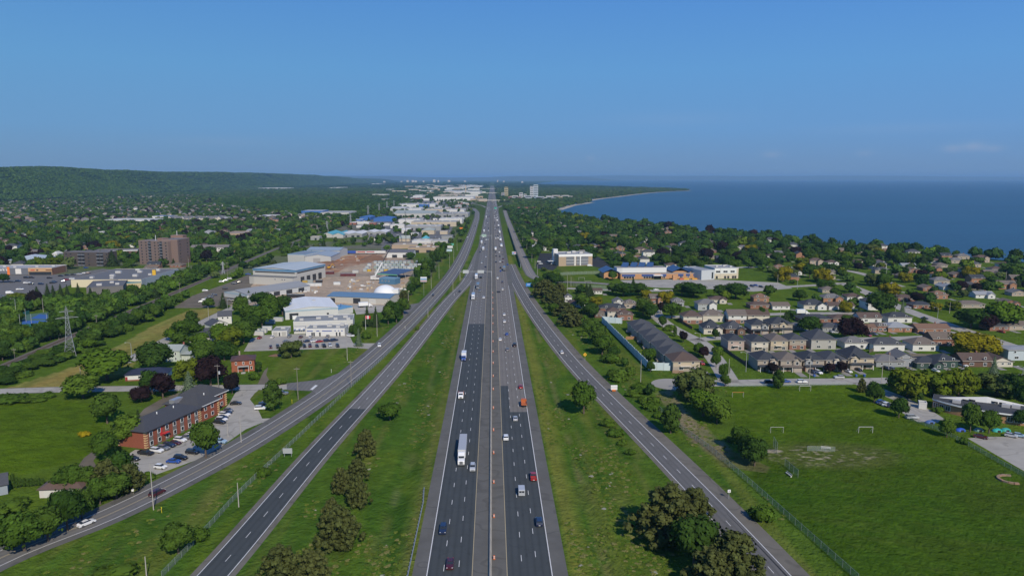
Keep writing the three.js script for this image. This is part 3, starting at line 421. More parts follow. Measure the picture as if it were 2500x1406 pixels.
{ const t = bld('garden_shed', 'small white garage with brown roof behind the bottom hedge', 'garage', { a: [97, 1216], b: [200, 1212], h: 2.8, d: 7, type: 'hip', wall: [0.62, 0.6, 0.56], roof: [0.13, 0.085, 0.065], rtx: 'roof', rise: 1.7 }); place(t, 'the brown-roofed garage'); doorAt(t, -0.3, 2.2, 2.1, M([0.55, 0.55, 0.52])); win(t, 1, 1, 0.3 * t.W, 1.6, t.D / 2 + 0.06);
  bld('grey_barn', 'grey blue barn with dark roof cut by the frame edge', 'barn', { a: [-60, 1222], b: [20, 1206], h: 3.4, d: 8, type: 'gable', along: 'x', wall: [0.30, 0.34, 0.38], roof: [0.07, 0.073, 0.08], rtx: 'roof', rise: 2.2 }); }

{ // works: white offices, big white hall
  const o = bld('works_office', 'white flat roofed works office with blue sign strips facing the parking', 'building', { a: [747, 821], b: [842, 820], top: 803, d: 13, wall: [0.66, 0.66, 0.63], roof: [0.36, 0.37, 0.36], trim: [0.6, 0.6, 0.58] }); place(o, 'the white works office');
  for (const x of [-0.34, -0.29, -0.14, 0.29, 0.37]) doorAt(o, x, 0.9, 2.3, DK); for (const [a, b] of [[-0.47, -0.32], [-0.23, -0.15], [-0.08, 0.17], [0.24, 0.27], [0.33, 0.36], [0.41, 0.45]]) band(o, 'sign_strip', M([0.06, 0.10, 0.32]), 3.0, 0.5, a, b);
  units(o, [[-0.3, 0.1], [0.05, -0.1, 3, 1.2, 2], [0.3, 0.15], [0.36, -0.3]]);
  const ob = bld('works_rear_block', 'wide pale flat roofed block between works office and white hall', 'building', { a: [717, 808], b: [862, 803], h: 5.6, d: 21, wall: [0.60, 0.60, 0.57], roof: [0.37, 0.38, 0.37], trim: [0.58, 0.58, 0.55] }); units(ob, [[-0.38, 0.2], [-0.1, 0.05, 3, 1.2, 2], [0.1, -0.2, 3, 1.4, 2.2], [0.2, 0.25], [0.36, -0.05, 3, 1.2, 2], [0.42, 0.3]]); bit('skylight_strip', DK, ob, 11, 0.35, 1.2, -0.28 * ob.W, ob.H + 0.1, -0.2 * ob.D);
  const o2 = bld('side_office', 'small white flat roofed block with grey door panels beside works office', 'building', { a: [664, 821], b: [701, 820], top: 809, d: 14, wall: [0.62, 0.62, 0.59], roof: [0.38, 0.40, 0.38] }); for (const x of [-0.27, 0.29]) doorAt(o2, x, 2.6, 2.4, M([0.36, 0.36, 0.33]), 0.2, 'shutter'); doorAt(o2, 0, 0.9, 2.2, DK); units(o2, [[0.1, -0.1, 2.6, 1.1, 1.8]]);
  const o3 = bld('loading_bay', 'white low link building with blue slanted window awnings', 'building', { a: [718, 815], b: [746, 814], h: 4, d: 4.5, wall: [0.6, 0.6, 0.58], roof: [0.36, 0.38, 0.37] }); for (let k = 0; k < 5; k++) bit('awning', k % 2 ? WHITE : M([0.08, 0.16, 0.36]), o3, o3.W / 6.2, 0.16, 2.2, (-0.4 + k * 0.2) * o3.W, 2.8, o3.D / 2 + 0.8);
  const hall = bld('white_hall', 'large hall with white low gable roof and pale blue fascia', 'building', { a: [697, 781], b: [826, 772], h: 6.4, d: 44, type: 'gable', along: 'z', wall: [0.60, 0.61, 0.60], roof: [0.70, 0.73, 0.74], rtx: 'metal', rise: 1.9, over: 0.3 }); place(hall, 'the white-roofed hall');
  band(hall, 'blue_fascia', PALEB, 5.3, 1.1, -0.5, 0.5, 0.14); doorAt(hall, -0.34, 6, 4.2, DK, 0, 'gate'); doorAt(hall, 0.30, 1.4, 3.0, DK); bit('gate_truck_body', WHITE, hall, 3, 2.4, 4, -0.33 * hall.W, 1.4, hall.D / 2 + 0.4); bit('roof_hatch', M([0.4, 0.4, 0.4]), hall, 2.4, 0.8, 2, 0.12 * hall.W, 8.05, -0.1 * hall.D);
  const ax = bld('blue_annex', 'annex with bright blue flat roof beside the white hall', 'building', { a: [826, 772], b: [862, 764], top: 752, d: 12, wall: [0.58, 0.59, 0.58], roof: [0.12, 0.30, 0.50], rtx: 'metal', trim: [0.12, 0.30, 0.50] }); bit('flue', M([0.1, 0.2, 0.35]), ax, 0.7, 2.4, 0.7, 0.1 * ax.W, ax.H + 1.1, 0);
  const bl = bld('blue_roof_warehouse', 'long low warehouse with blue gable roof in front of dome tent', 'building', { a: [799, 738], b: [951, 744], h: 5.0, d: 22, type: 'gable', wall: [0.50, 0.48, 0.43], wtx: 'metal', roof: [0.12, 0.22, 0.34], rtx: 'metal', rise: 1.6 }); place(bl, 'the long blue-roofed warehouse');
  doorAt(bl, -0.02, 6, 4, DK, 0, 'gate'); doorAt(bl, 0.23, 5.4, 3.8, M([0.55, 0.55, 0.52]), 0, 'shutter'); doorAt(bl, -0.43, 6, 3.6, DK, 0, 'gate'); for (const y of [1.2, 2.2, 3.0]) bit('shutter_rail', M([0.3, 0.3, 0.3]), bl, 5.4, 0.1, 0.06, 0.23 * bl.W, y, bl.D / 2 + 0.12);
  const th = bld('tall_hall', 'tall grey factory hall with blue fascia and long window band', 'building', { a: [619, 690], b: [724, 695], h: 13.2, d: 50, type: 'gable', along: 'z', wall: [0.50, 0.49, 0.45], wtx: 'metal', roof: [0.44, 0.50, 0.53], rtx: 'metal', rise: 1.7, over: 0.5 }); place(th, 'the tall grey hall');
  band(th, 'blue_fascia', BLUE, 11.4, 1.8, -0.5, 0.5, 0.2); band(th, 'window_band', DK, 9.9, 1.0, -0.45, 0.47, 0.1); bit('side_fascia', BLUE, th, 0.2, 1.8, th.D, th.W / 2 + 0.11, 12.3, 0); bit('side_window_band', DK, th, 0.1, 1.1, th.D * 0.92, th.W / 2 + 0.06, 10.4, 0);
  for (const z of [-0.3, -0.1, 0.1, 0.3]) doorAt(th, z, 6, 6, DK, 0, 'gate', 1); bit('front_annex', M([0.48, 0.47, 0.43], { tx: 'metal' }), th, th.W * 1.0, 7.2, 7, 0.02 * th.W, 3.6, th.D / 2 + 3.55); bit('annex_roof', M([0.25, 0.26, 0.26], { tx: 'flat' }), th, th.W + 0.6, 0.3, 7.4, 0.02 * th.W, 7.35, th.D / 2 + 3.7); for (const x of [0.12, 0.28, 0.34]) win(th, 1.8, 1.2, x * th.W, 5.2, th.D / 2 + 7.1);
  const ls = bld('long_shed', 'long low grey metal shed with pale blue gable end', 'building', { a: [548, 724], b: [604, 733], h: 4.4, d: 62, type: 'gable', along: 'z', wall: [0.54, 0.56, 0.56], wtx: 'metal', roof: [0.30, 0.31, 0.31], rtx: 'metal', rise: 2.6 }); place(ls, 'the long grey shed'); band(ls, 'gable_band', PALEB, 3.2, 1.2, -0.5, 0.5, 0.1); doorAt(ls, 0.3, 3.2, 2.8, M([0.2, 0.2, 0.2]), 0, 'gate'); for (const z of [0.25, 0.05, -0.15, -0.35]) doorAt(ls, z, 6, 3.4, DK, 0, 'gate', 1);
  const bb = bld('back_workshop', 'grey blue workshop with twin gable roof behind the tall hall', 'building', { a: [745, 641], b: [808, 641], h: 7, d: 46, type: 'gable', along: 'z', wall: [0.50, 0.51, 0.50], wtx: 'metal', roof: [0.30, 0.36, 0.42], rtx: 'metal', rise: 2.4 }); doorAt(bb, -0.05, 8, 5, M([0.3, 0.3, 0.3]), 0, 'gate'); place(bb, 'the grey-blue workshop');
  const bb2 = bld('back_workshop', 'square workshop with flat blue edged roof beside the twin gable workshop', 'building', { a: [703, 640], b: [744, 641], h: 9, d: 40, wall: [0.47, 0.48, 0.47], wtx: 'metal', roof: [0.27, 0.33, 0.40], trim: [0.20, 0.33, 0.46] });
  bld('back_workshop', 'wide blue grey shed along the back of works yard', 'building', { a: [750, 626], b: [830, 627], h: 8, d: 28, type: 'gable', wall: [0.45, 0.47, 0.48], wtx: 'metal', roof: [0.27, 0.34, 0.42], rtx: 'metal', rise: 2.6 });
  const sb = bld('blue_cabin', 'small blue cabin building beside the dark blue canopy', 'building', { a: [926, 693], b: [965, 695], h: 5.2, d: 10, wall: [0.09, 0.20, 0.32], wtx: 'metal', roof: [0.16, 0.28, 0.38], rtx: 'metal', trim: [0.13, 0.25, 0.36] }); for (const x of [-0.3, -0.1, 0.1]) win(sb, 1.2, 1.2, x * sb.W, 3, sb.D / 2 + 0.06);
  { const fl = P(936, 683), fr = P(986, 686), f = frameOf(fl, fr), t = thing('yard_canopy', 'dark blue slanting canopy roof on posts in the yard', 'canopy', [(fl[0] + fr[0]) / 2, (fl[1] + fr[1]) / 2 - 16], f.turn); mk('roof', T(bx(f.w, 0.4, 32), 0, 6.2, 0, 0, 0.03), M([0.05, 0.10, 0.20], { tx: 'metal' }), t); bit('fascia', M([0.12, 0.35, 0.2]), t, f.w, 0.9, 0.2, 0, 5.5, 16.1); for (const x of [-0.48, 0, 0.48]) for (const z of [-15, 0, 15]) bit('post', M([0.3, 0.3, 0.3]), t, 0.3, 6, 0.3, x * f.w, 3, z); fill([[t.position.x - 18, t.position.z - 17], [t.position.x + 18, t.position.z - 17], [t.position.x + 18, t.position.z + 17], [t.position.x - 18, t.position.z + 17]], 2); }
  { const a = P(905, 726), b = P(962, 727), w = hypot(b[0] - a[0], b[1] - a[1]), t = thing('dome_tent', 'white rounded storage tent behind the long blue warehouse', 'tent', [(a[0] + b[0]) / 2, (a[1] + b[1]) / 2 - 16], 0); const g = new THREE.CylinderGeometry(w / 2, w / 2, 30, 28, 10, false, 0, PI); g.rotateX(PI / 2); g.rotateZ(PI / 2 * 0); g.rotateZ(0); const q = new THREE.SphereGeometry(w / 2, 28, 14, 0, PI * 2, 0, PI / 2); q.scale(1, 0.82, 1.1); mk('cover', q, M([0.72, 0.74, 0.74], { roughness: 0.6 }), t); bit('end_wall', M([0.66, 0.68, 0.68]), t, 6, 5, 8, w / 2 - 1, 2.5, 2); place(t, 'the white dome tent'); fill([[a[0], a[1]], [b[0], b[1]], [b[0], b[1] - 34], [a[0], a[1] - 34]], 2); }
}
{ // plaza, big box store, apartments
  const s = bld('big_box_store', 'huge flat grey roofed store with cream front wall', 'building', { a: [175, 702], b: [346, 701], top: 683, d: 78, wall: [0.40, 0.40, 0.38], roof: [0.20, 0.195, 0.185], trim: [0.34, 0.33, 0.31] }); place(s, 'the big-box store');
  band(s, 'cream_front', M([0.62, 0.55, 0.38]), 0.3, s.H - 0.1, -0.5, 0.5, 0.2); bit('pale_side', M([0.40, 0.46, 0.50], { tx: 'metal' }), s, 0.2, s.H, s.D, s.W / 2 + 0.1, s.H / 2 + 0.1, 0); units(s, [[-0.2, -0.1, 5, 2, 3], [0.1, -0.15, 4, 1.6, 3], [-0.1, 0.2, 4, 1.8, 3], [0.25, 0.22, 4, 2, 3], [0.3, -0.3, 3, 2, 3], [-0.3, 0.35, 3, 1.6, 3], [0.02, 0.4, 3, 1.5, 2], [0.4, 0.1, 3, 1.5, 2], [-0.05, -0.35, 4, 1.5, 3]]); bit('yellow_sign', M([0.65, 0.40, 0.03]), s, 3, 5, 1, 0.46 * s.W, s.H + 2.2, 0.1 * s.D);
  const g = bld('plaza_block', 'lower dark grey flat roofed store block in front of the big store', 'building', { a: [212, 722], b: [302, 717], h: 6.5, d: 42, wall: [0.17, 0.165, 0.165], roof: [0.17, 0.165, 0.16] }); units(g, [[-0.2, 0.2, 4, 1.6, 3], [0.1, -0.1, 3, 1.4, 2.4], [0.3, 0.2, 3, 1.4, 2]]);
  bld('loading_dock', 'cream loading dock with teal canopy between the two stores', 'building', { a: [302, 706], b: [345, 703], h: 5, d: 10, wall: [0.55, 0.46, 0.28], roof: [0.10, 0.22, 0.26], trim: [0.1, 0.24, 0.28] });
  const m = bld('strip_mall', 'strip mall with grey and tan store fronts and white roof', 'building', { a: [-40, 672], b: [128, 671], top: 655, d: 26, wall: [0.34, 0.24, 0.16], wtx: 'brick', roof: [0.50, 0.51, 0.51], trim: [0.55, 0.53, 0.5] }); place(m, 'the strip mall');
  const X = (px) => (px + 40) / 168 - 0.5, H = m.H;
  band(m, 'grey_front', M([0.13, 0.14, 0.16]), 0.3, H, X(-40), X(70), 0.3); band(m, 'orange_panel', M([0.75, 0.19, 0.03]), 0.3, H + 1.2, X(19), X(25), 0.5); band(m, 'white_panel', M([0.68, 0.66, 0.62]), 1.2, H - 1.6, X(39), X(53), 0.45); band(m, 'tan_front', M([0.50, 0.31, 0.16]), 3.4, H - 3.1, X(70), X(128), 0.3); band(m, 'glazing', DK, 0.2, 2.8, X(72), X(126), 0.36); band(m, 'red_sign', M([0.5, 0.05, 0.03]), 4.4, 0.9, X(76), X(86), 0.45); band(m, 'dark_sign', DK, 4.3, 1.1, X(90), X(95), 0.45); band(m, 'brown_sign', M([0.12, 0.05, 0.02]), 4.4, 0.9, X(113), X(130), 0.45);
  lettering(m, "Mark's", 2.4, X(6) * m.W, H - 2.4, m.D / 2 + 0.45, WHITE); units(m, [[-0.3, 0, 3, 1.3, 2], [-0.1, 0.2, 3, 1.3, 2], [0.2, 0.1, 3, 1.3, 2], [0.4, -0.1, 3, 1.3, 2]]);
  const m2 = bld('strip_mall_end', 'brown brick end block of the strip mall', 'building', { a: [128, 671], b: [160, 664], top: 652, d: 24, wall: [0.24, 0.13, 0.085], wtx: 'brick', roof: [0.48, 0.49, 0.49] });
  bld('plaza_pavilion', 'low pavilion with pale blue metal hip roof behind strip mall', 'building', { a: [18, 645], b: [92, 645], h: 4.5, d: 40, type: 'hip', wall: [0.35, 0.36, 0.36], roof: [0.42, 0.49, 0.54], rtx: 'metal', rise: 4.5 });
  const flats = (label, a, b, h, d, st, cols, wall, lm) => { const t = bld('apartment_block', label, 'apartment building', { a, b, h, d, wall, wtx: 'brick', roof: [0.22, 0.21, 0.2], trim: wall.map((v) => v * 1.1) }); if (lm) place(t, lm); const fh = h / st; for (let i = 0; i < st; i++) for (const [x, k] of cols) { const y = (i + 0.5) * fh; if (k) { const b2 = bit('balcony', M([0.16, 0.17, 0.19]), t, 3.4, 1.1, 1.4, x * t.W, y - 0.7, t.D / 2 + 0.72); bit('balcony_opening', DK, t, 3.2, 1.5, 0.1, x * t.W, y + 0.6, t.D / 2 + 0.06); } else bit('window', i % 3 ? DK : GLASS, t, 1.6, 1.3, 0.1, x * t.W, y, t.D / 2 + 0.06); } return t; };
  const A = flats('tall brown brick apartment block, wide front wing with two balcony columns', [342, 645], [414, 648], 26.5, 17, 8, [[-0.4], [-0.25], [-0.12, 1], [0.05], [0.17], [0.26, 1], [0.42]], [0.22, 0.165, 0.145], 'the tall brown apartments');
  const B = flats('tall brown apartment wing, slim right tower of the tall block', [437, 647], [466, 640], 28, 18, 8, [[-0.3], [0.3]], [0.23, 0.165, 0.14]);
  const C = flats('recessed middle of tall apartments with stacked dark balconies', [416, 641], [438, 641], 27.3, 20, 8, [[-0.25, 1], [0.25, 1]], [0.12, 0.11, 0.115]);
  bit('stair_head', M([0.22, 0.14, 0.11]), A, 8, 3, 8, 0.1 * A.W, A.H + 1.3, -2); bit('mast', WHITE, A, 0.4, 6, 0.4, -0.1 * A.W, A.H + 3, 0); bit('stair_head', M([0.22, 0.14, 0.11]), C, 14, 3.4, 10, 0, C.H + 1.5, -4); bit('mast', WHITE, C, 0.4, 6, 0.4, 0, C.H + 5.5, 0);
  flats('four storey dark brown apartment block with pale balconies', [158, 650], [266, 651], 15.5, 16, 4, [[-0.44], [-0.34], [-0.14, 1], [-0.06, 1], [0.06], [0.28, 1], [0.36, 1], [0.47]], [0.10, 0.085, 0.08], 'the dark brown apartments');
  const d2 = flats('low brown apartment block with white flat roof edge behind dark block', [226, 634], [338, 631], 10, 24, 3, [[-0.4], [-0.2], [0, 1], [0.2], [0.4]], [0.15, 0.10, 0.085]); band(d2, 'white_roof_edge', WHITE, d2.H - 0.6, 0.9, -0.5, 0.5, 0.3);
  const wl = flats('white two storey apartment row with grey roof', [466, 617], [557, 616], 6.5, 16, 2, [[-0.46], [-0.38], [-0.3], [-0.22], [-0.14], [-0.06], [0.02], [0.1], [0.18], [0.26], [0.34], [0.42]], [0.66, 0.66, 0.64], 'the white apartment row'); mk('pitched_roof', gableRoof(wl.W, wl.D, wl.H + 0.4, 2.6, 0.6), M([0.2, 0.18, 0.16], { tx: 'roof' }), wl);
}
// ---------- industrial park up the service road: list of [what, base left, base right, top, depth, roof kind, wall, roof] ----------
const C = { wht: [0.66, 0.66, 0.64], lgt: [0.50, 0.50, 0.47], bei: [0.52, 0.45, 0.34], gry: [0.32, 0.33, 0.33], tan: [0.44, 0.34, 0.24], drk: [0.14, 0.14, 0.15], brk: [0.30, 0.12, 0.08], teal: [0.10, 0.38, 0.46], blu: [0.06, 0.16, 0.42], ggn: [0.36, 0.40, 0.36] };
for (const [l, x0, x1, yb, yt, d, ty, wall, roof, rise, doors] of [
  ['teal metal roof', 786, 812, 580, 572, 60, 'gz', 'lgt', 'teal', 3, 0], ['teal metal roof', 813, 838, 581, 573, 60, 'gz', 'lgt', 'teal', 3, 0],
  ['white low gable roof', 826, 852, 579, 571, 60, 'gz', 'gry', 'wht', 2, 2], ['white low gable roof', 852, 884, 579, 571, 62, 'gz', 'gry', 'wht', 2, 2], ['white low gable roof', 889, 914, 574, 567, 50, 'gz', 'gry', 'wht', 2, 2], ['white low gable roof', 914, 942, 574, 567, 52, 'gz', 'gry', 'wht', 2, 2],
  ['white flat roof', 953, 987, 557, 549, 30, 'f', 'wht', 'wht', 0, 0], ['white edged flat roof and grey blue wall', 989, 1076, 563, 552, 40, 'f', 'gry', 'wht', 0, 5],
  ['white wall and flat roof', 973, 1026, 547, 536, 50, 'f', 'wht', 'lgt', 0, 0], ['beige wall and long flat roof', 1004, 1114, 553, 542, 60, 'f', 'bei', 'lgt', 0, 6], ['white wall and dark doors', 1072, 1128, 546, 534, 50, 'f', 'wht', 'wht', 0, 5],
  ['grey green wide gable roof', 960, 1022, 530, 521, 140, 'gx', 'lgt', 'ggn', 5, 2], ['grey green wide gable roof', 1022, 1062, 530, 521, 120, 'gx', 'lgt', 'ggn', 5, 2], ['pale grey stepped roof', 953, 989, 517, 509, 90, 'gx', 'lgt', 'lgt', 4, 0], ['white wall and flat roof', 989, 1028, 516, 510, 80, 'f', 'wht', 'wht', 0, 0], ['tan wall and flat roof', 1038, 1086, 518, 511, 80, 'f', 'bei', 'lgt', 0, 0], ['grey flat roof', 1062, 1110, 531, 522, 90, 'f', 'gry', 'gry', 0, 3], ['grey flat roof', 1106, 1143, 530, 521, 80, 'f', 'gry', 'lgt', 0, 2], ['white flat roof', 1086, 1133, 517, 512, 80, 'f', 'wht', 'lgt', 0, 0],
  ['white wall with blue panel', 973, 1022, 506, 499, 110, 'f', 'wht', 'lgt', 0, 0], ['blue front wall', 1022, 1046, 506, 499, 90, 'f', 'blu', 'lgt', 0, 0], ['white flat roof', 1046, 1062, 505, 498, 90, 'f', 'wht', 'lgt', 0, 0],
  ['white flat roof', 1008, 1032, 484, 478, 120, 'f', 'wht', 'wht', 0, 0], ['brown brick wall', 1005, 1034, 489, 484, 80, 'f', 'brk', 'gry', 0, 0],
  ['long pale roof', 1058, 1112, 490, 481, 160, 'f', 'wht', 'bei', 0, 0], ['long pale roof', 1112, 1156, 490, 481, 160, 'f', 'wht', 'lgt', 0, 0], ['pale flat roof', 1070, 1130, 481, 476, 200, 'f', 'bei', 'bei', 0, 0],
  ['white flat roof', 1108, 1172, 474, 468, 300, 'f', 'wht', 'lgt', 0, 0], ['white flat roof', 1084, 1118, 472, 467, 300, 'f', 'wht', 'wht', 0, 0],
  ['pale long roof', 1090, 1140, 462, 458, 500, 'f', 'wht', 'bei', 0, 0], ['pale long roof', 1120, 1176, 458, 454, 500, 'f', 'wht', 'lgt', 0, 0], ['pale long roof', 1060, 1100, 458, 454.5, 500, 'f', 'bei', 'lgt', 0, 0],
  ['white flat roof', 1006, 1052, 598, 588, 26, 'f', 'wht', 'wht', 0, 0], ['white wall and pale roof', 1053, 1093, 598, 588, 26, 'f', 'lgt', 'lgt', 0, 2], ['tan roof', 956, 1052, 607, 598, 26, 'f', 'tan', 'bei', 0, 0], ['brown beige wall', 996, 1068, 617, 605, 24, 'f', 'tan', 'tan', 0, 2], ['dark blue roof and white wall', 944, 1009, 629, 616, 22, 'gx', 'wht', 'drk', 2.5, 2],
  ['tan wall and grey hip roof', 1030, 1060, 572, 562, 30, 'h', 'bei', 'ggn', 4, 0], ['teal hip roof', 1030, 1047, 588, 582, 16, 'h', 'bei', 'teal', 4, 0], ['cream wall and flat roof', 1074, 1092, 572, 565, 20, 'f', 'bei', 'lgt', 0, 0], ['dark flat roof', 1078, 1104, 583, 576, 24, 'f', 'gry', 'drk', 0, 0],
  ['blue cover', 878, 904, 538, 530, 60, 'gz', 'blu', 'blu', 2, 0], ['blue cover', 912, 958, 541, 533, 60, 'gz', 'blu', 'blu', 2, 0], ['white shed roof', 860, 900, 547, 542, 20, 'f', 'wht', 'wht', 0, 0], ['white shed roof', 870, 882, 556, 551, 20, 'f', 'wht', 'wht', 0, 0],
  ['white house like gable roof', 900, 917, 588, 580, 12, 'gx', 'wht', 'drk', 4, 0], ['grey gable roof', 975, 1000, 590, 582, 14, 'gx', 'bei', 'ggn', 4, 0], ['white shed roof', 995, 1020, 576, 570, 18, 'f', 'wht', 'lgt', 0, 0],
]) {
  const t = later(bld('industrial_unit', null, 'industrial building', { a: [x0, yb], b: [x1, yb], top: yt, d, type: ty === 'f' ? undefined : ty === 'h' ? 'hip' : 'gable', along: ty === 'gz' ? 'z' : 'x', wall: C[wall], wtx: 'metal', roof: C[roof], rtx: ty === 'f' ? 'flat' : 'metal', rise, group: 'industrial units along the service road' }), 'industrial unit with ' + l, 'along the service road');
  for (let k = 0; k < doors; k++) doorAt(t, -0.4 + 0.8 * (k + 0.5) / doors, min(6, t.W / doors * 0.45), t.H * 0.55, DK, 0, 'gate');
  if (ty === 'f' && t.W > 25) units(t, [[-0.2, 0.1, 4, 1.6, 3], [0.15, -0.2, 4, 1.6, 3], [0.35, 0.2, 3, 1.4, 3]]);
}
// buildings on the plain to the left
for (const [l, x0, x1, yb, yt, d, ty, wall, roof, rise] of [
  ['white long low roof', 250, 366, 546, 537, 60, 'f', 'wht', 'wht', 0], ['white and blue wall', 372, 416, 537, 528, 40, 'f', 'wht', 'blu', 0], ['blue and white store front', 736, 788, 525, 515, 60, 'f', 'blu', 'wht', 0], ['pale grey roof', 783, 852, 528, 519, 90, 'f', 'lgt', 'lgt', 0], ['brown flat roof and tan wall', 543, 596, 580, 570, 50, 'f', 'tan', 'tan', 0], ['grey hip roof', 487, 522, 576, 571, 22, 'h', 'bei', 'gry', 6],
  ['white gable wall', 546, 560, 540, 534, 18, 'gx', 'wht', 'gry', 4], ['white roof', 628, 665, 532, 527, 60, 'f', 'wht', 'wht', 0], ['white box', 239, 253, 578, 566, 14, 'f', 'wht', 'lgt', 0], ['brick tower like wall', 376, 384, 562, 554, 14, 'f', 'brk', 'gry', 0], ['grey long roof', 400, 408, 550, 545, 30, 'f', 'gry', 'gry', 0], ['dark hip roof', 95, 118, 604, 597, 16, 'h', 'wht', 'drk', 4], ['white house wall', 128, 140, 628, 620, 12, 'h', 'wht', 'wht', 3], ['brown hip roof', 2, 24, 633, 626, 16, 'h', 'bei', 'tan', 4], ['flat pale roof and white wall', 630, 700, 462, 459, 200, 'f', 'wht', 'wht', 0], ['pale shed', 804, 830, 461, 458, 300, 'f', 'wht', 'wht', 0], ['white stadium like roof', 905, 925, 451, 448.5, 500, 'f', 'wht', 'wht', 0], ['grey roof among trees', 600, 690, 571, 564, 30, 'gx', 'tan', 'gry', 3],
]) later(bld('plain_building', null, 'building', { a: [x0, yb], b: [x1, yb], top: yt, d, type: ty === 'f' ? undefined : ty === 'h' ? 'hip' : 'gable', along: 'x', wall: C[wall], roof: C[roof], rise, group: 'larger buildings on the wooded plain' }), 'building with ' + l, 'on the wooded plain');
// far towers: [x, base y, top y, width px, colour]
for (const [x, yb, yt, w, c, l] of [[1298, 487, 455, 8, [0.62, 0.64, 0.66], 'tall white tower, darker left slab'], [1308, 487, 451, 11, [0.50, 0.58, 0.64], 'tall pale blue glass tower'], [1272, 487, 471, 9, [0.66, 0.66, 0.66], 'white mid-rise block'], [1258, 489, 478, 14, [0.6, 0.6, 0.6], 'white low-rise block'], [1290, 489, 478, 16, [0.45, 0.5, 0.56], 'bluish mid-rise block'], [1318, 489, 480, 20, [0.42, 0.46, 0.52], 'long blue grey block'], [1342, 488, 480, 16, [0.5, 0.53, 0.56], 'grey mid-rise block'], [1358, 486, 477, 20, [0.55, 0.52, 0.5], 'pale terraced block'], [1380, 485, 477, 18, [0.6, 0.58, 0.55], 'cream terraced block'], [1245, 490, 480, 8, [0.32, 0.14, 0.12], 'red brick block'], [1236, 483, 457, 9, [0.5, 0.44, 0.26], 'tower under construction with yellow scaffold'], [1228, 483, 470, 8, [0.42, 0.42, 0.42], 'grey concrete frame block'], [1282, 488, 474, 7, [0.64, 0.65, 0.66], 'slim white block'], [1266, 489, 481, 12, [0.36, 0.2, 0.18], 'dark red low block'], [1330, 489, 482, 10, [0.66, 0.66, 0.64], 'white low terrace'], [1352, 489, 483, 12, [0.30, 0.34, 0.38], 'dark blue grey terrace'], [1368, 488, 481, 10, [0.6, 0.5, 0.3], 'ochre terrace'], [1250, 486, 479, 10, [0.6, 0.6, 0.58], 'pale square block'], [1394, 484, 479, 12, [0.55, 0.5, 0.45], 'brownish low terrace'], [1310, 489, 482, 12, [0.36, 0.5, 0.6], 'bluish low block'], [1340, 485, 478, 14, [0.5, 0.48, 0.45], 'grey block behind the others']]) {
  const m = MPP(x, yb), t = later(bld('waterfront_block', null, 'apartment building', { a: [x - w / 2, yb], b: [x + w / 2, yb], top: yt, d: w * m * 0.8, wall: c, roof: [0.5, 0.5, 0.5], group: 'apartment blocks beyond the overpass' }), l, 'beyond the far overpass near the lake');
  const st = max(2, floor(t.H / 8)); for (let i = 0; i < st; i++) bit('window_band', DK, t, t.W * 0.86, t.H / st * 0.42, 0.3, 0, (i + 0.5) * t.H / st, t.D / 2 + 0.1);
}
for (const [x, yb, yt, w] of [[995, 446, 440, 5], [1008, 446, 440, 6], [1015, 446, 441, 5], [1060, 446, 438.5, 6], [1070, 446, 440, 4], [1096, 445, 440, 6], [1034, 446, 441, 4], [1215, 446, 440, 3], [1275, 448, 443, 4], [1230, 446, 442, 4], [938, 446.5, 442.5, 5], [980, 446, 442, 4], [1135, 445.5, 441, 5]]) later(bld('distant_tower', null, 'tower block', { a: [x - w / 2, yb], b: [x + w / 2, yb], top: yt, d: 40, wall: [0.62, 0.55, 0.45], roof: [0.5, 0.5, 0.5], group: 'hazy tower blocks on the horizon' }), 'hazy pale tower block', 'on the horizon');
{ const t = bld('red_school', 'low red brick school beyond the trees near the far shore', 'school', { a: [1264, 515], b: [1314, 515], top: 507, d: 30, wall: [0.36, 0.14, 0.09], wtx: 'brick', roof: [0.4, 0.25, 0.2] }); place(t, 'the far red school'); const c = bld('chimney_stack', 'tall pale chimney stack among the far factories', 'chimney', { a: [1136, 474], b: [1138, 474], top: 452, d: 12, wall: [0.55, 0.45, 0.32], roof: [0.2, 0.2, 0.2] }); }

// ---------- right of the highway: office, school, kindergarten ----------
{
  const o = bld('tan_office', 'three storey tan and white office with grey window bays', 'building', { a: [1364, 650], b: [1446, 648], top: 615, h: 12.5, d: 32, wall: [0.44, 0.34, 0.24], roof: [0.44, 0.44, 0.43], trim: [0.66, 0.66, 0.64] }); place(o, 'the tan office');
  band(o, 'white_band', WHITE, 10.4, 2.1, -0.5, 0.5, 0.15); for (const [a, b] of [[-0.28, -0.05], [0.02, 0.12], [0.16, 0.38]]) { band(o, 'grey_bay', M([0.17, 0.18, 0.20], { roughness: 0.4 }), 0.6, 9.6, a, b, 0.2); for (const y of [3.4, 6.6]) band(o, 'bay_rail', WHITE, y, 0.25, a, b, 0.3); } for (const x of [-0.02, 0.14]) band(o, 'white_pier', WHITE, 0.2, 10.2, x - 0.015, x + 0.015, 0.4);
  bit('stair_tower', M([0.6, 0.6, 0.58]), o, 5, 17, 6, -0.46 * o.W, 8.5, -0.2 * o.D); bit('roof_screen', M([0.2, 0.2, 0.2]), o, 7, 3, 0.6, 0.33 * o.W, o.H + 1.5, -0.1 * o.D); units(o, [[-0.1, 0, 5, 1.8, 4], [0.1, -0.2, 4, 2, 4], [0.25, 0.1, 4, 1.8, 3]]); bit('entrance_canopy', WHITE, o, 8, 0.4, 5, -o.W / 2 - 4, 4, -2);
}
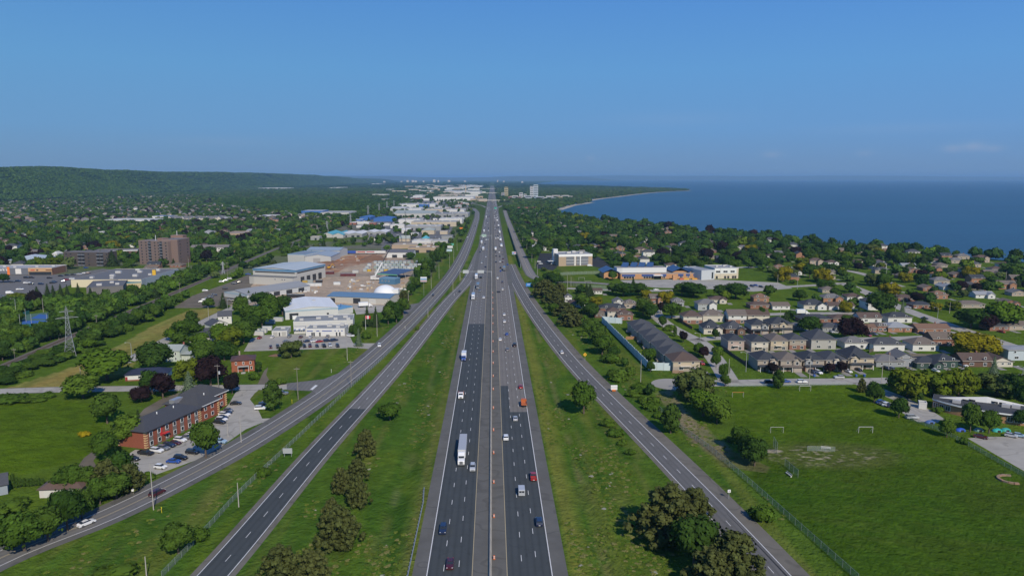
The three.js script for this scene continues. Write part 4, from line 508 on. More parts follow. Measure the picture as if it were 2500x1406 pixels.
{
  const ORG = M([0.55, 0.30, 0.15], { tx: 'brick' }), NAVY = M([0.035, 0.07, 0.22], { roughness: 0.5 }), BR = M([0.045, 0.10, 0.22], { tx: 'metal', roughness: 0.45 });
  const s = bld('orange_school', 'orange brick primary school with blue metal roofs and white upper storey', 'school', { a: [1515, 682], b: [1712, 680], h: 5.2, d: 34, wall: [0.55, 0.30, 0.15], wtx: 'brick', roof: [0.30, 0.28, 0.25], trim: [0.34, 0.30, 0.27] }); place(s, 'the blue-roofed school');
  const X = (p) => (p - 1515) / 197 - 0.5;
  for (const [a, b] of [[1518, 1550], [1566, 1597], [1612, 1626], [1655, 1668], [1674, 1684], [1692, 1704]]) { band(s, 'navy_band', NAVY, 2.6, 2.1, X(a), X(b), 0.15); band(s, 'glazing', GLASS, 0.8, 1.7, X(a) + 0.02, X(b) - 0.01, 0.1); const n = max(2, floor((b - a) / 7)); for (let k = 0; k <= n; k++) bit('mullion', WHITE, s, 0.18, 1.7, 0.2, (X(a) + 0.02 + (X(b) - X(a) - 0.03) * k / n) * s.W, 1.65, s.D / 2 + 0.1); }
  bit('entrance', DK, s, 7, 3.2, 0.2, X(1605) * s.W, 1.6, s.D / 2 + 0.1); bit('entrance_canopy', WHITE, s, 9, 0.5, 4, X(1604) * s.W, 3.8, s.D / 2 + 2);
  bit('upper_storey', M([0.66, 0.68, 0.66], { tx: 'metal' }), s, (X(1633) - X(1511)) * s.W, 4.6, 14, (X(1633) + X(1511)) / 2 * s.W, s.H + 2.3, 0.02 * s.D); bit('upper_roof', M([0.34, 0.32, 0.3], { tx: 'flat' }), s, (X(1633) - X(1511)) * s.W - 0.6, 0.2, 13.4, (X(1633) + X(1511)) / 2 * s.W, s.H + 4.65, 0.02 * s.D);
  const saw = (x0, x1, y, rise, z, d) => mk('blue_roof', T(bx((x1 - x0) * s.W, 0.35, d), (x0 + x1) / 2 * s.W, y, z, 0, 0, 0).clone().applyMatrix4(new THREE.Matrix4().makeTranslation(0, 0, 0)), BR, s);
  for (const x of [1530, 1552, 1572, 1592]) { const g = tris([...quad([-3, 0, 4], [3, 0, 4], [3, 3.8, -3], [-3, 3.8, -3]), ...quad([3, 0, -4], [-3, 0, -4], [-3, 3.8, -3], [3, 3.8, -3]), [3, 0, 4], [3, 0, -4], [3, 3.8, -3], [-3, 0, -4], [-3, 0, 4], [-3, 3.8, -3]]); const m = mk('blue_roof', g, BR, s); m.position.set((X(x) + 0.03) * s.W, s.H + 4.8, -2); m.rotation.y = -0.5; }
  for (const [x0, x1, z, h] of [[1476, 1514, 0, 6.2], [1645, 1684, 0, 6.6], [1684, 1706, 2, 5.8]]) { const w = (X(x1) - X(x0)) * s.W, m = mk('wing_walls', boxWalls(w * 0.9, 22, h), ORG, s); m.position.set((X(x0) + X(x1)) / 2 * s.W, 0.05, z - 0.3); const r = mk('blue_roof', gableRoof(w, 24, h + 0.1, 3.4, 0.8, 0.3, 'z'), BR, s); r.position.copy(m.position); }
  for (const [x, w] of [[1642, 4], [1706, 5]]) bit('brick_pier', ORG, s, w, 4.4, 3, X(x) * s.W, 2.2, s.D / 2 + 6); for (const [x, c] of [[1660, [0.5, 0.12, 0.05]], [1670, [0.6, 0.35, 0.05]], [1690, [0.6, 0.3, 0.04]]]) bit('play_frame', M(c), s, 5, 1.4, 2, X(x) * s.W, 0.7, s.D / 2 + 6.5);
  const a = bld('cream_annex', 'two storey cream and white school annex beside blue-roofed school', 'school', { a: [1744, 681], b: [1802, 680], top: 654, h: 10, d: 26, wall: [0.62, 0.55, 0.42], roof: [0.42, 0.42, 0.41], trim: [0.62, 0.63, 0.6] }); band(a, 'white_upper', M([0.64, 0.66, 0.63]), 5, 5, -0.5, 0.42, 0.12); for (const x of [-0.36, -0.05, 0.25]) { win(a, 4.4, 2, x * a.W, 7, a.D / 2 + 0.2); } for (const x of [-0.4, -0.05, 0.08, 0.28, 0.38]) doorAt(a, x, 2, 2.6, DK, 0.2, 'window'); units(a, [[-0.2, 0], [0.2, -0.2], [0.35, 0.1]]);
  const gl = bld('glass_link', 'pale glazed stair block joining the school annex', 'school', { a: [1712, 684], b: [1744, 682], h: 9, d: 30, wall: [0.50, 0.54, 0.56], roof: [0.42, 0.43, 0.43] }); band(gl, 'glazing', GLASS, 1, 6, 0.28, 0.4, 0.1); place(a, 'the cream annex');
}
{ // kindergarten: low, curved front
  const fl = P(2274, 1000), fr = P(2510, 1040), f = frameOf(fl, fr), W = f.w, t = thing('kindergarten', 'low curved kindergarten with dark flat roof and white slanting clerestory', 'school', [(fl[0] + fr[0]) / 2, (fl[1] + fr[1]) / 2], f.turn); place(t, 'the curved kindergarten');
  const N = 14, front = [], H = 3.9; for (let i = 0; i <= N; i++) { const u = i / N - 0.5; front.push([u * W, 1.2 - 5.2 * (u * 2) ** 2 * (u < 0 ? 1 : 0.5) + 2]); }
  const wallv = [], roofp = [...front.map(([x, z]) => [x, z + 0.9]), [W / 2 + 0.5, -15], [-W / 2 - 0.5, -9]];
  for (let i = 0; i < N; i++) wallv.push(...quad([front[i][0], 0, front[i][1]], [front[i + 1][0], 0, front[i + 1][1]], [front[i + 1][0], H, front[i + 1][1]], [front[i][0], H, front[i][1]]));
  wallv.push(...quad([W / 2, 0, front[N][1]], [W / 2, 0, -15], [W / 2, H, -15], [W / 2, H, front[N][1]]), ...quad([-W / 2, 0, -9], [-W / 2, 0, front[0][1]], [-W / 2, H, front[0][1]], [-W / 2, H, -9]), ...quad([W / 2, 0, -15], [-W / 2, 0, -9], [-W / 2, H, -9], [W / 2, H, -15]));
  mk('wall', tris(wallv), M([0.40, 0.22, 0.11], { tx: 'brick' }), t);
  const sh = new THREE.Shape(roofp.map(([x, z]) => new THREE.Vector2(x, -z))); mk('roof', new THREE.ExtrudeGeometry(sh, { depth: 0.12, bevelEnabled: false }).rotateX(-PI / 2).translate(0, H + 0.5, 0), M([0.055, 0.058, 0.06], { tx: 'flat' }), t); const sh2 = new THREE.Shape(roofp.map(([x, z]) => new THREE.Vector2(x * 1.006, -z - 0.0 - (z > 0 ? 0.15 : -0.2)))); mk('fascia', new THREE.ExtrudeGeometry(sh2, { depth: 0.55, bevelEnabled: false }).rotateX(-PI / 2).translate(0, H, 0), M([0.68, 0.70, 0.70]), t);
  for (let i = 0; i < N; i++) if (![3, 4, 7, 9, 10].includes(i)) { const [ax, az] = front[i], [cx, cz] = front[i + 1], ry = -atan2(cz - az, cx - ax); win(t, 2.0, 2.1, (ax + cx) / 2, 2.0, (az + cz) / 2 + 0.06, ry); }
  const k0 = [-W * 0.46, H + 0.5, -4], k1 = [W * 0.06, H + 3.2, -8], k2 = [W * 0.48, H + 0.7, -13], b0 = [-W * 0.46, H + 0.5, -5], b2 = [W * 0.48, H + 0.5, -14.6], b1 = [W * 0.06, H + 0.5, -9.5], f1 = [W * 0.06, H + 0.5, -8];
  mk('clerestory', tris([k0, f1, k1, f1, [W * 0.48, H + 0.5, -13], k2, f1, k2, k1, k0, k1, b0, k1, b1, b0, k1, k2, b1, k2, b2, b1, [W * 0.48, H + 0.5, -13], b2, k2]), M([0.70, 0.71, 0.70], { roughness: 0.6 }), t);
  for (const [x, z, y] of [[-0.16, -6.05, 1.2], [-0.09, -6.55, 1.5], [0.14, -8.7, 1.6], [0.22, -9.7, 1.35]]) bit('clerestory_window', DK, t, 2.2, 0.7, 0.15, x * W, H + y - 0.35, z + 0.35, -0.13); for (const [x, z] of [[-0.24, -0.5], [0.26, -6], [0.36, -7]]) bit('rooftop_unit', M([0.42, 0.42, 0.42]), t, 2.8, 1.3, 1.8, x * W, H + 1.2, z);
  const c = cos(f.turn), s = sin(f.turn), wp = (x, z) => [t.position.x + x * c + z * s, t.position.z - x * s + z * c]; fill([wp(-W / 2 - 2, 4), wp(W / 2 + 2, 4), wp(W / 2 + 2, -17), wp(-W / 2 - 2, -11)], 2);
  const sd = bld('white_shed', 'small white storage shed beside the kindergarten drive', 'shed', { a: [2243, 998], b: [2262, 1000], h: 2.6, d: 3, wall: [0.6, 0.6, 0.57], roof: [0.5, 0.5, 0.48] });
}

// ---------- houses right of the highway ----------
const RC = { dk: [0.056, 0.063, 0.074], dk2: [0.078, 0.084, 0.094], br: [0.118, 0.086, 0.072], tn: [0.17, 0.14, 0.115], gy: [0.17, 0.17, 0.17], or: [0.21, 0.13, 0.09], sv: [0.30, 0.32, 0.34], gb: [0.17, 0.145, 0.125] };
const WC = { bei: [0.42, 0.35, 0.285], pnk: [0.44, 0.355, 0.31], yel: [0.50, 0.43, 0.32], wht: [0.66, 0.66, 0.64], crm: [0.58, 0.54, 0.46], brk: [0.27, 0.14, 0.10], stn: [0.37, 0.325, 0.27], gry: [0.30, 0.32, 0.34], brn: [0.15, 0.09, 0.065], grn: [0.05, 0.085, 0.075], org: [0.35, 0.19, 0.12] };
const GAR = M([0.34, 0.30, 0.26], { roughness: 0.7 });
function houseShape(t, W, D, st, kind, wall, roof, feat, o = {}) {
  const H = st * 2.75 + 0.3; Object.assign(t, { W, D, H }); const wm = M(wall, { tx: 'siding', roughness: 0.85, specularIntensity: 0.3 }), rm = M(roof, { tx: 'roof', roughness: 0.9, specularIntensity: 0.25 }), low = o.low ? M(o.low, { tx: 'brick', roughness: 0.9 }) : null;
  const rise = o.rise ?? min(W, D) * (st > 1 ? 0.27 : 0.2);
  if (kind === 'h') { mk('wall', boxWalls(W, D, H), wm, t); mk('roof', hipRoof(W, D, H + 0.04, rise, 0.5), rm, t); }
  else { const al = kind === 'z' ? 'z' : 'x'; mk('wall', gableWalls(W, D, H, rise, al), wm, t); mk('roof', gableRoof(W, D, H + 0.04, rise, 0.5, 0.2, al), rm, t); }
  if (low) mk('brick_course', boxWalls(W + 0.12, D + 0.12, 2.6), low, t);
  const f = D / 2 + 0.09, glow = (x, y, w = 1.3, h = 1.25) => win(t, w, h, x * W, y, f);
  mk('eave_trim', merge([bx(W + 1.05, 0.2, 0.08, 0, H - 0.12, D / 2 + 0.52), ...(kind === 'h' ? [bx(0.08, 0.2, D + 1.05, W / 2 + 0.54, H - 0.12, 0), bx(0.08, 0.2, D + 1.05, -W / 2 - 0.54, H - 0.12, 0)] : [])]), M([0.40, 0.37, 0.33]), t);
  if (feat.includes('F')) {                                  // street front: garage, porch roof, pointed dormer bay
    const gx = feat.includes('L') ? -0.26 : 0.26; bit('garage_door', GAR, t, W * 0.34, 2.2, 0.14, gx * W, 1.15, f + 1.5); mk('garage', boxWalls(W * 0.42, 1.6, 2.7).translate(gx * W, 0, f + 0.7), low ?? wm, t);
    mk('porch_roof', hipRoof(W * 0.96, 2.4, 2.85, 0.7, 0.2).translate(0, 0, f + 0.9), rm, t); for (const x of [-0.42, 0]) bit('porch_post', WHITE, t, 0.2, 2.7, 0.2, (gx < 0 ? -x : x) * W, 1.35, f + 1.9); doorAt(t, 0, 1, 2.1, M([0.08, 0.05, 0.04])).position.set(-gx * 0.6 * W, 1.1, f + 0.05);
    if (st > 1) { const bw = W * 0.36, bxx = (feat.includes('M') ? 0.06 : gx) * W; const g = mk('gable_bay', gableWalls(bw, 1.6, H - 0.2, bw * 0.42, 'z').translate(bxx, 0.03, f - 0.2), M(o.bay ?? wall, { tx: 'brick' }), t); mk('bay_roof', gableRoof(bw, D * 0.5, H - 0.1, bw * 0.42, 0.35, 0.2, 'z').translate(bxx, 0, f + 0.9 - D * 0.25), rm, t); mk('bay_trim', merge([bx(bw * 0.62, 0.2, 0.1, bxx - bw * 0.27, H - 0.1 + bw * 0.19, f + 1.28, 0).clone()].map((q) => q)), M([0.62, 0.56, 0.46]), t).visible = true; win(t, 1.5, 1.7, bxx, 4.4, f + 0.65); glow(bxx / W + (bxx > 0 ? -0.42 : 0.42), 4.5); }
  } else {
    if (st > 1) { for (const x of [-0.27, 0.24]) glow(x, 4.6); glow(-0.2, 1.6, 2.2, 1.4); glow(0.25, 1.4, 1.8, 1.9); if (feat.includes('A')) bit('awning', M([0.62, 0.58, 0.5]), t, W * 0.4, 0.15, 1.4, -0.05 * W, 2.9, f + 0.7); }
    else { for (const x of [-0.3, 0.02, 0.33]) glow(x, 1.75, x > 0.3 ? 1.9 : 1.2, 1.1); if (feat.includes('D')) doorAt(t, 0.16, 1, 2.1, M([0.12, 0.06, 0.05])); }
  }
  bit('driveway', ASP.conc, t, 3.4, 0.1, 8, (feat.includes('F') ? (feat.includes('L') ? -0.26 : 0.26) : 0.5) * W + (feat.includes('F') ? 0 : 2), 0.0, D / 2 + (feat.includes('F') ? 6 : 2));
  if (feat.includes('C')) bit('chimney', M([0.26, 0.11, 0.08], { tx: 'brick' }), t, 0.7, 1.7, 0.7, 0.2 * W, H + rise * 0.8 + 0.3, -0.1 * D);
  if (feat.includes('G')) { mk('front_gable_wall', gableWalls(W * 0.38, 3, H, W * 0.11, 'z').translate(0.24 * W, 0.02, D / 2 + 1.2), o.gw ? M(o.gw, { tx: 'siding' }) : wm, t); mk('front_gable_roof', gableRoof(W * 0.38, 3 + D * 0.5, H + 0.08, W * 0.11, 0.4, 0.2, 'z').translate(0.24 * W, 0, D / 2 + 1.2 - D * 0.25), rm, t); win(t, 1.6, 1.3, 0.24 * W, 1.7, D / 2 + 2.76); }
  return H;
}
function house(label, place_, x0, x1, yb, st, D, kind, wall, roof, feat = '', o = {}) {
  const fl = P(x0, yb), fr = P(x1, o.yb1 ?? yb), f = frameOf(fl, fr), W = f.w, t = thing('house', null, 'house', [(fl[0] + fr[0]) / 2 + f.uz * D / 2, (fl[1] + fr[1]) / 2 - f.ux * D / 2], f.turn, 'houses right of the highway');
  houseShape(t, W, D, st, kind, WC[wall] ?? wall, RC[roof] ?? roof, feat, o); later(t, label, place_);
  const c = cos(f.turn), s = sin(f.turn), wp = (x, z) => [t.position.x + x * c + z * s, t.position.z - x * s + z * c]; fill([wp(-W / 2 - 2, D / 2 + 2.5), wp(W / 2 + 2, D / 2 + 2.5), wp(W / 2 + 2, -D / 2 - 2), wp(-W / 2 - 2, -D / 2 - 2)], 4);
  const q = wp(0, D / 2 + 7); fill([wp(-W / 2, D / 2), wp(W / 2, D / 2), wp(W / 2, D / 2 + 9), wp(-W / 2, D / 2 + 9)], 5);
  return t;
}
const S2 = 'in the row facing the lakeside street', S3 = 'in the row backing onto the front row', S4 = 'on the court', S5 = 'along the middle street', S6 = 'along the upper street', S7 = 'along the diagonal avenue';
for (const a of [
  ['two-storey beige house with dark hip roof', S2, 1849, 1899, 906, 2, 14, 'h', 'stn', 'dk', 'F', { low: WC.stn, bay: WC.bei }], ['two-storey tan stone house with grey-brown roof', S2, 1905, 1956, 907, 2, 14, 'h', 'stn', 'gb', 'F', { low: WC.stn, bay: WC.stn }], ['two-storey house with dark roof and brick corner', S2, 1961, 2011, 906, 2, 14, 'h', 'stn', 'dk', 'FL', { low: [0.33, 0.19, 0.14], bay: WC.gry }], ['two-storey stone house with slate roof', S2, 2015, 2064, 905, 2, 14, 'h', 'stn', 'dk2', 'FM', { low: WC.stn, bay: WC.crm }], ['large gabled house with tan stone garage', S2, 2070, 2132, 901, 2, 15, 'h', 'yel', 'dk', 'FL', { low: WC.stn, bay: WC.yel, rise: 4.6 }],
  ['long grey bungalow with grey roof', S2, 2138, 2206, 896, 1, 11, 'h', 'gry', 'gy', 'C', {}], ['blue-grey gabled house end', S2, 2190, 2232, 895, 1.6, 11, 'z', 'gry', 'gy', '', {}], ['dark green bungalow with slate roof', S2, 2238, 2300, 900, 1, 11, 'h', 'grn', 'dk', 'G', {}], ['dark green house wing', S2, 2290, 2338, 898, 1.3, 10, 'h', 'grn', 'dk', '', {}], ['brown wooden bungalow with brown roof', S2, 2350, 2422, 896, 1.1, 11, 'x', 'brn', 'br', 'C', {}], ['brown-roofed bungalow with white front', S2, 2420, 2472, 896, 1, 11, 'z', 'crm', 'br', '', {}], ['pale blue flat-fronted house', S2, 2460, 2530, 880, 2, 10, 'h', [0.48, 0.54, 0.58], 'sv', '', { rise: 0.6 }],
  ['two-storey pinkish-beige house', S3, 1777, 1816, 856, 2, 14, 'h', 'pnk', 'dk', 'A', { low: WC.pnk }], ['two-storey white-sided house with stone base', S3, 1834, 1875, 859, 2, 15, 'h', 'crm', 'dk', 'A', { low: WC.stn }], ['two-storey yellow house with brown-grey roof', S3, 1881, 1923, 856, 2, 14, 'h', 'yel', 'gb', 'A', { low: WC.stn }], ['narrow tan house with slate roof', S3, 1927, 1967, 854, 2, 13, 'h', 'stn', 'dk2', '', { low: WC.brk }], ['broad grey-sided house with large slate roof', S3, 1980, 2040, 853, 2, 16, 'h', [0.42, 0.41, 0.38], 'dk2', '', { rise: 4.6 }],
  ['long white bungalow with grey roof', S3, 2062, 2118, 852, 1.25, 10, 'h', 'wht', 'gy', '', {}], ['white bungalow with dark grey hip roof', S3, 2132, 2208, 857, 1.3, 11, 'h', 'wht', 'dk2', 'C', {}], ['white house with brown-grey roof', S3, 2228, 2292, 857, 1.3, 11, 'h', 'wht', 'gb', '', {}], ['red brick house with orange-brown roof', S3, 2277, 2330, 845, 1.5, 11, 'x', 'brk', 'tn', '', {}],
  ['white gabled house with dark roof', S4, 1718, 1764, 816, 1.3, 12, 'h', 'crm', 'dk', 'G', { gw: WC.crm, rise: 4.4 }], ['brown gabled house with slate roof', S4, 1772, 1819, 816, 1.2, 12, 'h', 'brn', 'dk2', 'G', { gw: WC.brn, rise: 4.2 }], ['two-storey house with dark roof and brick ground floor', S4, 1834, 1876, 816, 2, 14, 'h', 'crm', 'dk', 'F', { low: WC.brk, bay: WC.gry }], ['two-storey gabled stone house', S4, 1882, 1934, 813, 2, 14, 'h', 'stn', 'dk', 'FM', { low: WC.stn, bay: WC.yel }], ['small grey shed-like house', S4, 1938, 1962, 806, 1, 8, 'h', 'gry', 'gy', '', {}], ['grey hip-roofed bungalow', S4, 2008, 2054, 811, 1, 11, 'h', 'gry', 'dk2', 'G', {}],
  ['brick bungalow with orange roof', S5, 2108, 2140, 812, 1, 10, 'x', 'brk', 'or', 'D', {}], ['brick house with flat tan front', S5, 2142, 2166, 810, 1.3, 10, 'h', 'brk', 'tn', '', { rise: 0.8 }], ['orange brick bungalow with silver roof', S5, 2168, 2226, 811, 1, 12, 'h', 'org', 'sv', 'D', {}], ['long orange brick bungalow with tan roof', S5, 2240, 2320, 814, 1, 11, 'x', 'org', 'or', 'DC', {}],
  ['white two-storey house with brick base', S6, 1778, 1822, 790, 2, 11, 'x', 'wht', 'gb', '', { low: WC.brk }], ['white-sided house with brown roof', S6, 1826, 1878, 788, 1.8, 11, 'x', 'crm', 'br', '', {}], ['white house with brown hip roof', S6, 1668, 1714, 791, 1.8, 11, 'h', 'crm', 'br', '', { low: WC.brk }], ['cream house with grey-brown hip roof', S6, 1716, 1768, 786, 1.6, 11, 'h', 'crm', 'gb', '', {}], ['dark-roofed brick bungalow', S6, 1956, 2028, 789, 1, 11, 'h', 'brk', 'dk', 'D', {}], ['brown-roofed brick bungalow', S6, 2034, 2094, 788, 1, 10, 'h', 'brk', 'br', 'D', {}], ['white bungalow with brown roof', S6, 2098, 2152, 788, 1.2, 10, 'x', 'wht', 'br', '', {}], ['white bungalow with dark roof', S6, 2168, 2226, 788, 1.3, 10, 'h', 'wht', 'dk', '', {}],
  ['white-gabled house with dark roof', S7, 1962, 2018, 756, 1.2, 12, 'h', 'crm', 'dk', 'G', { gw: WC.wht, rise: 3.4 }], ['white bungalow with red-brown roof', S7, 2024, 2086, 756, 1, 10, 'x', 'wht', 'br', '', {}], ['red-brown-roofed bungalow', S7, 1832, 1882, 754, 1, 10, 'h', 'brk', 'br', '', {}], ['tan-roofed bungalow', S7, 1886, 1928, 756, 1, 10, 'x', 'wht', 'tn', '', {}], ['orange brick house with grey roof', S7, 2010, 2058, 738, 1.2, 10, 'h', 'org', 'gy', 'G', {}], ['brown-roofed brick bungalow', S7, 2192, 2234, 736, 1, 10, 'h', 'brk', 'br', '', {}], ['dark-roofed bungalow with garage', S7, 2230, 2276, 754, 1, 10, 'h', 'brk', 'dk', 'D', {}], ['long brown-roofed bungalow', S7, 2342, 2404, 752, 1, 10, 'h', 'stn', 'gb', '', {}], ['dark-roofed brick bungalow', S7, 2416, 2464, 808, 1, 11, 'h', 'brk', 'dk', 'D', {}], ['brown-roofed bungalow', S7, 2462, 2530, 806, 1, 11, 'h', 'bei', 'gb', '', {}],
  ['grey hip-roofed two-storey house', S4, 1704, 1750, 758, 1.7, 11, 'h', [0.40, 0.42, 0.42], 'gy', 'G', { gw: WC.wht }], ['grey-roofed house', S4, 1642, 1670, 748, 1.3, 10, 'h', 'gry', 'gy', '', {}], ['brick house with gabled centre', S4, 1588, 1618, 742, 1.6, 10, 'x', 'brk', 'gb', 'G', { gw: WC.org }], ['white gabled house', S4, 1498, 1524, 750, 1.4, 10, 'z', 'wht', 'gy', '', {}], ['grey hip-roofed house', S4, 1524, 1554, 752, 1.2, 10, 'h', 'bei', 'gb', '', {}], ['dark-roofed house', S4, 1466, 1528, 764, 1.2, 10, 'h', 'brk', 'dk', '', {}], ['beige house with brown roof', S4, 1483, 1512, 778, 1.8, 9, 'h', 'crm', 'br', '', {}], ['brown-roofed house with brick front', S4, 1508, 1545, 782, 1.4, 10, 'h', 'brk', 'br', '', {}], ['low house with tan roof', S4, 1452, 1480, 776, 1, 9, 'h', 'brn', 'tn', '', {}], ['small white cottage', 'among the trees beside the right ramp', 1379, 1396, 738, 1.5, 8, 'z', 'wht', 'gy', '', {}], ['brown-roofed bungalow', 'beside the school street', 1448, 1470, 718, 1, 9, 'x', 'wht', 'br', '', {}], ['white house with grey gable', 'beside the shore service road', 1310, 1334, 612, 1.3, 10, 'z', 'wht', 'gy', '', {}], ['white-roofed outbuilding', 'beside the shore service road', 1304, 1320, 600, 1, 9, 'x', 'wht', 'sv', '', {}],
]) house(...a);
for (let k = 0; k < 7; k++) {                                 // stepped row of townhouses behind the noise wall
  const z = -346.5 - 6.9 - 14.2 * k, x = 96.6 - 0.62 * k - (k % 2) * 0.6, t = thing('townhouse', null, 'townhouse', [x, z], 0.05, 'row of townhouses behind the noise wall');
  houseShape(t, 13.6, 14.0, 1.85 + 0.12 * ((k * 3) % 3), 'h', k ? WC.bei : WC.yel, k === 0 ? RC.br : RC.dk2, k ? '' : 'A', { rise: 3.4 + 0.3 * (k % 2), low: k ? undefined : WC.stn });
  if (k) { for (const zz of [-3, 2.5]) win(t, 1.4, 1.3, -6.86, 4.2, zz, PI / 2); } bit('balcony', M([0.3, 0.26, 0.22]), t, 2.4, 0.9, 3, -8, 1, 1);
  later(t, k ? 'attached townhouse with slate hip roof' : 'yellow end townhouse with brown roof', 'in the row behind the noise wall'); fill([[x - 9, z + 8], [x + 9, z + 8], [x + 9, z - 8], [x - 9, z - 8]], 4);
}
land('the townhouse row', 94, -400); land('the noise wall', 76, -410); land('the yellow end townhouse', 97, -353); land('the cul-de-sac', ...P(1625, 940)); land('the large gabled house', ...P(2095, 890)); land('the dark green bungalow', ...P(2270, 895)); land('the long orange bungalow', ...P(2280, 812)); land('the silver-roofed bungalow', ...P(2197, 808)); land('the brown bungalow', ...P(2390, 890)); land('the broad grey-sided house', ...P(2000, 850)); land('the worn ball diamond', 118, -236); land('the long white bungalow', ...P(2080, 848)); land('the two-storey court houses', ...P(1870, 812)); land('the upper street', ...P(1950, 766)); land('the diagonal avenue', ...P(2350, 800)); land('the pinkish-beige house', ...P(1790, 850)); land('the tan stone house', ...P(1922, 900)); land('the small white cottage', ...P(1388, 736)); land('the park corner', ...P(2170, 960));
// designs for the houses farther back, repeated along their streets
const protoRng = rng(21);
const DESIGNS = [];
for (let i = 0; i < 16; i++) {
  const t = new THREE.Group(); const st = [1, 1, 1.2, 1.6, 1, 1.3, 2, 1][i % 8], W = rr(11, 15, protoRng), D = rr(9, 11, protoRng), kind = ['h', 'x', 'h', 'x', 'h', 'h', 'h', 'z'][i % 8];
  const wn = pick(['brk', 'wht', 'crm', 'org', 'bei', 'wht', 'gry', 'stn', 'wht'], protoRng), rn = ['br', 'gy', 'dk', 'gb', 'tn', 'dk2', 'br', 'gy', 'gb', 'sv', 'or', 'dk', 'br', 'gy', 'dk2', 'tn'][i];
  houseShape(t, W, D, st, kind, WC[wn], RC[rn], (i % 3 === 0 ? 'G' : '') + (i % 4 === 1 ? 'C' : ''), {}); t.W = W; t.D = D;
  const wname = { brk: 'red brick', wht: 'white', crm: 'cream', org: 'orange brick', bei: 'beige', gry: 'grey', stn: 'stone' }[wn], rname = { br: 'brown', gy: 'grey', dk: 'dark', gb: 'grey-brown', tn: 'tan', dk2: 'slate', sv: 'silver', or: 'orange-brown' }[rn];
  t.look = wname + (st >= 1.6 ? ' two-storey' : '') + ' house, ' + rname + ' roof'; DESIGNS.push(t);
}
const clearOf = (x, z, w, d) => { for (const u of [-0.5, 0, 0.5]) for (const v of [-0.5, 0, 0.5]) if (occ(x + u * w, z + v * d)) return false; return true; };
const SPARE = [];
{
  const r = rng(5), spots = [];
  for (let z = -500; z > -2050; z -= 37) for (let x = 64 + (z % 3) * 2; x < 700; x += 18.5) { const X = x + rr(-2, 2, r), Z_ = z + rr(-4, 4, r) - (x - 60) * 0.09; if (x < 190 && z > -640 && z < -560) { r(); continue; } if (r() < 0.86 && clearOf(X, Z_, 20, 17)) { const s = SX(X, Z_); if (s[0] > -40 && s[0] < 2560) { spots.push([X, Z_, r()]); fill([[X - 9, Z_ + 7], [X + 9, Z_ + 7], [X + 9, Z_ - 7], [X - 9, Z_ - 7]], 4); } } }
  spots.sort((a, b) => b[1] - a[1]);
  spots.forEach(([x, z, q], i) => { if (i >= 190) { SPARE.push([x, z, q]); return; } const d = DESIGNS[floor(q * 16)], t = d.clone(); t.name = numbered('house'); t.position.set(x, 0, z); t.rotation.y = -0.09 + (q * 7 % 1 < 0.2 ? PI / 2 : 0) + (q - 0.5) * 0.12; scene.add(t); tag(t, null, 'house', 'houses right of the highway'); later(t, d.look); });
  const left = [];
  for (let z = -700; z > -4200; z -= 40) for (let x = -325; x > -2100; x -= 20) { const X = x + rr(-3, 3, r), Z_ = z + rr(-6, 6, r); const dens = z > -950 ? 0.4 : z > -1400 ? 0.4 : z > -2900 ? 0.45 : 0.16; const w = inPoly(X, Z_, Z.wood); if (!w && r() < dens && clearOf(X, Z_, 20, 16)) { const s = SX(X, Z_); if (s[0] > -40) { left.push([X, Z_, r()]); fill([[X - 8, Z_ + 7], [X + 8, Z_ + 7], [X + 8, Z_ - 7], [X - 8, Z_ - 7]], 4); } } }
  left.sort((a, b) => hypot(...a) - hypot(...b));
  left.forEach(([x, z, q], i) => { if (i >= 150) { SPARE.push([x, z, q]); return; } const d = DESIGNS[floor(q * 16)], t = d.clone(); t.name = numbered('suburban_house'); t.position.set(x, 0, z); t.rotation.y = (q * 7 % 1 < 0.4 ? PI / 2 : 0) + (q - 0.5) * 0.6; scene.add(t); tag(t, null, 'house', 'suburban houses left of the railway'); later(t, d.look); });
  // houses too far to tell apart
  const g = new THREE.Group(); g.name = 'distant_houses'; scene.add(g); tag(g, 'countless small houses scattered under the trees far off', null, null, 'stuff');
  const wg = merge([boxWalls(12, 10, 4.5)]), rg = hipRoof(12, 10, 4.52, 3, 0.4), wi = new THREE.InstancedMesh(wg, M('#ffffff', { roughness: 0.8 }), SPARE.length), ri = new THREE.InstancedMesh(rg, M([1, 1, 1], { roughness: 0.9 }), SPARE.length), m4 = new THREE.Matrix4(), cc = new THREE.Color();
  SPARE.forEach(([x, z, q], i) => { m4.makeRotationY(q * 6).setPosition(x, 0, z); wi.setMatrixAt(i, m4); ri.setMatrixAt(i, m4); wi.setColorAt(i, cc.setRGB(...pick([WC.wht, WC.crm, WC.bei, WC.brk, WC.bei, WC.gry], r))); ri.setColorAt(i, cc.setRGB(...pick([RC.br, RC.gy, RC.dk, RC.gb, RC.tn], r))); });
  wi.name = 'wall'; ri.name = 'roof'; g.add(wi, ri);
}
// row of townhouses far left
for (let i = 0; i < 14; i++) { const x = 410 + i * 10, t = later(bld('terrace_house', null, 'townhouse', { a: [x, 540 - (i % 2)], b: [x + 9, 540 - (i % 2)], h: 7, d: 14, type: 'gable', along: i % 3 ? 'x' : 'z', wall: i % 2 ? WC.wht : WC.crm, roof: RC.gy, rtx: 'roof', rise: 4, group: 'pale terraced houses left of the railway' }), 'pale terraced house with grey roof', 'on the wooded plain'); }
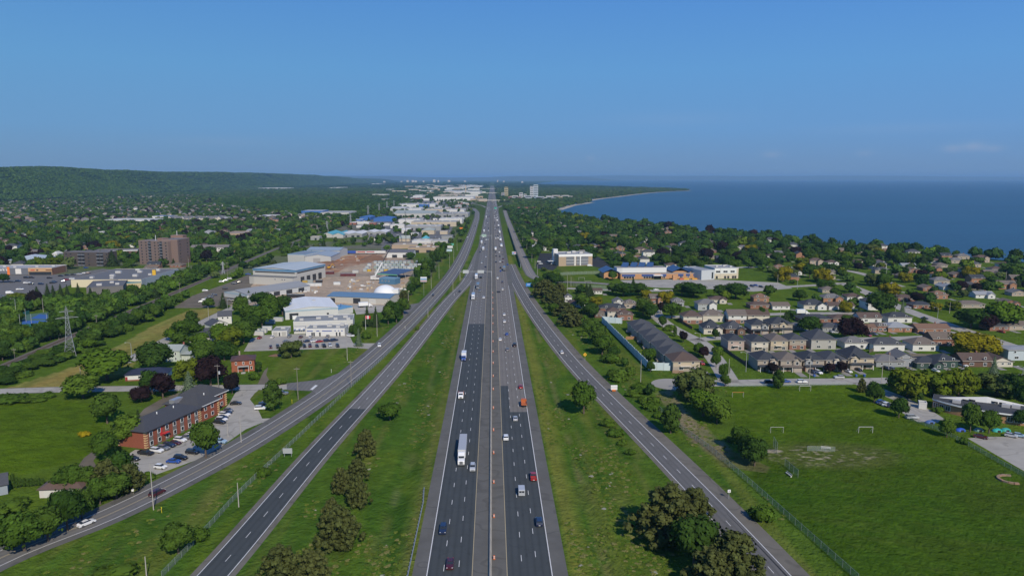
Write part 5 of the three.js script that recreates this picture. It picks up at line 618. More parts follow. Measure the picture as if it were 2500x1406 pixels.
// noise wall of pale panels between posts
{
  const t = thing('noise_wall', 'pale blue grey panelled noise wall beside the townhouses', 'wall', [0, 0]), A = [73.4, -470.5], B = [78.9, -349.6], E = [89.6, -348.6], Fp = [83, -477], G2 = [82, -468], pm = M([0.46, 0.55, 0.58], { roughness: 0.75 }), pm2 = M([0.50, 0.59, 0.62], { roughness: 0.75 }), post = M([0.40, 0.46, 0.48]);
  const run = (a, b, n) => { const f = frameOf(a, b), w = f.w / n; for (let i = 0; i <= n; i++) { bit('post', post, t, 0.35, 4.3, 0.35, a[0] + f.ux * w * i, 2.15, a[1] + f.uz * w * i, f.turn); if (i < n) bit('panel', i % 2 ? pm : pm2, t, w - 0.36, 4.1 - 0.12 * (i % 3), 0.18, a[0] + f.ux * w * (i + 0.5), 2.05 - 0.06 * (i % 3), a[1] + f.uz * w * (i + 0.5), f.turn); } };
  run(A, B, 27); run([B[0] + 0.3, B[1]], E, 3); run([A[0] + 0.4, A[1]], [86, -466], 3);
  fill([[72, -475], [80, -475], [81, -347], [76, -347]], 3);
}
// timber garden fences
function boardFence(label, pts, h, c) { const a = P(...pts[0]), t = thing('garden_fence', label, 'fence', a), m = M(c, { tx: 'siding' }); const L = PP(pts); for (let i = 0; i + 1 < L.length; i++) { const f = frameOf(L[i], L[i + 1]), n = max(1, Math.round(f.w / 2.6)), w = f.w / n; for (let k = 0; k < n; k++) bit('panel', m, t, w - 0.14, h - 0.06 * (k % 2), 0.07, L[i][0] + f.ux * w * (k + 0.5) - a[0], h / 2 + 0.05, L[i][1] + f.uz * w * (k + 0.5) - a[1], f.turn); for (let k = 0; k <= n; k++) bit('post', m, t, 0.13, h + 0.2, 0.13, L[i][0] + f.ux * w * k - a[0], h / 2 + 0.1, L[i][1] + f.uz * w * k - a[1], f.turn); } }
boardFence('dark timber fence along the court street corner garden', [[1762, 850], [1790, 872], [1822, 893]], 1.8, [0.09, 0.075, 0.06]);
boardFence('grey timber fence behind the grey bungalow', [[2136, 872], [2215, 871], [2275, 873]], 1.9, [0.17, 0.15, 0.13]);
boardFence('dark board fence between long white bungalow and neighbour', [[2122, 862], [2135, 856]], 1.8, [0.10, 0.085, 0.07]);
boardFence('brown yard fence beside the white hip-roofed court house', [[1655, 782], [1676, 796], [1690, 804]], 1.8, [0.15, 0.08, 0.05]);
boardFence('orange timber yard fence behind noise wall', [[1528, 829], [1562, 829], [1566, 840]], 1.9, [0.34, 0.19, 0.09]);
boardFence('low slatted timber fence beside the end townhouse', [[1642, 911], [1668, 912]], 1.5, [0.33, 0.22, 0.15]);

// ---------- small sheds and far warehouses ----------
const FARW = [];
{
  const r = rng(124);
  const sheds = []; for (let i = 0; i < 900 && sheds.length < 44; i++) { const x = rr(-300, -52, r), z = rr(-2900, -1010, r); if (!clearOf(x, z, 26, 20) || z > -1050) continue; sheds.push([x, z]); const w = rr(10, 24, r), d = rr(8, 16, r), h = rr(3.5, 6.5, r), t = thing('small_shed', null, 'shed', [x, z], rr(-0.06, 0.06, r), 'small sheds in the industrial park'), cn = pick(['wht', 'lgt', 'bei', 'gry', 'tan', 'wht', 'lgt', 'blu', 'brk'], r), rn = pick(['lgt', 'wht', 'gry', 'ggn', 'wht', 'drk', 'bei'], r), g = r() < 0.5; mk('wall', g ? gableWalls(w, d, h, d * 0.14) : boxWalls(w, d, h), M(C[cn], { tx: 'metal' }), t); mk('roof', g ? gableRoof(w, d, h + 0.04, d * 0.14, 0.3) : bx(w - 0.2, 0.3, d - 0.2, 0, h + 0.16, 0), M(C[rn], { tx: 'metal', roughness: 0.6 }), t); t.W = w; t.D = d; doorAt(t, rr(-0.3, 0.3, r), 3, h * 0.6, DK, 0, 'gate'); later(t, { wht: 'white', lgt: 'pale grey', bei: 'beige', gry: 'grey', tan: 'tan', blu: 'blue', brk: 'brick' }[cn] + ' shed with ' + { lgt: 'pale grey', wht: 'white', gry: 'grey', ggn: 'grey-green', drk: 'dark', bei: 'beige' }[rn] + (g ? ' pitched roof' : ' flat roof'), 'in the industrial park'); fill([[x - w / 2 - 3, z + d / 2 + 3], [x + w / 2 + 3, z + d / 2 + 3], [x + w / 2 + 3, z - d / 2 - 3], [x - w / 2 - 3, z - d / 2 - 3]], 2); }
}

{ // pale roofs running on towards the horizon
  const r = rng(201), done = FARW;
  for (let i = 0; i < 700 && done.length < 62; i++) { const z = -3000 - 6500 * r() ** 1.3, x = rr(-900, -70, r) * (0.35 + 0.65 * min(1, -z / 7000)); const w = rr(30, 95, r), d = rr(30, 90, r); if (occ(x, z) || done.some(([a, b, c, e]) => abs(a - x) < (c + w) / 2 + 8 && abs(b - z) < (e + d) / 2 + 12)) continue; done.push([x, z, w, d]); const h = rr(7, 13, r), t = thing('far_warehouse', null, 'warehouse', [x, z], rr(-0.05, 0.05, r), 'pale warehouses towards the horizon'), cn = pick(['wht', 'bei', 'lgt', 'wht', 'tan'], r); mk('wall', boxWalls(w, d, h), M(C[cn], { tx: 'metal' }), t); mk('roof', bx(w - 0.4, 0.4, d - 0.4, 0, h + 0.22, 0), M(pick([C.wht, C.lgt, C.gry, C.bei], r), { tx: 'flat', roughness: 0.7 }), t); later(t, { wht: 'white', bei: 'beige', lgt: 'pale grey', tan: 'tan' }[cn] + ' flat-roofed warehouse', 'towards the horizon left of the highway'); fill([[x - w / 2 - 6, z + d / 2 + 10], [x + w / 2 + 6, z + d / 2 + 10], [x + w / 2 + 6, z - d / 2 - 6], [x - w / 2 - 6, z - d / 2 - 6]], 2); }
}

// ---------- trees ----------
function crownGeo(seed, kind, n, leaf) {                      // unit crown: 1 wide, foot at y = 0, about 1 high
  const r = rng(seed), blobs = [];
  if (kind === 'round') { blobs.push([0, 0.5, 0, 0.36]); for (let i = 0; i < 11; i++) { const a = i * 2.4 + r(), e = rr(-0.2, 1.1, r), q = rr(0.2, 0.32, r); blobs.push([cos(a) * cos(e) * q, 0.46 + sin(e) * 0.3, sin(a) * cos(e) * q, rr(0.16, 0.24, r)]); } }
  if (kind === 'vase') { for (let i = 0; i < 13; i++) { const a = i * 2.4 + r() * 0.6, q = i < 4 ? rr(0.02, 0.18, r) : rr(0.26, 0.36, r); blobs.push([cos(a) * q, rr(0.36, 0.74, r) - q * 0.25, sin(a) * q, rr(0.14, 0.21, r)]); } for (let i = 0; i < 5; i++) { const a = i * 1.26 + r(); blobs.push([cos(a) * 0.27, rr(0.2, 0.3, r), sin(a) * 0.27, 0.16]); } blobs.push([0, 0.45, 0, 0.27]); }
  if (kind === 'tall') { for (let i = 0; i < 12; i++) { const a = i * 2.4, t = i / 11, q = 0.24 * sin(PI * (0.18 + 0.74 * t)); blobs.push([cos(a) * q * rr(0.6, 1.1, r), 0.18 + 0.66 * t, sin(a) * q, rr(0.15, 0.21, r)]); } }
  if (kind === 'pine') { for (let k = 0; k < 9; k++) { const t = k / 8.6, R_ = 0.5 * (1 - t) ** 0.62 * (k ? 1 : 0.8) + 0.05, m = Math.round(8 - 4 * t); for (let i = 0; i < m; i++) { const a = (i + r() * 0.7) / m * 6.283 + k, q = R_ * rr(0.62, 1.15, r), y = 0.12 + 0.8 * t + rr(-0.03, 0.03, r); blobs.push([cos(a) * q, y + 0.02, sin(a) * q, rr(0.06, 0.09, r)], [cos(a + 0.1) * q * 0.52, y - 0.01, sin(a + 0.1) * q * 0.52, rr(0.07, 0.1, r)]); } } blobs.push([0, 0.92, 0, 0.06], [0, 0.3, 0, 0.12], [0, 0.5, 0, 0.1]); }
  if (kind === 'bush') { for (let i = 0; i < 9; i++) { const a = i * 2.4 + r(), q = i ? rr(0.15, 0.33, r) : 0; blobs.push([cos(a) * q, rr(0.22, 0.5, r), sin(a) * q, rr(0.18, 0.28, r)]); } }
  const pos = [], nor = [], col = [];
  const up = new THREE.Vector3(0, 1, 0);
  const face = (c, nrm, s, tint, flat) => { const t1 = new THREE.Vector3().crossVectors(nrm, abs(nrm.y) < 0.9 ? up : new THREE.Vector3(1, 0, 0)).normalize().applyAxisAngle(nrm, r() * 6.28), t2 = new THREE.Vector3().crossVectors(nrm, t1), q = s * rr(0.5, 0.9, r); const a = c.clone().addScaledVector(t1, s), b = c.clone().addScaledVector(t2, q), d = c.clone().addScaledVector(t1, -s), e = c.clone().addScaledVector(t2, -q); for (const v of [a, b, d, a, d, e]) { pos.push(v.x, v.y, v.z); nor.push(flat.x, flat.y, flat.z); col.push(tint, tint, tint * rr(0.9, 1.1, r)); } };
  if (kind === 'cone') {
    const tiers = 13; for (let k = 0; k < tiers; k++) { const y = 0.04 + 0.92 * k / tiers, R = 0.5 * (1 - k / tiers) ** 0.9 + 0.015, m = floor(9 + n / 90 * (1 - k / tiers)); for (let i = 0; i < m; i++) { const a = i / m * 2 * PI + k * 0.7 + r() * 0.35, L = R * rr(0.78, 1.12, r), tint = rr(0.75, 1.2, r); const steps = max(2, Math.ceil(L / 0.09)); for (let s = 0; s < steps; s++) { const q = (s + 0.6) / steps * L, c = new THREE.Vector3(cos(a) * q, y - q * 0.22 + 0.05 + rr(-0.01, 0.01, r), sin(a) * q), nn = new THREE.Vector3(cos(a) * 0.55 + rr(-0.3, 0.3, r), 0.8, sin(a) * 0.55 + rr(-0.3, 0.3, r)).normalize(); face(c, nn, leaf * rr(0.8, 1.3, r) * (1 - 0.3 * k / tiers), tint, nn); } } }
    for (let i = 0; i < 10; i++) { const a0 = i / 10 * 6.283, a1 = (i + 1) / 10 * 6.283; for (const [a, q, y] of [[a0, 0.30, 0.02], [0, 0, 0.97], [a1, 0.30, 0.02]]) { pos.push(cos(a) * q, y, sin(a) * q); nor.push(cos(a0) * 0.9, 0.4, sin(a0) * 0.9); col.push(0.8, 0.8, 0.8); } }
  } else {
    const per = Math.ceil(n / blobs.length);
    for (const [bx0, by, bz, br] of blobs) {
      const tone = rr(0.82, 1.18, r);
      const core = new THREE.IcosahedronGeometry(br * (kind === 'pine' ? 0.7 : 0.84), kind === 'pine' ? 1 : 2), p = core.attributes.position;
      for (let i = 0; i < p.count; i++) { const x = p.getX(i), y = p.getY(i), z = p.getZ(i), k = 1 + 0.42 * (h2(Math.round(x * 900), Math.round(y * 900 + z * 1700)) - 0.5), l = hypot(x, y, z) || 1; pos.push(bx0 + x * k, by + y * k * 0.9, bz + z * k); nor.push(x / l, y / l, z / l); col.push(tone * 0.9, tone * 0.9, tone * 0.9); }
      for (let i = 0; i < per; i++) { const u = rr(-0.75, 1, r), a = r() * 6.283, s = sqrt(1 - u * u), d = new THREE.Vector3(s * cos(a), u, s * sin(a)), c = d.clone().multiplyScalar(br * (0.84 + 0.44 * r() ** 1.6)); c.y *= 0.9; c.add(new THREE.Vector3(bx0, by, bz)); const nn = d.clone().add(new THREE.Vector3(rr(-0.8, 0.8, r), rr(-0.4, 0.9, r), rr(-0.8, 0.8, r))).normalize(); face(c, nn, leaf * rr(0.7, 1.35, r), tone * rr(0.78, 1.22, r), d.clone().lerp(nn, 0.55).normalize()); }
    }
  }
  let ymin = 1e9; for (let i = 1; i < pos.length; i += 3) ymin = min(ymin, pos[i]); 
  const g = new THREE.BufferGeometry(); g.setAttribute('position', new THREE.BufferAttribute(new Float32Array(pos), 3)); g.setAttribute('normal', new THREE.BufferAttribute(new Float32Array(nor), 3)); g.setAttribute('color', new THREE.BufferAttribute(new Float32Array(col), 3));
  return g;
}
const trunkGeo = (limbs) => { const g = [cy(0.05, 0.03, 0.42, 0, 0, 0, 7)]; for (let i = 0; i < limbs; i++) { const a = i * 2.1; g.push(bar([0, 0.26 + 0.03 * i, 0], [cos(a) * 0.26, 0.56 + 0.05 * i, sin(a) * 0.26], 0.016, 5)); } return merge(g); };
const TRUNK = { lim: trunkGeo(5), straight: cy(0.03, 0.012, 0.8, 0, 0, 0, 7) };
const SHAPES = { round: [11, 12, 13, 14].map((s) => crownGeo(s, 'round', 1900, 0.042)), vase: [21, 22, 23].map((s) => crownGeo(s, 'vase', 2000, 0.042)), tall: [31, 32].map((s) => crownGeo(s, 'tall', 1000, 0.05)), pine: [41, 42, 43].map((s) => crownGeo(s, 'pine', 4200, 0.032)), cone: [51, 52].map((s) => crownGeo(s, 'cone', 900, 0.045)), bush: [61, 62].map((s) => crownGeo(s, 'bush', 800, 0.06)) };
const leafM = (c, o = {}) => M(c[1] > c[0] * 1.02 ? [c[0] * 1.16, c[1] * 1.2, c[2] * 0.8] : c, { vertexColors: true, roughness: 1, specularIntensity: 0, ...o });
const BARK = M([0.13, 0.10, 0.075], { tx: 'bark', roughness: 1 });
// kind: [object name, look, category, crown shape, colours, trunk]
const TK = {
  m: ['leafy_tree', 'mid-green leafy tree', 'tree', 'round', [[0.042, 0.078, 0.016], [0.048, 0.084, 0.019]]], d: ['leafy_tree', 'dark green leafy tree', 'tree', 'round', [[0.026, 0.054, 0.014], [0.030, 0.058, 0.016]]], b: ['leafy_tree', 'bright green leafy tree', 'tree', 'round', [[0.060, 0.105, 0.016], [0.066, 0.108, 0.020]]], g: ['leafy_tree', 'grey-green leafy tree', 'tree', 'vase', [[0.058, 0.078, 0.030], [0.064, 0.082, 0.034]]], o: ['leafy_tree', 'olive green spreading tree', 'tree', 'vase', [[0.072, 0.102, 0.013], [0.082, 0.106, 0.015]]], t: ['leafy_tree', 'slender green tree', 'tree', 'tall', [[0.042, 0.074, 0.020], [0.036, 0.066, 0.018]]],
  y: ['golden_tree', 'golden yellow leafy tree', 'tree', 'vase', [[0.165, 0.150, 0.008], [0.150, 0.148, 0.010]]], u: ['purple_tree', 'blackish purple leafy tree', 'tree', 'round', [[0.017, 0.013, 0.013], [0.022, 0.013, 0.014]]], p: ['pine_tree', 'brownish green pine tree', 'pine', 'pine', [[0.060, 0.070, 0.032], [0.066, 0.074, 0.034]]], s: ['spruce_tree', 'dark green spruce', 'spruce', 'cone', [[0.028, 0.045, 0.022]]], l: ['spruce_tree', 'silvery blue spruce', 'spruce', 'cone', [[0.085, 0.115, 0.100]]], h: ['bush', 'round green bush', 'bush', 'bush', [[0.048, 0.086, 0.016], [0.055, 0.092, 0.018]]], c: ['bush', 'dark green clipped bush', 'bush', 'bush', [[0.030, 0.056, 0.016]]], v: ['bush', 'small yellow bush', 'bush', 'bush', [[0.28, 0.22, 0.01]]],
};
let TREES = 0;
function tree(k, x, z, w, h, turn, placeText, label) {
  const [name, look, cat, shape, cols] = TK[k], i = TREES++, t = thing(name, label ?? null, cat, [x, z], turn, { leafy_tree: 'leafy trees', golden_tree: 'golden trees', purple_tree: 'dark purple trees', pine_tree: 'pines', spruce_tree: 'spruces', bush: 'bushes' }[name]);
  const gs = SHAPES[shape], low = shape === 'bush' ? -0.08 : shape === 'cone' ? 0.03 : shape === 'pine' ? 0.0 : 0.06;
  const c = mk('crown', gs[i % gs.length], leafM(cols[(i * 7) % cols.length]), t); const wide = shape === 'pine' ? 1.1 : 1.04; c.scale.set(w * wide, h * (shape === 'round' || shape === 'vase' ? 1.08 : 1.0), w * wide); c.position.y = low * h; if (shape === 'vase' || shape === 'round') c.position.y = h * 0.03;
  if (shape !== 'bush') { const tr = mk('trunk', shape === 'pine' || shape === 'cone' ? TRUNK.straight : TRUNK.lim, BARK, t); tr.scale.set(w * 0.7, h, w * 0.7); }
  if (!label) later(t, look, placeText);
  return t;
}
// [kind, foot x, foot y, crown width, top y] in photo pixels
function treePx(k, px, py, w, top, place_, label) { const [x, z] = P(px, py), m = MPP(px, py), wm = w * m, h = max(wm * 0.4, HT(px, py, top) - wm * 0.22 * 0); const t = tree(k, x, z, wm, h, (px * 13 + py * 7) % 6.28, place_, label); fill([[x - wm * 0.36, z - wm * 0.36], [x + wm * 0.36, z - wm * 0.36], [x + wm * 0.36, z + wm * 0.36], [x - wm * 0.36, z + wm * 0.36]], 6); return t; }
const mid = 'in the grass strip beside the left ramp', midR = 'in the grass strip beside the right ramp';
for (const a of [
  ['p', 830, 1335, 96, 1235, mid], ['p', 812, 1290, 60, 1215, mid], ['p', 873, 1238, 54, 1158, mid], ['p', 834, 1203, 46, 1140, mid], ['p', 872, 1172, 50, 1118, mid], ['p', 893, 1115, 52, 1048, mid], ['p', 690, 1420, 100, 1330, mid], ['p', 765, 1425, 90, 1340, mid], ['m', 952, 1026, 62, 985, mid],
  ['m', 436, 1352, 80, 1275, 'beside the chain-link fence at the bottom'], ['h', 490, 1318, 44, 1270, 'beside the chain-link fence at the bottom'], ['h', 275, 1420, 110, 1372, 'beside the chain-link fence at the bottom'], ['h', 640, 1162, 36, 1128, 'beside the chain-link fence'], ['h', 1018, 806, 10, 790, 'beside the chain-link fence'],
  ['m', 60, 1345, 110, 1250], ['m', 118, 1322, 90, 1240], ['d', 165, 1295, 80, 1190], ['m', 200, 1268, 60, 1195], ['m', 20, 1335, 70, 1265], ['h', 30, 1245, 70, 1205], ['m', 170, 1200, 70, 1138], ['m', 215, 1190, 70, 1140], ['d', 290, 1190, 84, 1100], ['p', 262, 1212, 70, 1120], ['p', 318, 1196, 66, 1130], ['m', 285, 1218, 74, 1152], ['m', 245, 1232, 60, 1165], ['h', 362, 1168, 34, 1146],
  ['m', 258, 1122, 64, 1055], ['b', 316, 1085, 80, 1010], ['s', 340, 1052, 40, 998], ['m', 262, 1034, 74, 962], ['v', 208, 1064, 26, 1045, undefined, 'small yellow bush alone on the left lawn'], ['b', 203, 972, 86, 912], ['h', 30, 980, 70, 955], ['h', 85, 980, 50, 958], ['h', 112, 972, 36, 948],
  ['u', 345, 982, 52, 942], ['d', 372, 962, 60, 905], ['u', 398, 972, 64, 912], ['l', 462, 962, 52, 905, undefined, 'silvery blue spruce behind the roof of the brick office'], ['u', 515, 942, 74, 870, undefined, 'broad blackish purple tree left of the tall utility pole'], ['u', 567, 962, 46, 912, undefined, 'blackish purple tree just behind the brick office corner'], ['o', 458, 930, 66, 868], ['b', 262, 928, 128, 852], ['d', 376, 906, 88, 836], ['t', 668, 1002, 56, 932], ['m', 503, 1118, 76, 1030, undefined, 'green tree in front of the brick office by the parked cars'],
  ['h', 622, 926, 26, 898], ['d', 632, 910, 18, 882], ['g', 711, 872, 56, 828, undefined, 'round grey-green tree on the lawn below the works car park'], ['h', 686, 938, 26, 912],
  ['m', 455, 830, 70, 780], ['t', 468, 800, 44, 762], ['b', 425, 832, 50, 800], ['m', 440, 850, 50, 812], ['b', 488, 848, 50, 812], ['m', 500, 882, 66, 830], ['d', 548, 880, 60, 832], ['o', 560, 852, 60, 795], ['b', 540, 836, 54, 790], ['m', 595, 838, 60, 780], ['m', 565, 878, 44, 840], ['d', 615, 815, 52, 770], ['m', 640, 800, 66, 745], ['m', 610, 790, 50, 745], ['m', 660, 775, 58, 722], ['d', 690, 770, 50, 722], ['d', 640, 752, 60, 712], ['m', 590, 770, 40, 722], ['s', 588, 752, 34, 715], ['s', 545, 752, 30, 714], ['s', 608, 730, 22, 708], ['m', 510, 752, 30, 728],
  ['c', 868, 818, 26, 770], ['s', 897, 796, 30, 745], ['s', 918, 798, 30, 748], ['l', 876, 845, 24, 800, undefined, 'silvery blue spruce at the works car park entrance'], ['h', 896, 826, 22, 800], ['m', 948, 792, 36, 746], ['d', 968, 788, 40, 740], ['m', 984, 768, 36, 728], ['d', 955, 770, 34, 735], ['p', 986, 732, 26, 708], ['d', 1004, 722, 24, 690], ['m', 1014, 706, 22, 676], ['d', 1022, 694, 20, 660], ['m', 1038, 676, 26, 640], ['d', 1050, 668, 26, 634], ['d', 1066, 648, 22, 610], ['m', 1078, 640, 20, 602], ['m', 1056, 640, 20, 612], ['d', 1084, 622, 16, 590],
  ['s', 92, 735, 34, 698], ['u', 86, 752, 40, 710], ['s', 118, 735, 30, 692], ['s', 132, 738, 30, 695], ['s', 150, 735, 28, 692], ['s', 166, 735, 26, 694], ['s', 192, 728, 26, 690], ['s', 222, 730, 24, 700], ['o', 50, 742, 60, 712], ['d', 8, 690, 32, 668], ['s', 275, 650, 44, 610, undefined, 'dark conifer in front of the dark brown apartment block'], ['m', 318, 650, 40, 630], ['m', 120, 648, 24, 628], ['s', 398, 648, 18, 628], ['s', 424, 650, 20, 630], ['s', 474, 632, 14, 606], ['t', 586, 642, 28, 604], ['s', 487, 658, 20, 636], ['s', 640, 572, 14, 552],
  ['m', 1425, 1010, 66, 932, midR, 'leafy tree standing beside the right ramp'], ['h', 1484, 1040, 34, 1014, midR], ['h', 1504, 1064, 40, 1036, midR], ['h', 1518, 1086, 22, 1064, midR], ['h', 1538, 1108, 26, 1088, midR], ['p', 1630, 1320, 150, 1182, midR], ['p', 1690, 1275, 90, 1190, midR], ['d', 1694, 1385, 130, 1262, midR], ['p', 1790, 1425, 150, 1298, midR], ['p', 1735, 1445, 120, 1335, midR],
  ['t', 1637, 1058, 60, 990], ['g', 1697, 978, 96, 895], ['b', 1716, 1016, 84, 952], ['b', 1750, 1035, 70, 972], ['m', 1768, 925, 34, 888], ['m', 1770, 944, 30, 915], ['m', 1806, 1102, 52, 1040], ['d', 1842, 1138, 66, 1068], ['d', 1818, 1120, 44, 1062], ['h', 1785, 1078, 28, 1052], ['h', 1860, 1268, 56, 1208],
  ['d', 2134, 984, 44, 932], ['d', 2194, 1020, 46, 970], ['p', 2103, 958, 22, 922], ['t', 2246, 986, 20, 960], ['b', 2311, 1068, 36, 1022], ['h', 2355, 1084, 22, 1058], ['o', 2215, 968, 96, 888], ['o', 2278, 968, 86, 896], ['o', 2340, 968, 70, 892], ['o', 2362, 960, 56, 906], ['l', 2424, 928, 40, 868, undefined, 'silvery blue spruce in front of the brown bungalow'], ['g', 2436, 965, 84, 905], ['d', 2480, 975, 70, 910], ['d', 2500, 1000, 60, 930], ['m', 2368, 1055, 46, 985], ['m', 2414, 1058, 50, 1002], ['h', 2288, 1006, 26, 984], ['d', 2490, 1040, 40, 1000], ['h', 1998, 905, 22, 882],
  ['y', 2378, 868, 104, 808], ['u', 2078, 832, 74, 776, undefined, 'large blackish purple tree between court and middle street'], ['d', 1975, 814, 62, 772], ['d', 2150, 770, 76, 714], ['d', 2370, 802, 80, 752], ['u', 2408, 806, 50, 766], ['b', 2445, 800, 96, 738], ['l', 2202, 772, 20, 728, undefined, 'tall silvery blue spruce beside the diagonal avenue'], ['u', 1886, 912, 30, 886], ['u', 2026, 912, 26, 886], ['u', 2055, 910, 28, 882], ['t', 1900, 948, 36, 905], ['m', 1748, 898, 24, 862], ['u', 1718, 875, 26, 845], ['m', 1706, 868, 30, 838], ['h', 1752, 866, 30, 836], ['u', 1668, 836, 24, 808], ['h', 1634, 806, 30, 785], ['t', 1648, 822, 12, 798], ['d', 1617, 800, 22, 772], ['d', 1588, 780, 44, 740], ['m', 1570, 770, 40, 730], ['d', 1860, 784, 24, 750], ['d', 1746, 828, 20, 804], ['m', 1640, 778, 52, 738], ['d', 1588, 908, 0.1 + 22, 882], ['m', 1585, 880, 44, 852],
  ['y', 1578, 730, 30, 706], ['y', 1624, 742, 36, 708], ['y', 1454, 748, 34, 720], ['y', 1911, 688, 40, 646], ['y', 1954, 668, 40, 640], ['y', 2007, 690, 48, 650], ['y', 2064, 762, 32, 734], ['y', 2172, 722, 50, 688], ['y', 2211, 690, 34, 660], ['y', 2369, 680, 40, 648], ['y', 2284, 760, 28, 736], ['y', 1830, 622, 32, 592], ['y', 2144, 620, 28, 602], ['y', 1428, 588, 28, 565], ['y', 1296, 548, 16, 540], ['y', 278, 610, 32, 585], ['y', 166, 570, 18, 554], ['y', 318, 590, 24, 572],
  ['p', 1330, 726, 62, 682], ['p', 1350, 742, 46, 700], ['p', 1366, 732, 40, 690], ['p', 1380, 772, 52, 738], ['p', 1396, 796, 58, 752], ['p', 1360, 752, 40, 718], ['m', 1420, 756, 44, 716], ['m', 1352, 770, 34, 740], ['d', 1440, 776, 44, 738], ['s', 1432, 714, 16, 690], 
  ['m', 1460, 842, 54, 792], ['m', 1470, 866, 54, 818], ['m', 1440, 818, 40, 778], ['h', 1490, 884, 44, 848], ['h', 1508, 928, 54, 888], ['h', 1560, 950, 36, 926], ['h', 1545, 968, 34, 944], ['h', 1590, 1000, 40, 968], ['h', 1572, 985, 30, 958], ['h', 1608, 1020, 26, 998],
  ['d', 1558, 722, 50, 691], ['d', 1522, 724, 58, 690], ['m', 1496, 718, 36, 692], ['d', 1692, 726, 66, 689], ['m', 1664, 722, 46, 692], ['d', 1796, 730, 64, 690], ['d', 1762, 728, 44, 696], ['s', 1546, 694, 14, 676], ['m', 1495, 684, 24, 662], ['u', 1612, 765, 20, 738], ['g', 1575, 760, 40, 722],
]) treePx(...a);
// clipped evergreens in a row
for (let i = 0; i < 9; i++) treePx('t', 33 + i * 9, 1192 - i * 0.8, 13, (i ? 1168 : 1157), 'in the row of clipped evergreens');

// regions with trees standing close; those that show largest are single trees, the rest one mass
const R = rng(99), cand = [];
const scatter = (x0, x1, z0, z1, step, f) => { for (let z = z0; z > z1; z -= step) for (let x = x0; x < x1; x += step) { const X = x + rr(-0.48, 0.48, R) * step, Zz = z + rr(-0.48, 0.48, R) * step, q = R(); const o = f(X, Zz, q); if (o && !occ(X, Zz)) { const s = SX(X, Zz); if (s[0] > -60 && s[0] < 2560 && s[1] < 1460) cand.push([X, Zz, ...o]); } } };
const thickA = PP([[-90, 935], [0, 912], [90, 876], [260, 806], [420, 738], [560, 694], [640, 640], [705, 622], [700, 606], [690, 625], [600, 664], [430, 752], [330, 800], [205, 864], [60, 922], [0, 952], [-90, 990]]), thickB = PP([[-90, 770], [0, 735], [60, 745], [130, 745], [330, 728], [450, 676], [560, 640], [640, 606], [830, 540], [846, 543], [660, 607], [480, 690], [70, 862], [0, 890], [-90, 925]]), thickC = PP([[1295, 690], [1345, 690], [1370, 730], [1425, 740], [1448, 790], [1545, 908], [1665, 1048], [1650, 1056], [1548, 950], [1470, 870], [1400, 800], [1340, 760]]), behindB = PP([[1370, 668], [1390, 658], [1490, 655], [1500, 666], [1440, 672]]);
scatter(-420, -190, -330, -1300, 6.2, (x, z, q) => (inPoly(x, z, thickA) || inPoly(x, z, thickB)) && q < 0.93 ? [pick(['m', 'b', 'm', 'd', 'h'], R), rr(6.5, 10, R), inPoly(x, z, thickA) && z > -415 ? rr(3, 5, R) : rr(5.5, 10.5, R)] : null);
scatter(30, 110, -290, -700, 6, (x, z, q) => inPoly(x, z, thickC) && q < 0.55 ? [pick(['h', 'h', 'm', 'd'], R), rr(4, 8, R), rr(3, 7, R)] : null);
scatter(60, 180, -600, -800, 6, (x, z, q) => inPoly(x, z, behindB) ? ['h', rr(5, 8, R), rr(3, 4.5, R)] : null);
const lakeside = (x, z) => inPoly(x + 16, z - 10, lakePoly);
const mixR = ['m', 'm', 'd', 'd', 'm', 'g', 'b', 'd', 'o', 'u', 't', 's', 'm', 'd'];
scatter(52, 760, -440, -2100, 11.5, (x, z, q) => { if (x < 110 && z > -560) return null; const p = z > -470 ? 0.1 : z > -540 ? 0.16 : z > -620 ? 0.26 : z > -760 ? 0.36 : z > -1000 ? 0.48 : 0.72; const k = fbm(x / 55, z / 55, 2); if (q > p * (0.55 + 0.9 * k) && !(lakeside(x, z) && q < 0.8)) return null; const w = rr(7, z < -760 ? 18 : z < -620 ? 15 : 12, R); return [z < -760 && R() < 0.4 ? 'd' : pick(mixR, R), w, w * rr(0.65, 0.95, R) + (lakeside(x, z) ? 3 : 0)]; });
scatter(45, 420, -2100, -3300, 17, (x, z, q) => (q < 0.6 + 0.35 * fbm(x / 80, z / 80, 2) ? [pick(['m', 'd', 'm', 'g'], R), rr(11, 18, R), rr(9, 14, R)] : null));
scatter(-310, -44, -560, -3300, 15, (x, z, q) => { const y = inPoly(x, z, Z.yard) || (x > -60 && z > -760); return !y && q < 0.10 + (fbm(x / 70, z / 110, 2) > 0.62 ? 0.3 : 0) ? [pick(['m', 'd', 'm', 's', 'g'], R), rr(7, 13, R), rr(7, 12, R)] : null; });
scatter(-1900, -300, -690, -1500, 13, (x, z, q) => { if (inPoly(x, z, thickB)) return null; const k = fbm(x / 75, z / 75, 2); return q < (z > -830 && x > -480 ? 0.12 : 0.12 + 0.95 * k) ? [pick(mixR, R), rr(9, 16, R), rr(8, 14, R)] : null; });
scatter(-2900, -290, -1500, -3300, 17, (x, z, q) => { const k = fbm(x / 130, z / 130, 3), w = inPoly(x, z, Z.wood); return q < (w ? 0.98 : 0.12 + 0.95 * k) ? [w ? pick(['m', 'd'], R) : pick(mixR, R), rr(10, 18, R), rr(6.5, 11, R)] : null; });
scatter(-4600, -120, -3300, -6600, 27, (x, z, q) => { const k = fbm(x / 240, z / 300, 3); if (x > -420 && k < 0.55) return null; return q < 0.12 + 0.85 * k ? [pick(['m', 'd', 'm', 'g'], R), rr(18, 32, R), rr(8, 12, R)] : null; });
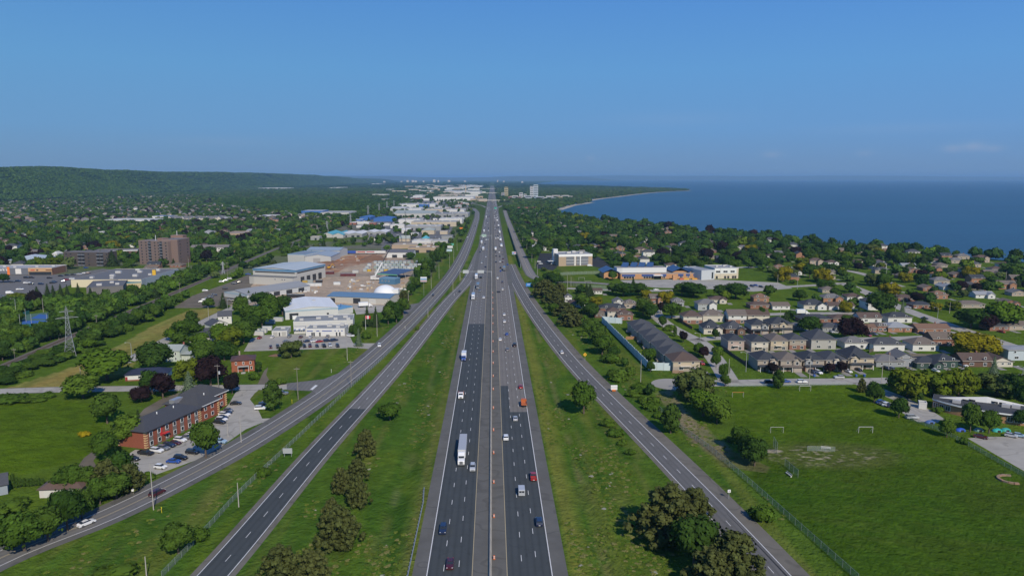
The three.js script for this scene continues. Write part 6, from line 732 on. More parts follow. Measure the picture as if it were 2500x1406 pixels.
scatter(40, 2000, -3300, -6600, 24, (x, z, q) => (q < 0.8 && !inPoly(x, z, lakePoly) ? [pick(['m', 'd', 'g'], R), rr(16, 28, R), rr(8, 13, R)] : null));
scatter(-9000, 2400, -6600, -15000, 75, (x, z, q) => { const k = fbm(x / 700, z / 900, 3); return abs(x) > 60 && !FARW.some(([a, b, w, d]) => abs(a - x) < w / 2 + 45 && b - z > -120 && b - z < 60 + d) && !inPoly(x, z, lakePoly) && !inPoly(x + 60, z, lakePoly) && q < 0.25 + 0.9 * k ? ['d', rr(50, 90, R), rr(10, 16, R)] : null; });
for (const c of cand) if (c[1] > -6600) { const w = c[3] * 0.2; }
const size = (c) => c[3] / hypot(c[0], c[1]);
cand.sort((a, b) => size(b) - size(a));
const soFar = {}; for (const o of scene.children) { const n = o.name.replace(/_\d+$/, ''); soFar[n] = (soFar[n] ?? 0) + 1; }
const CAP = { leafy_tree: 296, bush: 200, purple_tree: 120, spruce_tree: 110, golden_tree: 60, pine_tree: 60 };
const rest = [];
for (const [x, z, k, w, h] of cand) { const n = TK[k][0]; soFar[n] ??= 0; if (soFar[n] < CAP[n] && hypot(x, z) < 1150) { soFar[n]++; tree(k, x, z, w, h, (x * 3 + z) % 6.28); } else rest.push([x, z, k, w, h]); }

// ---------- escarpment ----------
const SC0 = -1880, hillFoot = (z) => SC0 - 260 * sm(-2600, -6000, z) + 90 * (fbm(z / 700, 3, 3) - 0.5) * 2;
function hillH(x, z) { const f = hillFoot(z), d = f - x; if (d < 0) return 0; const crest = 141 + 14 * (fbm(z / 420 + 40, 1, 3) - 0.5) * 2 + 3 * (z < -3000 ? 0 : 1), gully = 1 - 0.28 * sm(0.5, 0.75, fbm(z / 230, x / 500 + 8, 3)) * sm(0, 1, 1 - abs(d - 260) / 300); return crest * sm(-60, 470, d) * gully * (1 - 0.45 * sm(-8500, -15500, z)) * sm(-19500, -16500, z); }
{
  const xs = [], zs = []; for (let x = -1700; x > -5200; x -= 55) xs.push(x); for (let z = -400; z > -20000; z -= z > -11000 ? 70 : 200) zs.push(z);
  const pos = [], idx = []; for (const z of zs) for (const x of xs) pos.push(x, hillH(x, z) - 0.8, z);
  for (let j = 0; j + 1 < zs.length; j++) for (let i = 0; i + 1 < xs.length; i++) { const a = j * xs.length + i; idx.push(a, a + xs.length, a + 1, a + 1, a + xs.length, a + xs.length + 1); }
  const g = new THREE.BufferGeometry(); g.setAttribute('position', new THREE.BufferAttribute(new Float32Array(pos), 3)); g.setIndex(idx); g.computeVertexNormals(); const uv = []; for (let i = 0; i < pos.length; i += 3) uv.push(pos[i], pos[i + 2]); g.setAttribute('uv', new THREE.BufferAttribute(new Float32Array(uv), 2));
  struct('escarpment_hill', g, M([0.036, 0.070, 0.016], { tx: 'grass', roughness: 1, specularIntensity: 0 }));
  // low far shores beyond the lake and the city
  const ridge = (name, x0, x1, z, hgt, seed) => { const v = [], n = 120, H = (i) => hgt * (0.45 + 0.55 * fbm(i / 14 + seed, seed, 3)) * sm(0, 12, i) * sm(n, n - 12, i); for (let i = 0; i < n; i++) { const xa = x0 + (x1 - x0) * i / n, xb = x0 + (x1 - x0) * (i + 1) / n; v.push(...quad([xa, 0, z], [xb, 0, z], [xb, H(i + 1), z - 2500], [xa, H(i), z - 2500]), ...quad([xa, H(i), z - 2500], [xb, H(i + 1), z - 2500], [xb, H(i + 1) * 0.7, z - 7000], [xa, H(i) * 0.7, z - 7000])); } struct(name, tris(v), M([0.05, 0.07, 0.03], { roughness: 1 })); };
  ridge('far_shore_hills', -2000, 34000, -33000, 250, 3); ridge('far_plain_hills', -16000, 5000, -24000, 190, 8);
}
for (let z = -1500; z > -14500; z -= z > -4500 ? 13 : 24) for (let x = -1650; x > -3300; x -= z > -4500 ? 13 : 24) { const X = x + rr(-6, 6, R), Zz = z + rr(-6, 6, R), h = hillH(X, Zz); if (h < 3 || X < hillFoot(Zz) - 640) continue; const s = SX(X, Zz); if (s[0] < -40 || s[0] > 1300) continue; rest.push([X, Zz, pick(['m', 'd', 'm', 'm', 'b'], R), z > -4500 ? rr(13, 20, R) : rr(24, 36, R), rr(10, 16, R), h - 1.5]); }
{ // the mass of trees that cannot be told apart
  const low = [71, 72, 73].map((s) => crownGeo(s, 'round', 190, 0.10)), g = new THREE.Group(), m4 = new THREE.Matrix4(), q4 = new THREE.Quaternion(), up = new THREE.Vector3(0, 1, 0), cc = new THREE.Color();
  g.name = 'wooded_cover'; scene.add(g); tag(g, 'continuous tree cover over the plain, far suburbs and escarpment', null, null, 'stuff');
  const shapes = [...low, crownGeo(75, 'cone', 200, 0.08)];
  for (let i = 0; i < 4; i++) { const mine = rest.filter((c, k) => (c[2] === 's' ? 3 : k % 3) === i); const im = new THREE.InstancedMesh(shapes[i], M('#ffffff', { vertexColors: true, roughness: 1, specularIntensity: 0 }), mine.length); im.name = 'canopy'; im.castShadow = im.receiveShadow = true; mine.forEach(([x, z, k, w, h, y], j) => { const c0 = TK[k][4][j % TK[k][4].length], c = c0[1] > c0[0] * 1.02 ? [c0[0] * 1.02, c0[1] * 1.1, c0[2] * 0.85] : c0, s = rr(0.75, 1.3, R); m4.compose(new THREE.Vector3(x, (y ?? 0) - h * 0.08, z), q4.setFromAxisAngle(up, R() * 6.28), new THREE.Vector3(w * 1.05, h * 1.1, w * 1.05)); im.setMatrixAt(j, m4); im.setColorAt(j, cc.setRGB(c[0] * s, c[1] * s, c[2] * s)); }); g.add(im); }
  
}

{ // weeds and tussocks on the verges and ditches
  const r = rng(314), g = crownGeo(81, 'bush', 46, 0.16), m4 = new THREE.Matrix4(), q4 = new THREE.Quaternion(), up = new THREE.Vector3(0, 1, 0), cc = new THREE.Color(), list = [];
  for (let i = 0; i < 60000 && list.length < 15000; i++) { const x = rr(-112, 112, r), z = -118 - 420 * r() ** 1.2; if (occ(x, z)) continue; const k = fbm(x / 7, z / 22 + 3, 3), near_ = abs(x) < 62; if (r() > sm(0.46, 0.66, k) * (near_ ? 1 : 0.4)) continue; if (inPoly(x, z, Z.field) || x < -85 && z < -200) continue; list.push([x, z, k]); }
  const im = new THREE.InstancedMesh(g, M('#ffffff', { vertexColors: true, roughness: 1, specularIntensity: 0 }), list.length); im.name = numbered('roadside_weeds'); im.castShadow = im.receiveShadow = true;
  list.forEach(([x, z, k], i) => { const w = rr(0.5, 1.9, r), h = rr(0.15, 0.5, r); m4.compose(new THREE.Vector3(x, -0.9 * roadside(x, z) - 0.05, z), q4.setFromAxisAngle(up, r() * 6.28), new THREE.Vector3(w, h, w)); im.setMatrixAt(i, m4); const t = r(); im.setColorAt(i, t < 0.5 ? cc.setRGB(0.078 * rr(0.85, 1.2, r), 0.130 * rr(0.85, 1.1, r), 0.018) : t < 0.8 ? cc.setRGB(0.125, 0.165, 0.026) : t < 0.985 ? cc.setRGB(0.18, 0.18, 0.06) : cc.setRGB(0.30, 0.30, 0.24)); });
  scene.add(im); tag(im, 'weeds and tussocks growing over the highway verges and ditches', null, null, 'stuff');
}

// ---------- vehicles ----------
const PAINTC = { white: [0.72, 0.73, 0.73], silver: [0.42, 0.44, 0.46], grey: [0.16, 0.17, 0.18], black: [0.012, 0.012, 0.014], 'dark blue': [0.015, 0.025, 0.06], blue: [0.02, 0.07, 0.30], red: [0.30, 0.02, 0.02], 'dark red': [0.065, 0.009, 0.013], orange: [0.42, 0.115, 0.03], 'pale blue': [0.30, 0.42, 0.52], brown: [0.10, 0.055, 0.035] };
const paint = (c) => M(PAINTC[c], { roughness: 0.32, clearcoat: 0.6, clearcoatRoughness: 0.08 });
const TYRE = M([0.018, 0.018, 0.018], { roughness: 0.9 }), RIM = M([0.45, 0.45, 0.46], { metalness: 0.8, roughness: 0.35 }), LAMP = M([0.8, 0.8, 0.78], { roughness: 0.15 }), TAIL = M([0.35, 0.01, 0.01], { roughness: 0.25 }), CHROME = M([0.5, 0.5, 0.5], { metalness: 0.8, roughness: 0.3 }), BLACK = M([0.02, 0.02, 0.02], { roughness: 0.6 });
const sideBody = (pts, w) => { const s = new THREE.Shape(pts.map(([z, y]) => new THREE.Vector2(z, y))); return new THREE.ExtrudeGeometry(s, { depth: w - 0.16, bevelEnabled: true, bevelSize: 0.08, bevelThickness: 0.08, bevelSegments: 2, curveSegments: 4 }).translate(0, 0, -(w - 0.16) / 2).rotateY(-PI / 2); };   // length along z, nose at +z
const frustum = (z0, z1, y0, z2, z3, y1, w0, w1) => { const a = w0 / 2, b = w1 / 2, A = [-a, y0, z0], B = [a, y0, z0], C_ = [a, y0, z1], D = [-a, y0, z1], E = [-b, y1, z2], F = [b, y1, z2], G = [b, y1, z3], H = [-b, y1, z3]; return tris([...quad(D, C_, G, H), ...quad(B, A, E, F), ...quad(C_, B, F, G), ...quad(A, D, H, E), ...quad(H, G, F, E)]); };
const wheelG = new THREE.CylinderGeometry(0.33, 0.33, 0.22, 14).rotateZ(PI / 2), rimG = new THREE.CylinderGeometry(0.19, 0.19, 0.24, 8).rotateZ(PI / 2), bigWheel = new THREE.CylinderGeometry(0.5, 0.5, 0.3, 14).rotateZ(PI / 2);
const VG = {
  sedan: { L: 4.7, body: sideBody([[-2.25, 0.38], [-2.28, 0.78], [-1.9, 0.98], [-1.3, 1.0], [0.95, 0.98], [1.9, 0.84], [2.25, 0.66], [2.28, 0.38]], 1.8), glass: frustum(-1.9, 1.25, 0.96, -1.05, 0.3, 1.42, 1.62, 1.26), roof: bx(1.2, 0.06, 1.5, 0, 1.44, -0.38), hood: 0.8, wz: 1.4 },
  hatchback: { L: 4.1, body: sideBody([[-1.95, 0.38], [-1.98, 0.85], [-1.75, 1.0], [0.85, 1.0], [1.65, 0.86], [1.95, 0.66], [1.98, 0.38]], 1.75), glass: frustum(-1.9, 1.15, 0.98, -1.45, 0.25, 1.5, 1.6, 1.26), roof: bx(1.2, 0.06, 1.8, 0, 1.52, -0.6), wz: 1.25 },
  suv: { L: 4.7, body: sideBody([[-2.25, 0.42], [-2.3, 0.95], [-2.15, 1.12], [0.95, 1.12], [1.9, 1.0], [2.25, 0.78], [2.28, 0.42]], 1.88), glass: frustum(-2.2, 1.2, 1.08, -1.9, 0.3, 1.68, 1.74, 1.4), roof: bx(1.36, 0.07, 2.35, 0, 1.71, -0.8), wz: 1.42 },
  minivan: { L: 5, body: sideBody([[-2.4, 0.38], [-2.45, 0.95], [-2.3, 1.1], [1.3, 1.08], [2.1, 0.92], [2.4, 0.7], [2.43, 0.38]], 1.92), glass: frustum(-2.35, 1.75, 1.05, -2.1, 0.6, 1.72, 1.78, 1.44), roof: bx(1.4, 0.07, 2.8, 0, 1.75, -0.75), wz: 1.5 },
  pickup: { L: 5.7, body: sideBody([[-2.75, 0.5], [-2.78, 0.78], [-0.95, 0.8], [-0.9, 1.12], [1.25, 1.12], [2.45, 1.05], [2.75, 0.85], [2.78, 0.5]], 1.96), glass: frustum(-0.95, 1.5, 1.1, -0.75, 0.65, 1.8, 1.78, 1.5), roof: bx(1.46, 0.07, 1.5, 0, 1.83, -0.05), wz: 1.75, bed: merge([bx(0.09, 0.5, 1.85, 0.93, 1.0, -1.82), bx(0.09, 0.5, 1.85, -0.93, 1.0, -1.82), bx(1.9, 0.5, 0.09, 0, 1.0, -2.76)]) },
  van: { L: 5.4, body: sideBody([[-2.65, 0.42], [-2.7, 2.0], [-2.6, 2.1], [0.95, 2.08], [1.6, 1.25], [2.4, 1.05], [2.65, 0.75], [2.68, 0.42]], 1.98), glass: frustum(0.5, 1.62, 1.2, 0.4, 1.02, 1.98, 2.0, 1.9), rear: merge([bx(0.72, 0.55, 0.05, 0.42, 1.6, -2.76), bx(0.72, 0.55, 0.05, -0.42, 1.6, -2.76)]), wz: 1.6 },
};
const headG = bx(0.34, 0.16, 0.12), tailG = bx(0.26, 0.2, 0.1), plateG = bx(0.5, 0.14, 0.04);
function buildCar(type, color, detail) {
  const t = new THREE.Group(), v = VG[type], p = paint(color), q = v.L / 2 - 0.12;
  mk('body', v.body, p, t); mk('windows', v.glass, GLASS, t); if (v.roof) mk('roof', v.roof, p, t); if (v.bed) mk('bed_sides', v.bed, p, t), bit('bed_floor', BLACK, t, 1.78, 0.06, 1.8, 0, 0.84, -1.82); if (v.rear) mk('rear_windows', v.rear, GLASS, t);
  for (const x of [-0.82, 0.82]) for (const z of [-v.wz, v.wz]) { const w = mk('wheel', wheelG, TYRE, t); w.position.set(x, 0.33, z); if (detail) mk('rim', rimG, RIM, w); }
  if (detail) { for (const x of [-0.66, 0.66]) { const h = mk('headlight', headG, LAMP, t); h.position.set(x, type === 'sedan' ? 0.7 : 0.82, q + 0.02); const l = mk('tail_light', tailG, TAIL, t); l.position.set(x, 0.82, -q - 0.08); } const n = mk('number_plate', plateG, WHITE, t); n.position.set(0, 0.62, -q - 0.13); bit('grille', BLACK, t, 0.9, 0.16, 0.06, 0, 0.55, q + 0.1); }
  return t;
}
const PROTO = {};
function car(type, color, x, z, turn, place_, group, label) {
  const far = hypot(x, z) > 700, k = type + color + far, t = (PROTO[k] ??= buildCar(type, color, !far)).clone();
  t.name = numbered(type === 'pickup' ? 'pickup_truck' : type); t.position.set(x, 0.062, z); t.rotation.y = turn; scene.add(t);
  tag(t, label, type === 'pickup' ? 'pickup truck' : type === 'suv' ? 'SUV' : type === 'minivan' ? 'minivan' : type === 'van' ? 'van' : 'car', group); if (!label) later(t, color + ' ' + (type === 'pickup' ? 'pickup truck' : type === 'suv' ? 'SUV' : type), place_);
  return t;
}
const carPx = (type, color, px, py, turn, place_, group, label) => car(type, color, ...P(px, py), turn, place_, group, label);
const AX = -0.05;
// highway, nearer part: [type, colour, x, y, heading away?]
const HL = 'coming along the left carriageway', HR = 'driving away on the right carriageway';
for (const [t, c, px, py] of [['suv', 'silver', 1154, 1146], ['suv', 'dark blue', 1082, 1298], ['sedan', 'dark red', 1099, 1382], ['sedan', 'white', 1181, 728], ['suv', 'grey', 1171, 712], ['sedan', 'dark blue', 1184, 666], ['sedan', 'black', 1185, 653], ['suv', 'silver', 1176, 643], ['sedan', 'silver', 1186, 628], ['pickup', 'black', 1174, 679], ['sedan', 'black', 1172, 616], ['sedan', 'black', 1184, 597], ['suv', 'white', 1187, 586], ['sedan', 'grey', 1189, 611]]) carPx(t, c, px, py, 0, HL, 'vehicles on the left carriageway');
for (const [t, c, px, py] of [['pickup', 'red', 1302, 1168], ['van', 'silver', 1273, 1204], ['suv', 'dark blue', 1316, 1279], ['sedan', 'silver', 1258, 1025], ['sedan', 'red', 1271, 947], ['suv', 'white', 1235, 1072], ['pickup', 'black', 1256, 845], ['sedan', 'grey', 1239, 856], ['sedan', 'blue', 1237.5, 818], ['sedan', 'white', 1221, 831], ['sedan', 'white', 1231.5, 787], ['sedan', 'white', 1231, 770], ['hatchback', 'white', 1227, 708], ['sedan', 'dark blue', 1226, 690], ['suv', 'white', 1215, 681], ['suv', 'black', 1222, 655], ['sedan', 'blue', 1222, 663], ['sedan', 'black', 1211, 641], ['hatchback', 'white', 1221, 640], ['suv', 'dark red', 1228, 633], ['sedan', 'black', 1220, 627], ['sedan', 'black', 1211, 626], ['suv', 'white', 1219, 617], ['sedan', 'black', 1210, 617], ['suv', 'grey', 1227, 614], ['sedan', 'dark red', 1227, 641], ['sedan', 'blue', 1239, 647]]) carPx(t, c, px, py, PI, HR, 'vehicles on the right carriageway');
carPx('sedan', 'black', 1122, 713, -0.05, 'on the left ramp'); carPx('sedan', 'black', 1057, 722, 0.1, 'on the service road'); carPx('suv', 'white', 926, 846, 0.17, 'on the service road'); carPx('minivan', 'dark red', 384, 1208, -0.4 + PI, 'on the service road'); carPx('sedan', 'white', 211, 1282, -0.55 + PI, 'on the service road'); carPx('hatchback', 'white', 1371, 863, PI + 0.09, 'on the right ramp');
carPx('suv', 'black', 1160, 553, 0, 'on the service road'); carPx('sedan', 'white', 1141, 580, 0, 'on the service road');
{ const r = rng(31), used_ = []; const kinds = ['sedan', 'suv', 'sedan', 'hatchback', 'minivan', 'pickup', 'suv'], cols = ['white', 'silver', 'black', 'grey', 'dark blue', 'white', 'black', 'silver', 'dark red', 'white', 'grey'];
  for (let i = 0; i < 300 && used_.length < 128; i++) { const right = r() < 0.62, lane = floor(r() * 3), x = right ? [5.2, 8.9, 12.5][lane] : [-14.4, -10.5, -7][lane], z = -1120 - (right ? 2100 : 1900) * r() ** 1.35; if (used_.some(([a, b]) => abs(a - x) < 1 && abs(b - z) < 13)) continue; used_.push([x, z]); car(pick(kinds, r), pick(cols, r), x + rr(-0.3, 0.3, r), z, right ? PI : 0, right ? 'in the distant traffic on the right carriageway' : 'in the distant traffic on the left carriageway', 'distant highway traffic'); } }
// trucks: nose at +z
function truck(label, px, py, turn, { cab, box, boxL = 7, boxW = 2.5, boxH = 2.7, boxY = 1.1, semi = false, flat = false, roofC, place_ }) {
  const t = thing(semi ? 'semi_trailer_truck' : 'box_truck', label, 'truck', P(px, py), turn, 'trucks on the highway'), cm = paint(cab), bm = Array.isArray(box) ? M(box, { roughness: 0.5 }) : paint(box);
  t.position.y = 0.06;
  const c0 = boxL / 2 + (semi ? 1.6 : 0.9);
  if (semi) { mk('cab', merge([sideBody([[-1.3, 1.0], [-1.3, 3.7], [-0.6, 3.75], [0.6, 3.0], [0.75, 2.2], [2.3, 1.95], [2.5, 1.7], [2.5, 0.7], [-1.3, 0.7]], 2.3)]).translate(0, 0, c0 + 0.3), cm, t); bit('windscreen', GLASS, t, 1.9, 0.75, 0.08, 0, 2.6, c0 + 1.03, 0).rotation.x = -0.2; bit('grille', CHROME, t, 1.1, 1.0, 0.08, 0, 1.3, c0 + 2.86); for (const x of [-0.9, 0.9]) bit('headlight', LAMP, t, 0.35, 0.3, 0.1, x, 1.2, c0 + 2.86); bit('bumper', CHROME, t, 2.3, 0.4, 0.2, 0, 0.65, c0 + 2.9); }
  else { mk('cab', sideBody([[-0.9, 0.6], [-0.9, 2.5], [0.1, 2.55], [0.55, 1.75], [1.5, 1.5], [1.7, 1.2], [1.7, 0.6]], 2.2).translate(0, 0, c0 + 0.2), cm, t); bit('windscreen', GLASS, t, 1.8, 0.7, 0.08, 0, 2.1, c0 + 0.62).rotation.x = -0.5; bit('grille', BLACK, t, 1.0, 0.5, 0.08, 0, 0.95, c0 + 1.98); for (const x of [-0.8, 0.8]) bit('headlight', LAMP, t, 0.32, 0.24, 0.1, x, 1.05, c0 + 1.98); }
  if (!flat) { mk('box', bx(boxW, boxH, boxL, 0, boxY + boxH / 2, -0.3), bm, t); bit('box_roof', roofC ? M(roofC) : bm, t, boxW - 0.1, 0.06, boxL - 0.1, 0, boxY + boxH + 0.03, -0.3); bit('box_frame', CHROME, t, boxW + 0.04, 0.1, boxL + 0.04, 0, boxY + 0.05, -0.3); }
  else { mk('bed', merge([bx(2.4, 0.3, boxL, 0, 1.2, -0.3), bx(0.12, 0.9, boxL, 1.15, 1.7, -0.3), bx(0.12, 0.9, boxL, -1.15, 1.7, -0.3), bx(2.4, 1.3, 0.14, 0, 1.9, boxL / 2 - 0.35)]), bm, t); }
  bit('chassis', BLACK, t, 0.9, 0.25, boxL + 2.4, 0, 0.85, 0.8);
  const wz = semi ? [c0 + 1.9, c0 - 0.9, c0 - 2.1, -boxL / 2 + 0.9, -boxL / 2 + 2.1] : [c0 + 0.9, -boxL / 2 + 1.2, ...(boxL > 5 ? [-boxL / 2 + 2.4] : [])]; for (const z of wz) for (const x of [-1.02, 1.02]) { const w = mk('wheel', bigWheel, TYRE, t); w.position.set(x, 0.5, z); }
  if (!label) later(t, place_[0], place_[1]); return t;
}
truck('white semi-trailer truck with long grey-sided trailer on the left carriageway', 1129.5, 1106, 0, { cab: 'white', box: [0.55, 0.56, 0.57], boxL: 15.5, boxW: 2.6, boxH: 2.9, boxY: 1.15, semi: true, roofC: [0.33, 0.36, 0.40] });
truck('box truck with blue cab and white box on left carriageway', 1133, 876, 0, { cab: 'blue', box: 'white', boxL: 6 });
truck('white dump truck with orange bed on the left carriageway', 1126, 968, 0, { cab: 'white', box: 'orange', boxL: 3.8, flat: true });
truck('white semi-trailer truck with pale blue trailer top, beyond blue-cab box truck', 1155.5, 728, 0, { cab: 'white', box: 'white', boxL: 12, semi: true, roofC: [0.25, 0.36, 0.5] });
truck('orange red tow truck driving away on the right carriageway', 1279, 992, PI, { cab: 'orange', box: 'orange', boxL: 3.6, flat: true });
for (const [px, py, box, lane, turn] of [[1163, 679, 'white', 'l', 0], [1180, 610, 'white', 'l', 0], [1176, 594, 'white', 'l', 0], [1167, 702, 'grey', 'l', 0], [1231, 660, 'grey', 'r', PI], [1224, 603, 'white', 'r', PI], [1210, 611, 'white', 'r', PI], [1222, 588, 'white', 'r', PI], [1220, 569, 'white', 'r', PI], [1217, 553, 'white', 'r', PI], [1214, 540, 'white', 'r', PI], [1182, 566, 'white', 'l', 0], [1187, 531, 'white', 'l', 0]]) truck(null, px, py, turn, { cab: box === 'grey' ? 'grey' : 'white', box, boxL: 12, semi: true, place_: [box + ' semi-trailer truck', lane === 'l' ? 'far off on the left carriageway' : 'far off on the right carriageway'] });
// parked cars
const OFT = frameOf(P(358, 1097), P(490, 1034)).turn;
const lotRow = (place_, group, list, turn, j = 0.05) => list.forEach(([t, c, px, py], i) => carPx(t, c, px, py, turn + ((i * 37) % 11 - 5) / 5 * j, place_, group));
const BO = 'parked before the brick office', GB = 'cars parked at the brick office';
lotRow(BO, GB, [['hatchback', 'black', 327, 1124], ['pickup', 'black', 356, 1110], ['suv', 'white', 383, 1104], ['suv', 'grey', 399, 1098], ['suv', 'dark blue', 413, 1091], ['sedan', 'dark red', 427, 1085], ['suv', 'white', 440, 1078], ['sedan', 'grey', 456, 1071], ['sedan', 'white', 467, 1065], ['suv', 'black', 537, 1034], ['suv', 'white', 541, 1028], ['sedan', 'dark blue', 543, 1022], ['suv', 'white', 548, 1016], ['sedan', 'dark blue', 553, 1010], ['hatchback', 'grey', 558, 1005]], OFT);
lotRow(BO, GB, [['suv', 'black', 470, 1108], ['suv', 'black', 441, 1122], ['sedan', 'blue', 424, 1130], ['hatchback', 'white', 392, 1144], ['suv', 'pale blue', 538, 1082]], OFT + 0.1);
lotRow('parked beside the sparse tree', GB, [['suv', 'white', 636, 1000], ['suv', 'dark blue', 644, 992], ['sedan', 'grey', 652, 985], ['hatchback', 'white', 661, 977], ['pickup', 'grey', 688, 964]], PI / 2 + 0.15); carPx('sedan', 'black', 576, 988, PI / 2 + 0.1, 'crossing the brick office car park', GB);
const WO = 'parked at the works office', GW = 'cars parked at the works office';
lotRow(WO, GW, [['hatchback', 'red', 634, 827], ['hatchback', 'white', 665, 825], ['suv', 'grey', 707, 823], ['hatchback', 'dark red', 735, 825], ['sedan', 'silver', 758, 825], ['sedan', 'grey', 800, 823]], PI); carPx('suv', 'white', 856, 822, PI / 2 - 0.4, WO, GW);
lotRow(WO, GW, [['sedan', 'dark blue', 752, 835], ['sedan', 'white', 767, 835], ['sedan', 'red', 780, 836], ['suv', 'dark blue', 799, 834], ['suv', 'dark blue', 816, 833]], 2.3); carPx('sedan', 'grey', 700, 836, 2.3, WO, GW);
lotRow(WO, GW, [['hatchback', 'dark red', 661, 850], ['suv', 'black', 678, 849], ['suv', 'black', 743, 848], ['suv', 'dark red', 757, 847], ['sedan', 'black', 774, 847], ['pickup', 'black', 791, 847], ['suv', 'silver', 806, 846], ['suv', 'black', 824, 847]], 0.35);
const GL = 'parked in the gravel lot', GG = 'vehicles parked in the gravel lot';
lotRow(GL, GG, [['suv', 'white', 541, 689], ['sedan', 'white', 551, 686], ['suv', 'white', 560, 682], ['suv', 'white', 569, 679], ['pickup', 'orange', 580, 674], ['pickup', 'blue', 606, 671], ['suv', 'dark blue', 572, 694], ['sedan', 'black', 585, 690], ['suv', 'black', 550, 706], ['suv', 'white', 501, 711], ['sedan', 'white', 492, 738], ['pickup', 'white', 502, 733], ['suv', 'dark blue', 514, 727], ['suv', 'dark blue', 523, 722], ['suv', 'grey', 561, 734], ['suv', 'black', 569, 736]], PI / 2 + 0.35);
const PL = 'in the plaza car park', GP = 'cars in the plaza car park';
lotRow(PL, GP, [['suv', 'black', 64, 679], ['suv', 'black', 77, 679], ['sedan', 'black', 30, 690], ['suv', 'dark blue', 44, 688], ['pickup', 'white', 66, 692], ['suv', 'black', 76, 695], ['suv', 'dark blue', 100, 695], ['pickup', 'white', 49, 708], ['van', 'white', 24, 717], ['suv', 'grey', 3, 726], ['suv', 'black', 121, 680], ['sedan', 'black', 148, 675], ['sedan', 'black', 164, 673], ['suv', 'black', 179, 672], ['suv', 'silver', 194, 671], ['sedan', 'white', 207, 668], ['sedan', 'dark red', 215, 668], ['hatchback', 'red', 163, 684], ['suv', 'white', 176, 682], ['hatchback', 'dark red', 156, 688], ['suv', 'dark blue', 133, 690], ['suv', 'black', 128, 692], ['sedan', 'black', 168, 657], ['sedan', 'blue', 210, 655]], PI / 2 + 0.2, 0.25);
const HS = 'parked on the lakeside street', GH = 'cars among the houses';
carPx('suv', 'black', 1878, 936, PI / 2, HS, GH); carPx('suv', 'white', 1958, 935, PI / 2, HS, GH); carPx('sedan', 'blue', 1918, 934, PI / 2, HS, GH); carPx('suv', 'silver', 2048, 924, -PI / 2, HS, GH);
const DR = 'parked in a driveway of the front row';
lotRow(DR, GH, [['suv', 'dark blue', 1984, 911], ['suv', 'white', 1998, 912], ['sedan', 'white', 2070, 909], ['suv', 'white', 2087, 898], ['sedan', 'black', 2095, 905], ['suv', 'black', 2164, 903], ['hatchback', 'white', 2284, 908], ['suv', 'white', 2352, 895], ['suv', 'grey', 2180, 905]], 0.2);
const HC = 'parked among the houses behind';
lotRow(HC, GH, [['suv', 'red', 1714, 890], ['hatchback', 'red', 2120, 821], ['pickup', 'grey', 2132, 818], ['van', 'white', 2243, 810], ['suv', 'dark blue', 2252, 817], ['hatchback', 'white', 2218, 752], ['hatchback', 'silver', 2231, 753], ['sedan', 'red', 2444, 812], ['sedan', 'dark red', 1690, 762], ['sedan', 'black', 1756, 820], ['hatchback', 'white', 1772, 806], ['suv', 'silver', 2030, 812]], 0.3, 0.3);
carPx('sedan', 'dark blue', 2257, 779, PI / 2 - 0.5, 'driving on the diagonal avenue', GH); carPx('sedan', 'white', 1602, 709, PI / 2, 'on the school street', GH);
lotRow('parked along the park edge', GH, [['suv', 'blue', 2150, 985], ['sedan', 'grey', 2157, 988], ['suv', 'white', 2164, 991], ['sedan', 'dark blue', 2171, 993]], PI / 2 + 0.6); carPx('minivan', 'silver', 2226, 1022, PI / 2, 'parked along the park edge', GH);
lotRow('parked at the kindergarten', GH, [['sedan', 'dark red', 2394, 1070], ['hatchback', 'silver', 2468, 1067], ['hatchback', 'pale blue', 2488, 1067]], 0.9);
lotRow('parked at the blue-roofed school', GH, [['suv', 'black', 1820, 700], ['suv', 'dark blue', 1836, 700], ['sedan', 'blue', 1845, 698], ['sedan', 'silver', 1829, 706], ['suv', 'black', 1858, 702]], 0.4);
lotRow('parked at the tan office', GH, [['suv', 'white', 1316, 640], ['sedan', 'white', 1320, 645], ['suv', 'silver', 1344, 641], ['sedan', 'white', 1350, 645], ['hatchback', 'white', 1347, 636]], PI / 2); carPx('van', 'white', 1440, 650, PI / 2, 'parked at the tan office', GH);
{ const t = truck('white box truck beside the long blue-roofed warehouse', 888, 750, PI / 2 + 0.3, { cab: 'white', box: 'white', boxL: 7 }); t.userData.group = undefined; delete t.userData.group; const u = truck('white lorry parked between houses above the court', 1955, 768, PI / 2, { cab: 'white', box: 'white', boxL: 6 }); delete u.userData.group; }
for (const [px, py, c, l] of [[859, 620, [0.03, 0.08, 0.34], 'deep blue semi-trailer'], [883, 620, [0.45, 0.40, 0.36], 'red and white striped semi-trailer'], [905, 620, [0.5, 0.5, 0.5], 'white semi-trailer with red front'], [928, 620, [0.6, 0.6, 0.58], 'plain white semi-trailer']]) { const t = thing('semi_trailer', l + ' in the row behind the works yard', 'trailer', P(px, py), PI / 2, 'semi-trailers behind the works yard'); mk('box', bx(2.6, 2.9, 14, 0, 2.6, 0), M(c, { roughness: 0.5 }), t); bit('chassis', BLACK, t, 1, 0.3, 12, 0, 1, 0); for (const x of [-1, 1]) for (const z of [-5, -3.8]) { const w = mk('wheel', bigWheel, TYRE, t); w.position.set(x, 0.5, z); } if (l.includes('red')) { bit('stripe', M([0.45, 0.03, 0.03]), t, 2.64, 0.9, 10, 0, 2.9, 0); bit('front_panel', M([0.42, 0.03, 0.03]), t, 2.64, 2.7, 0.2, 0, 2.6, -7); } }

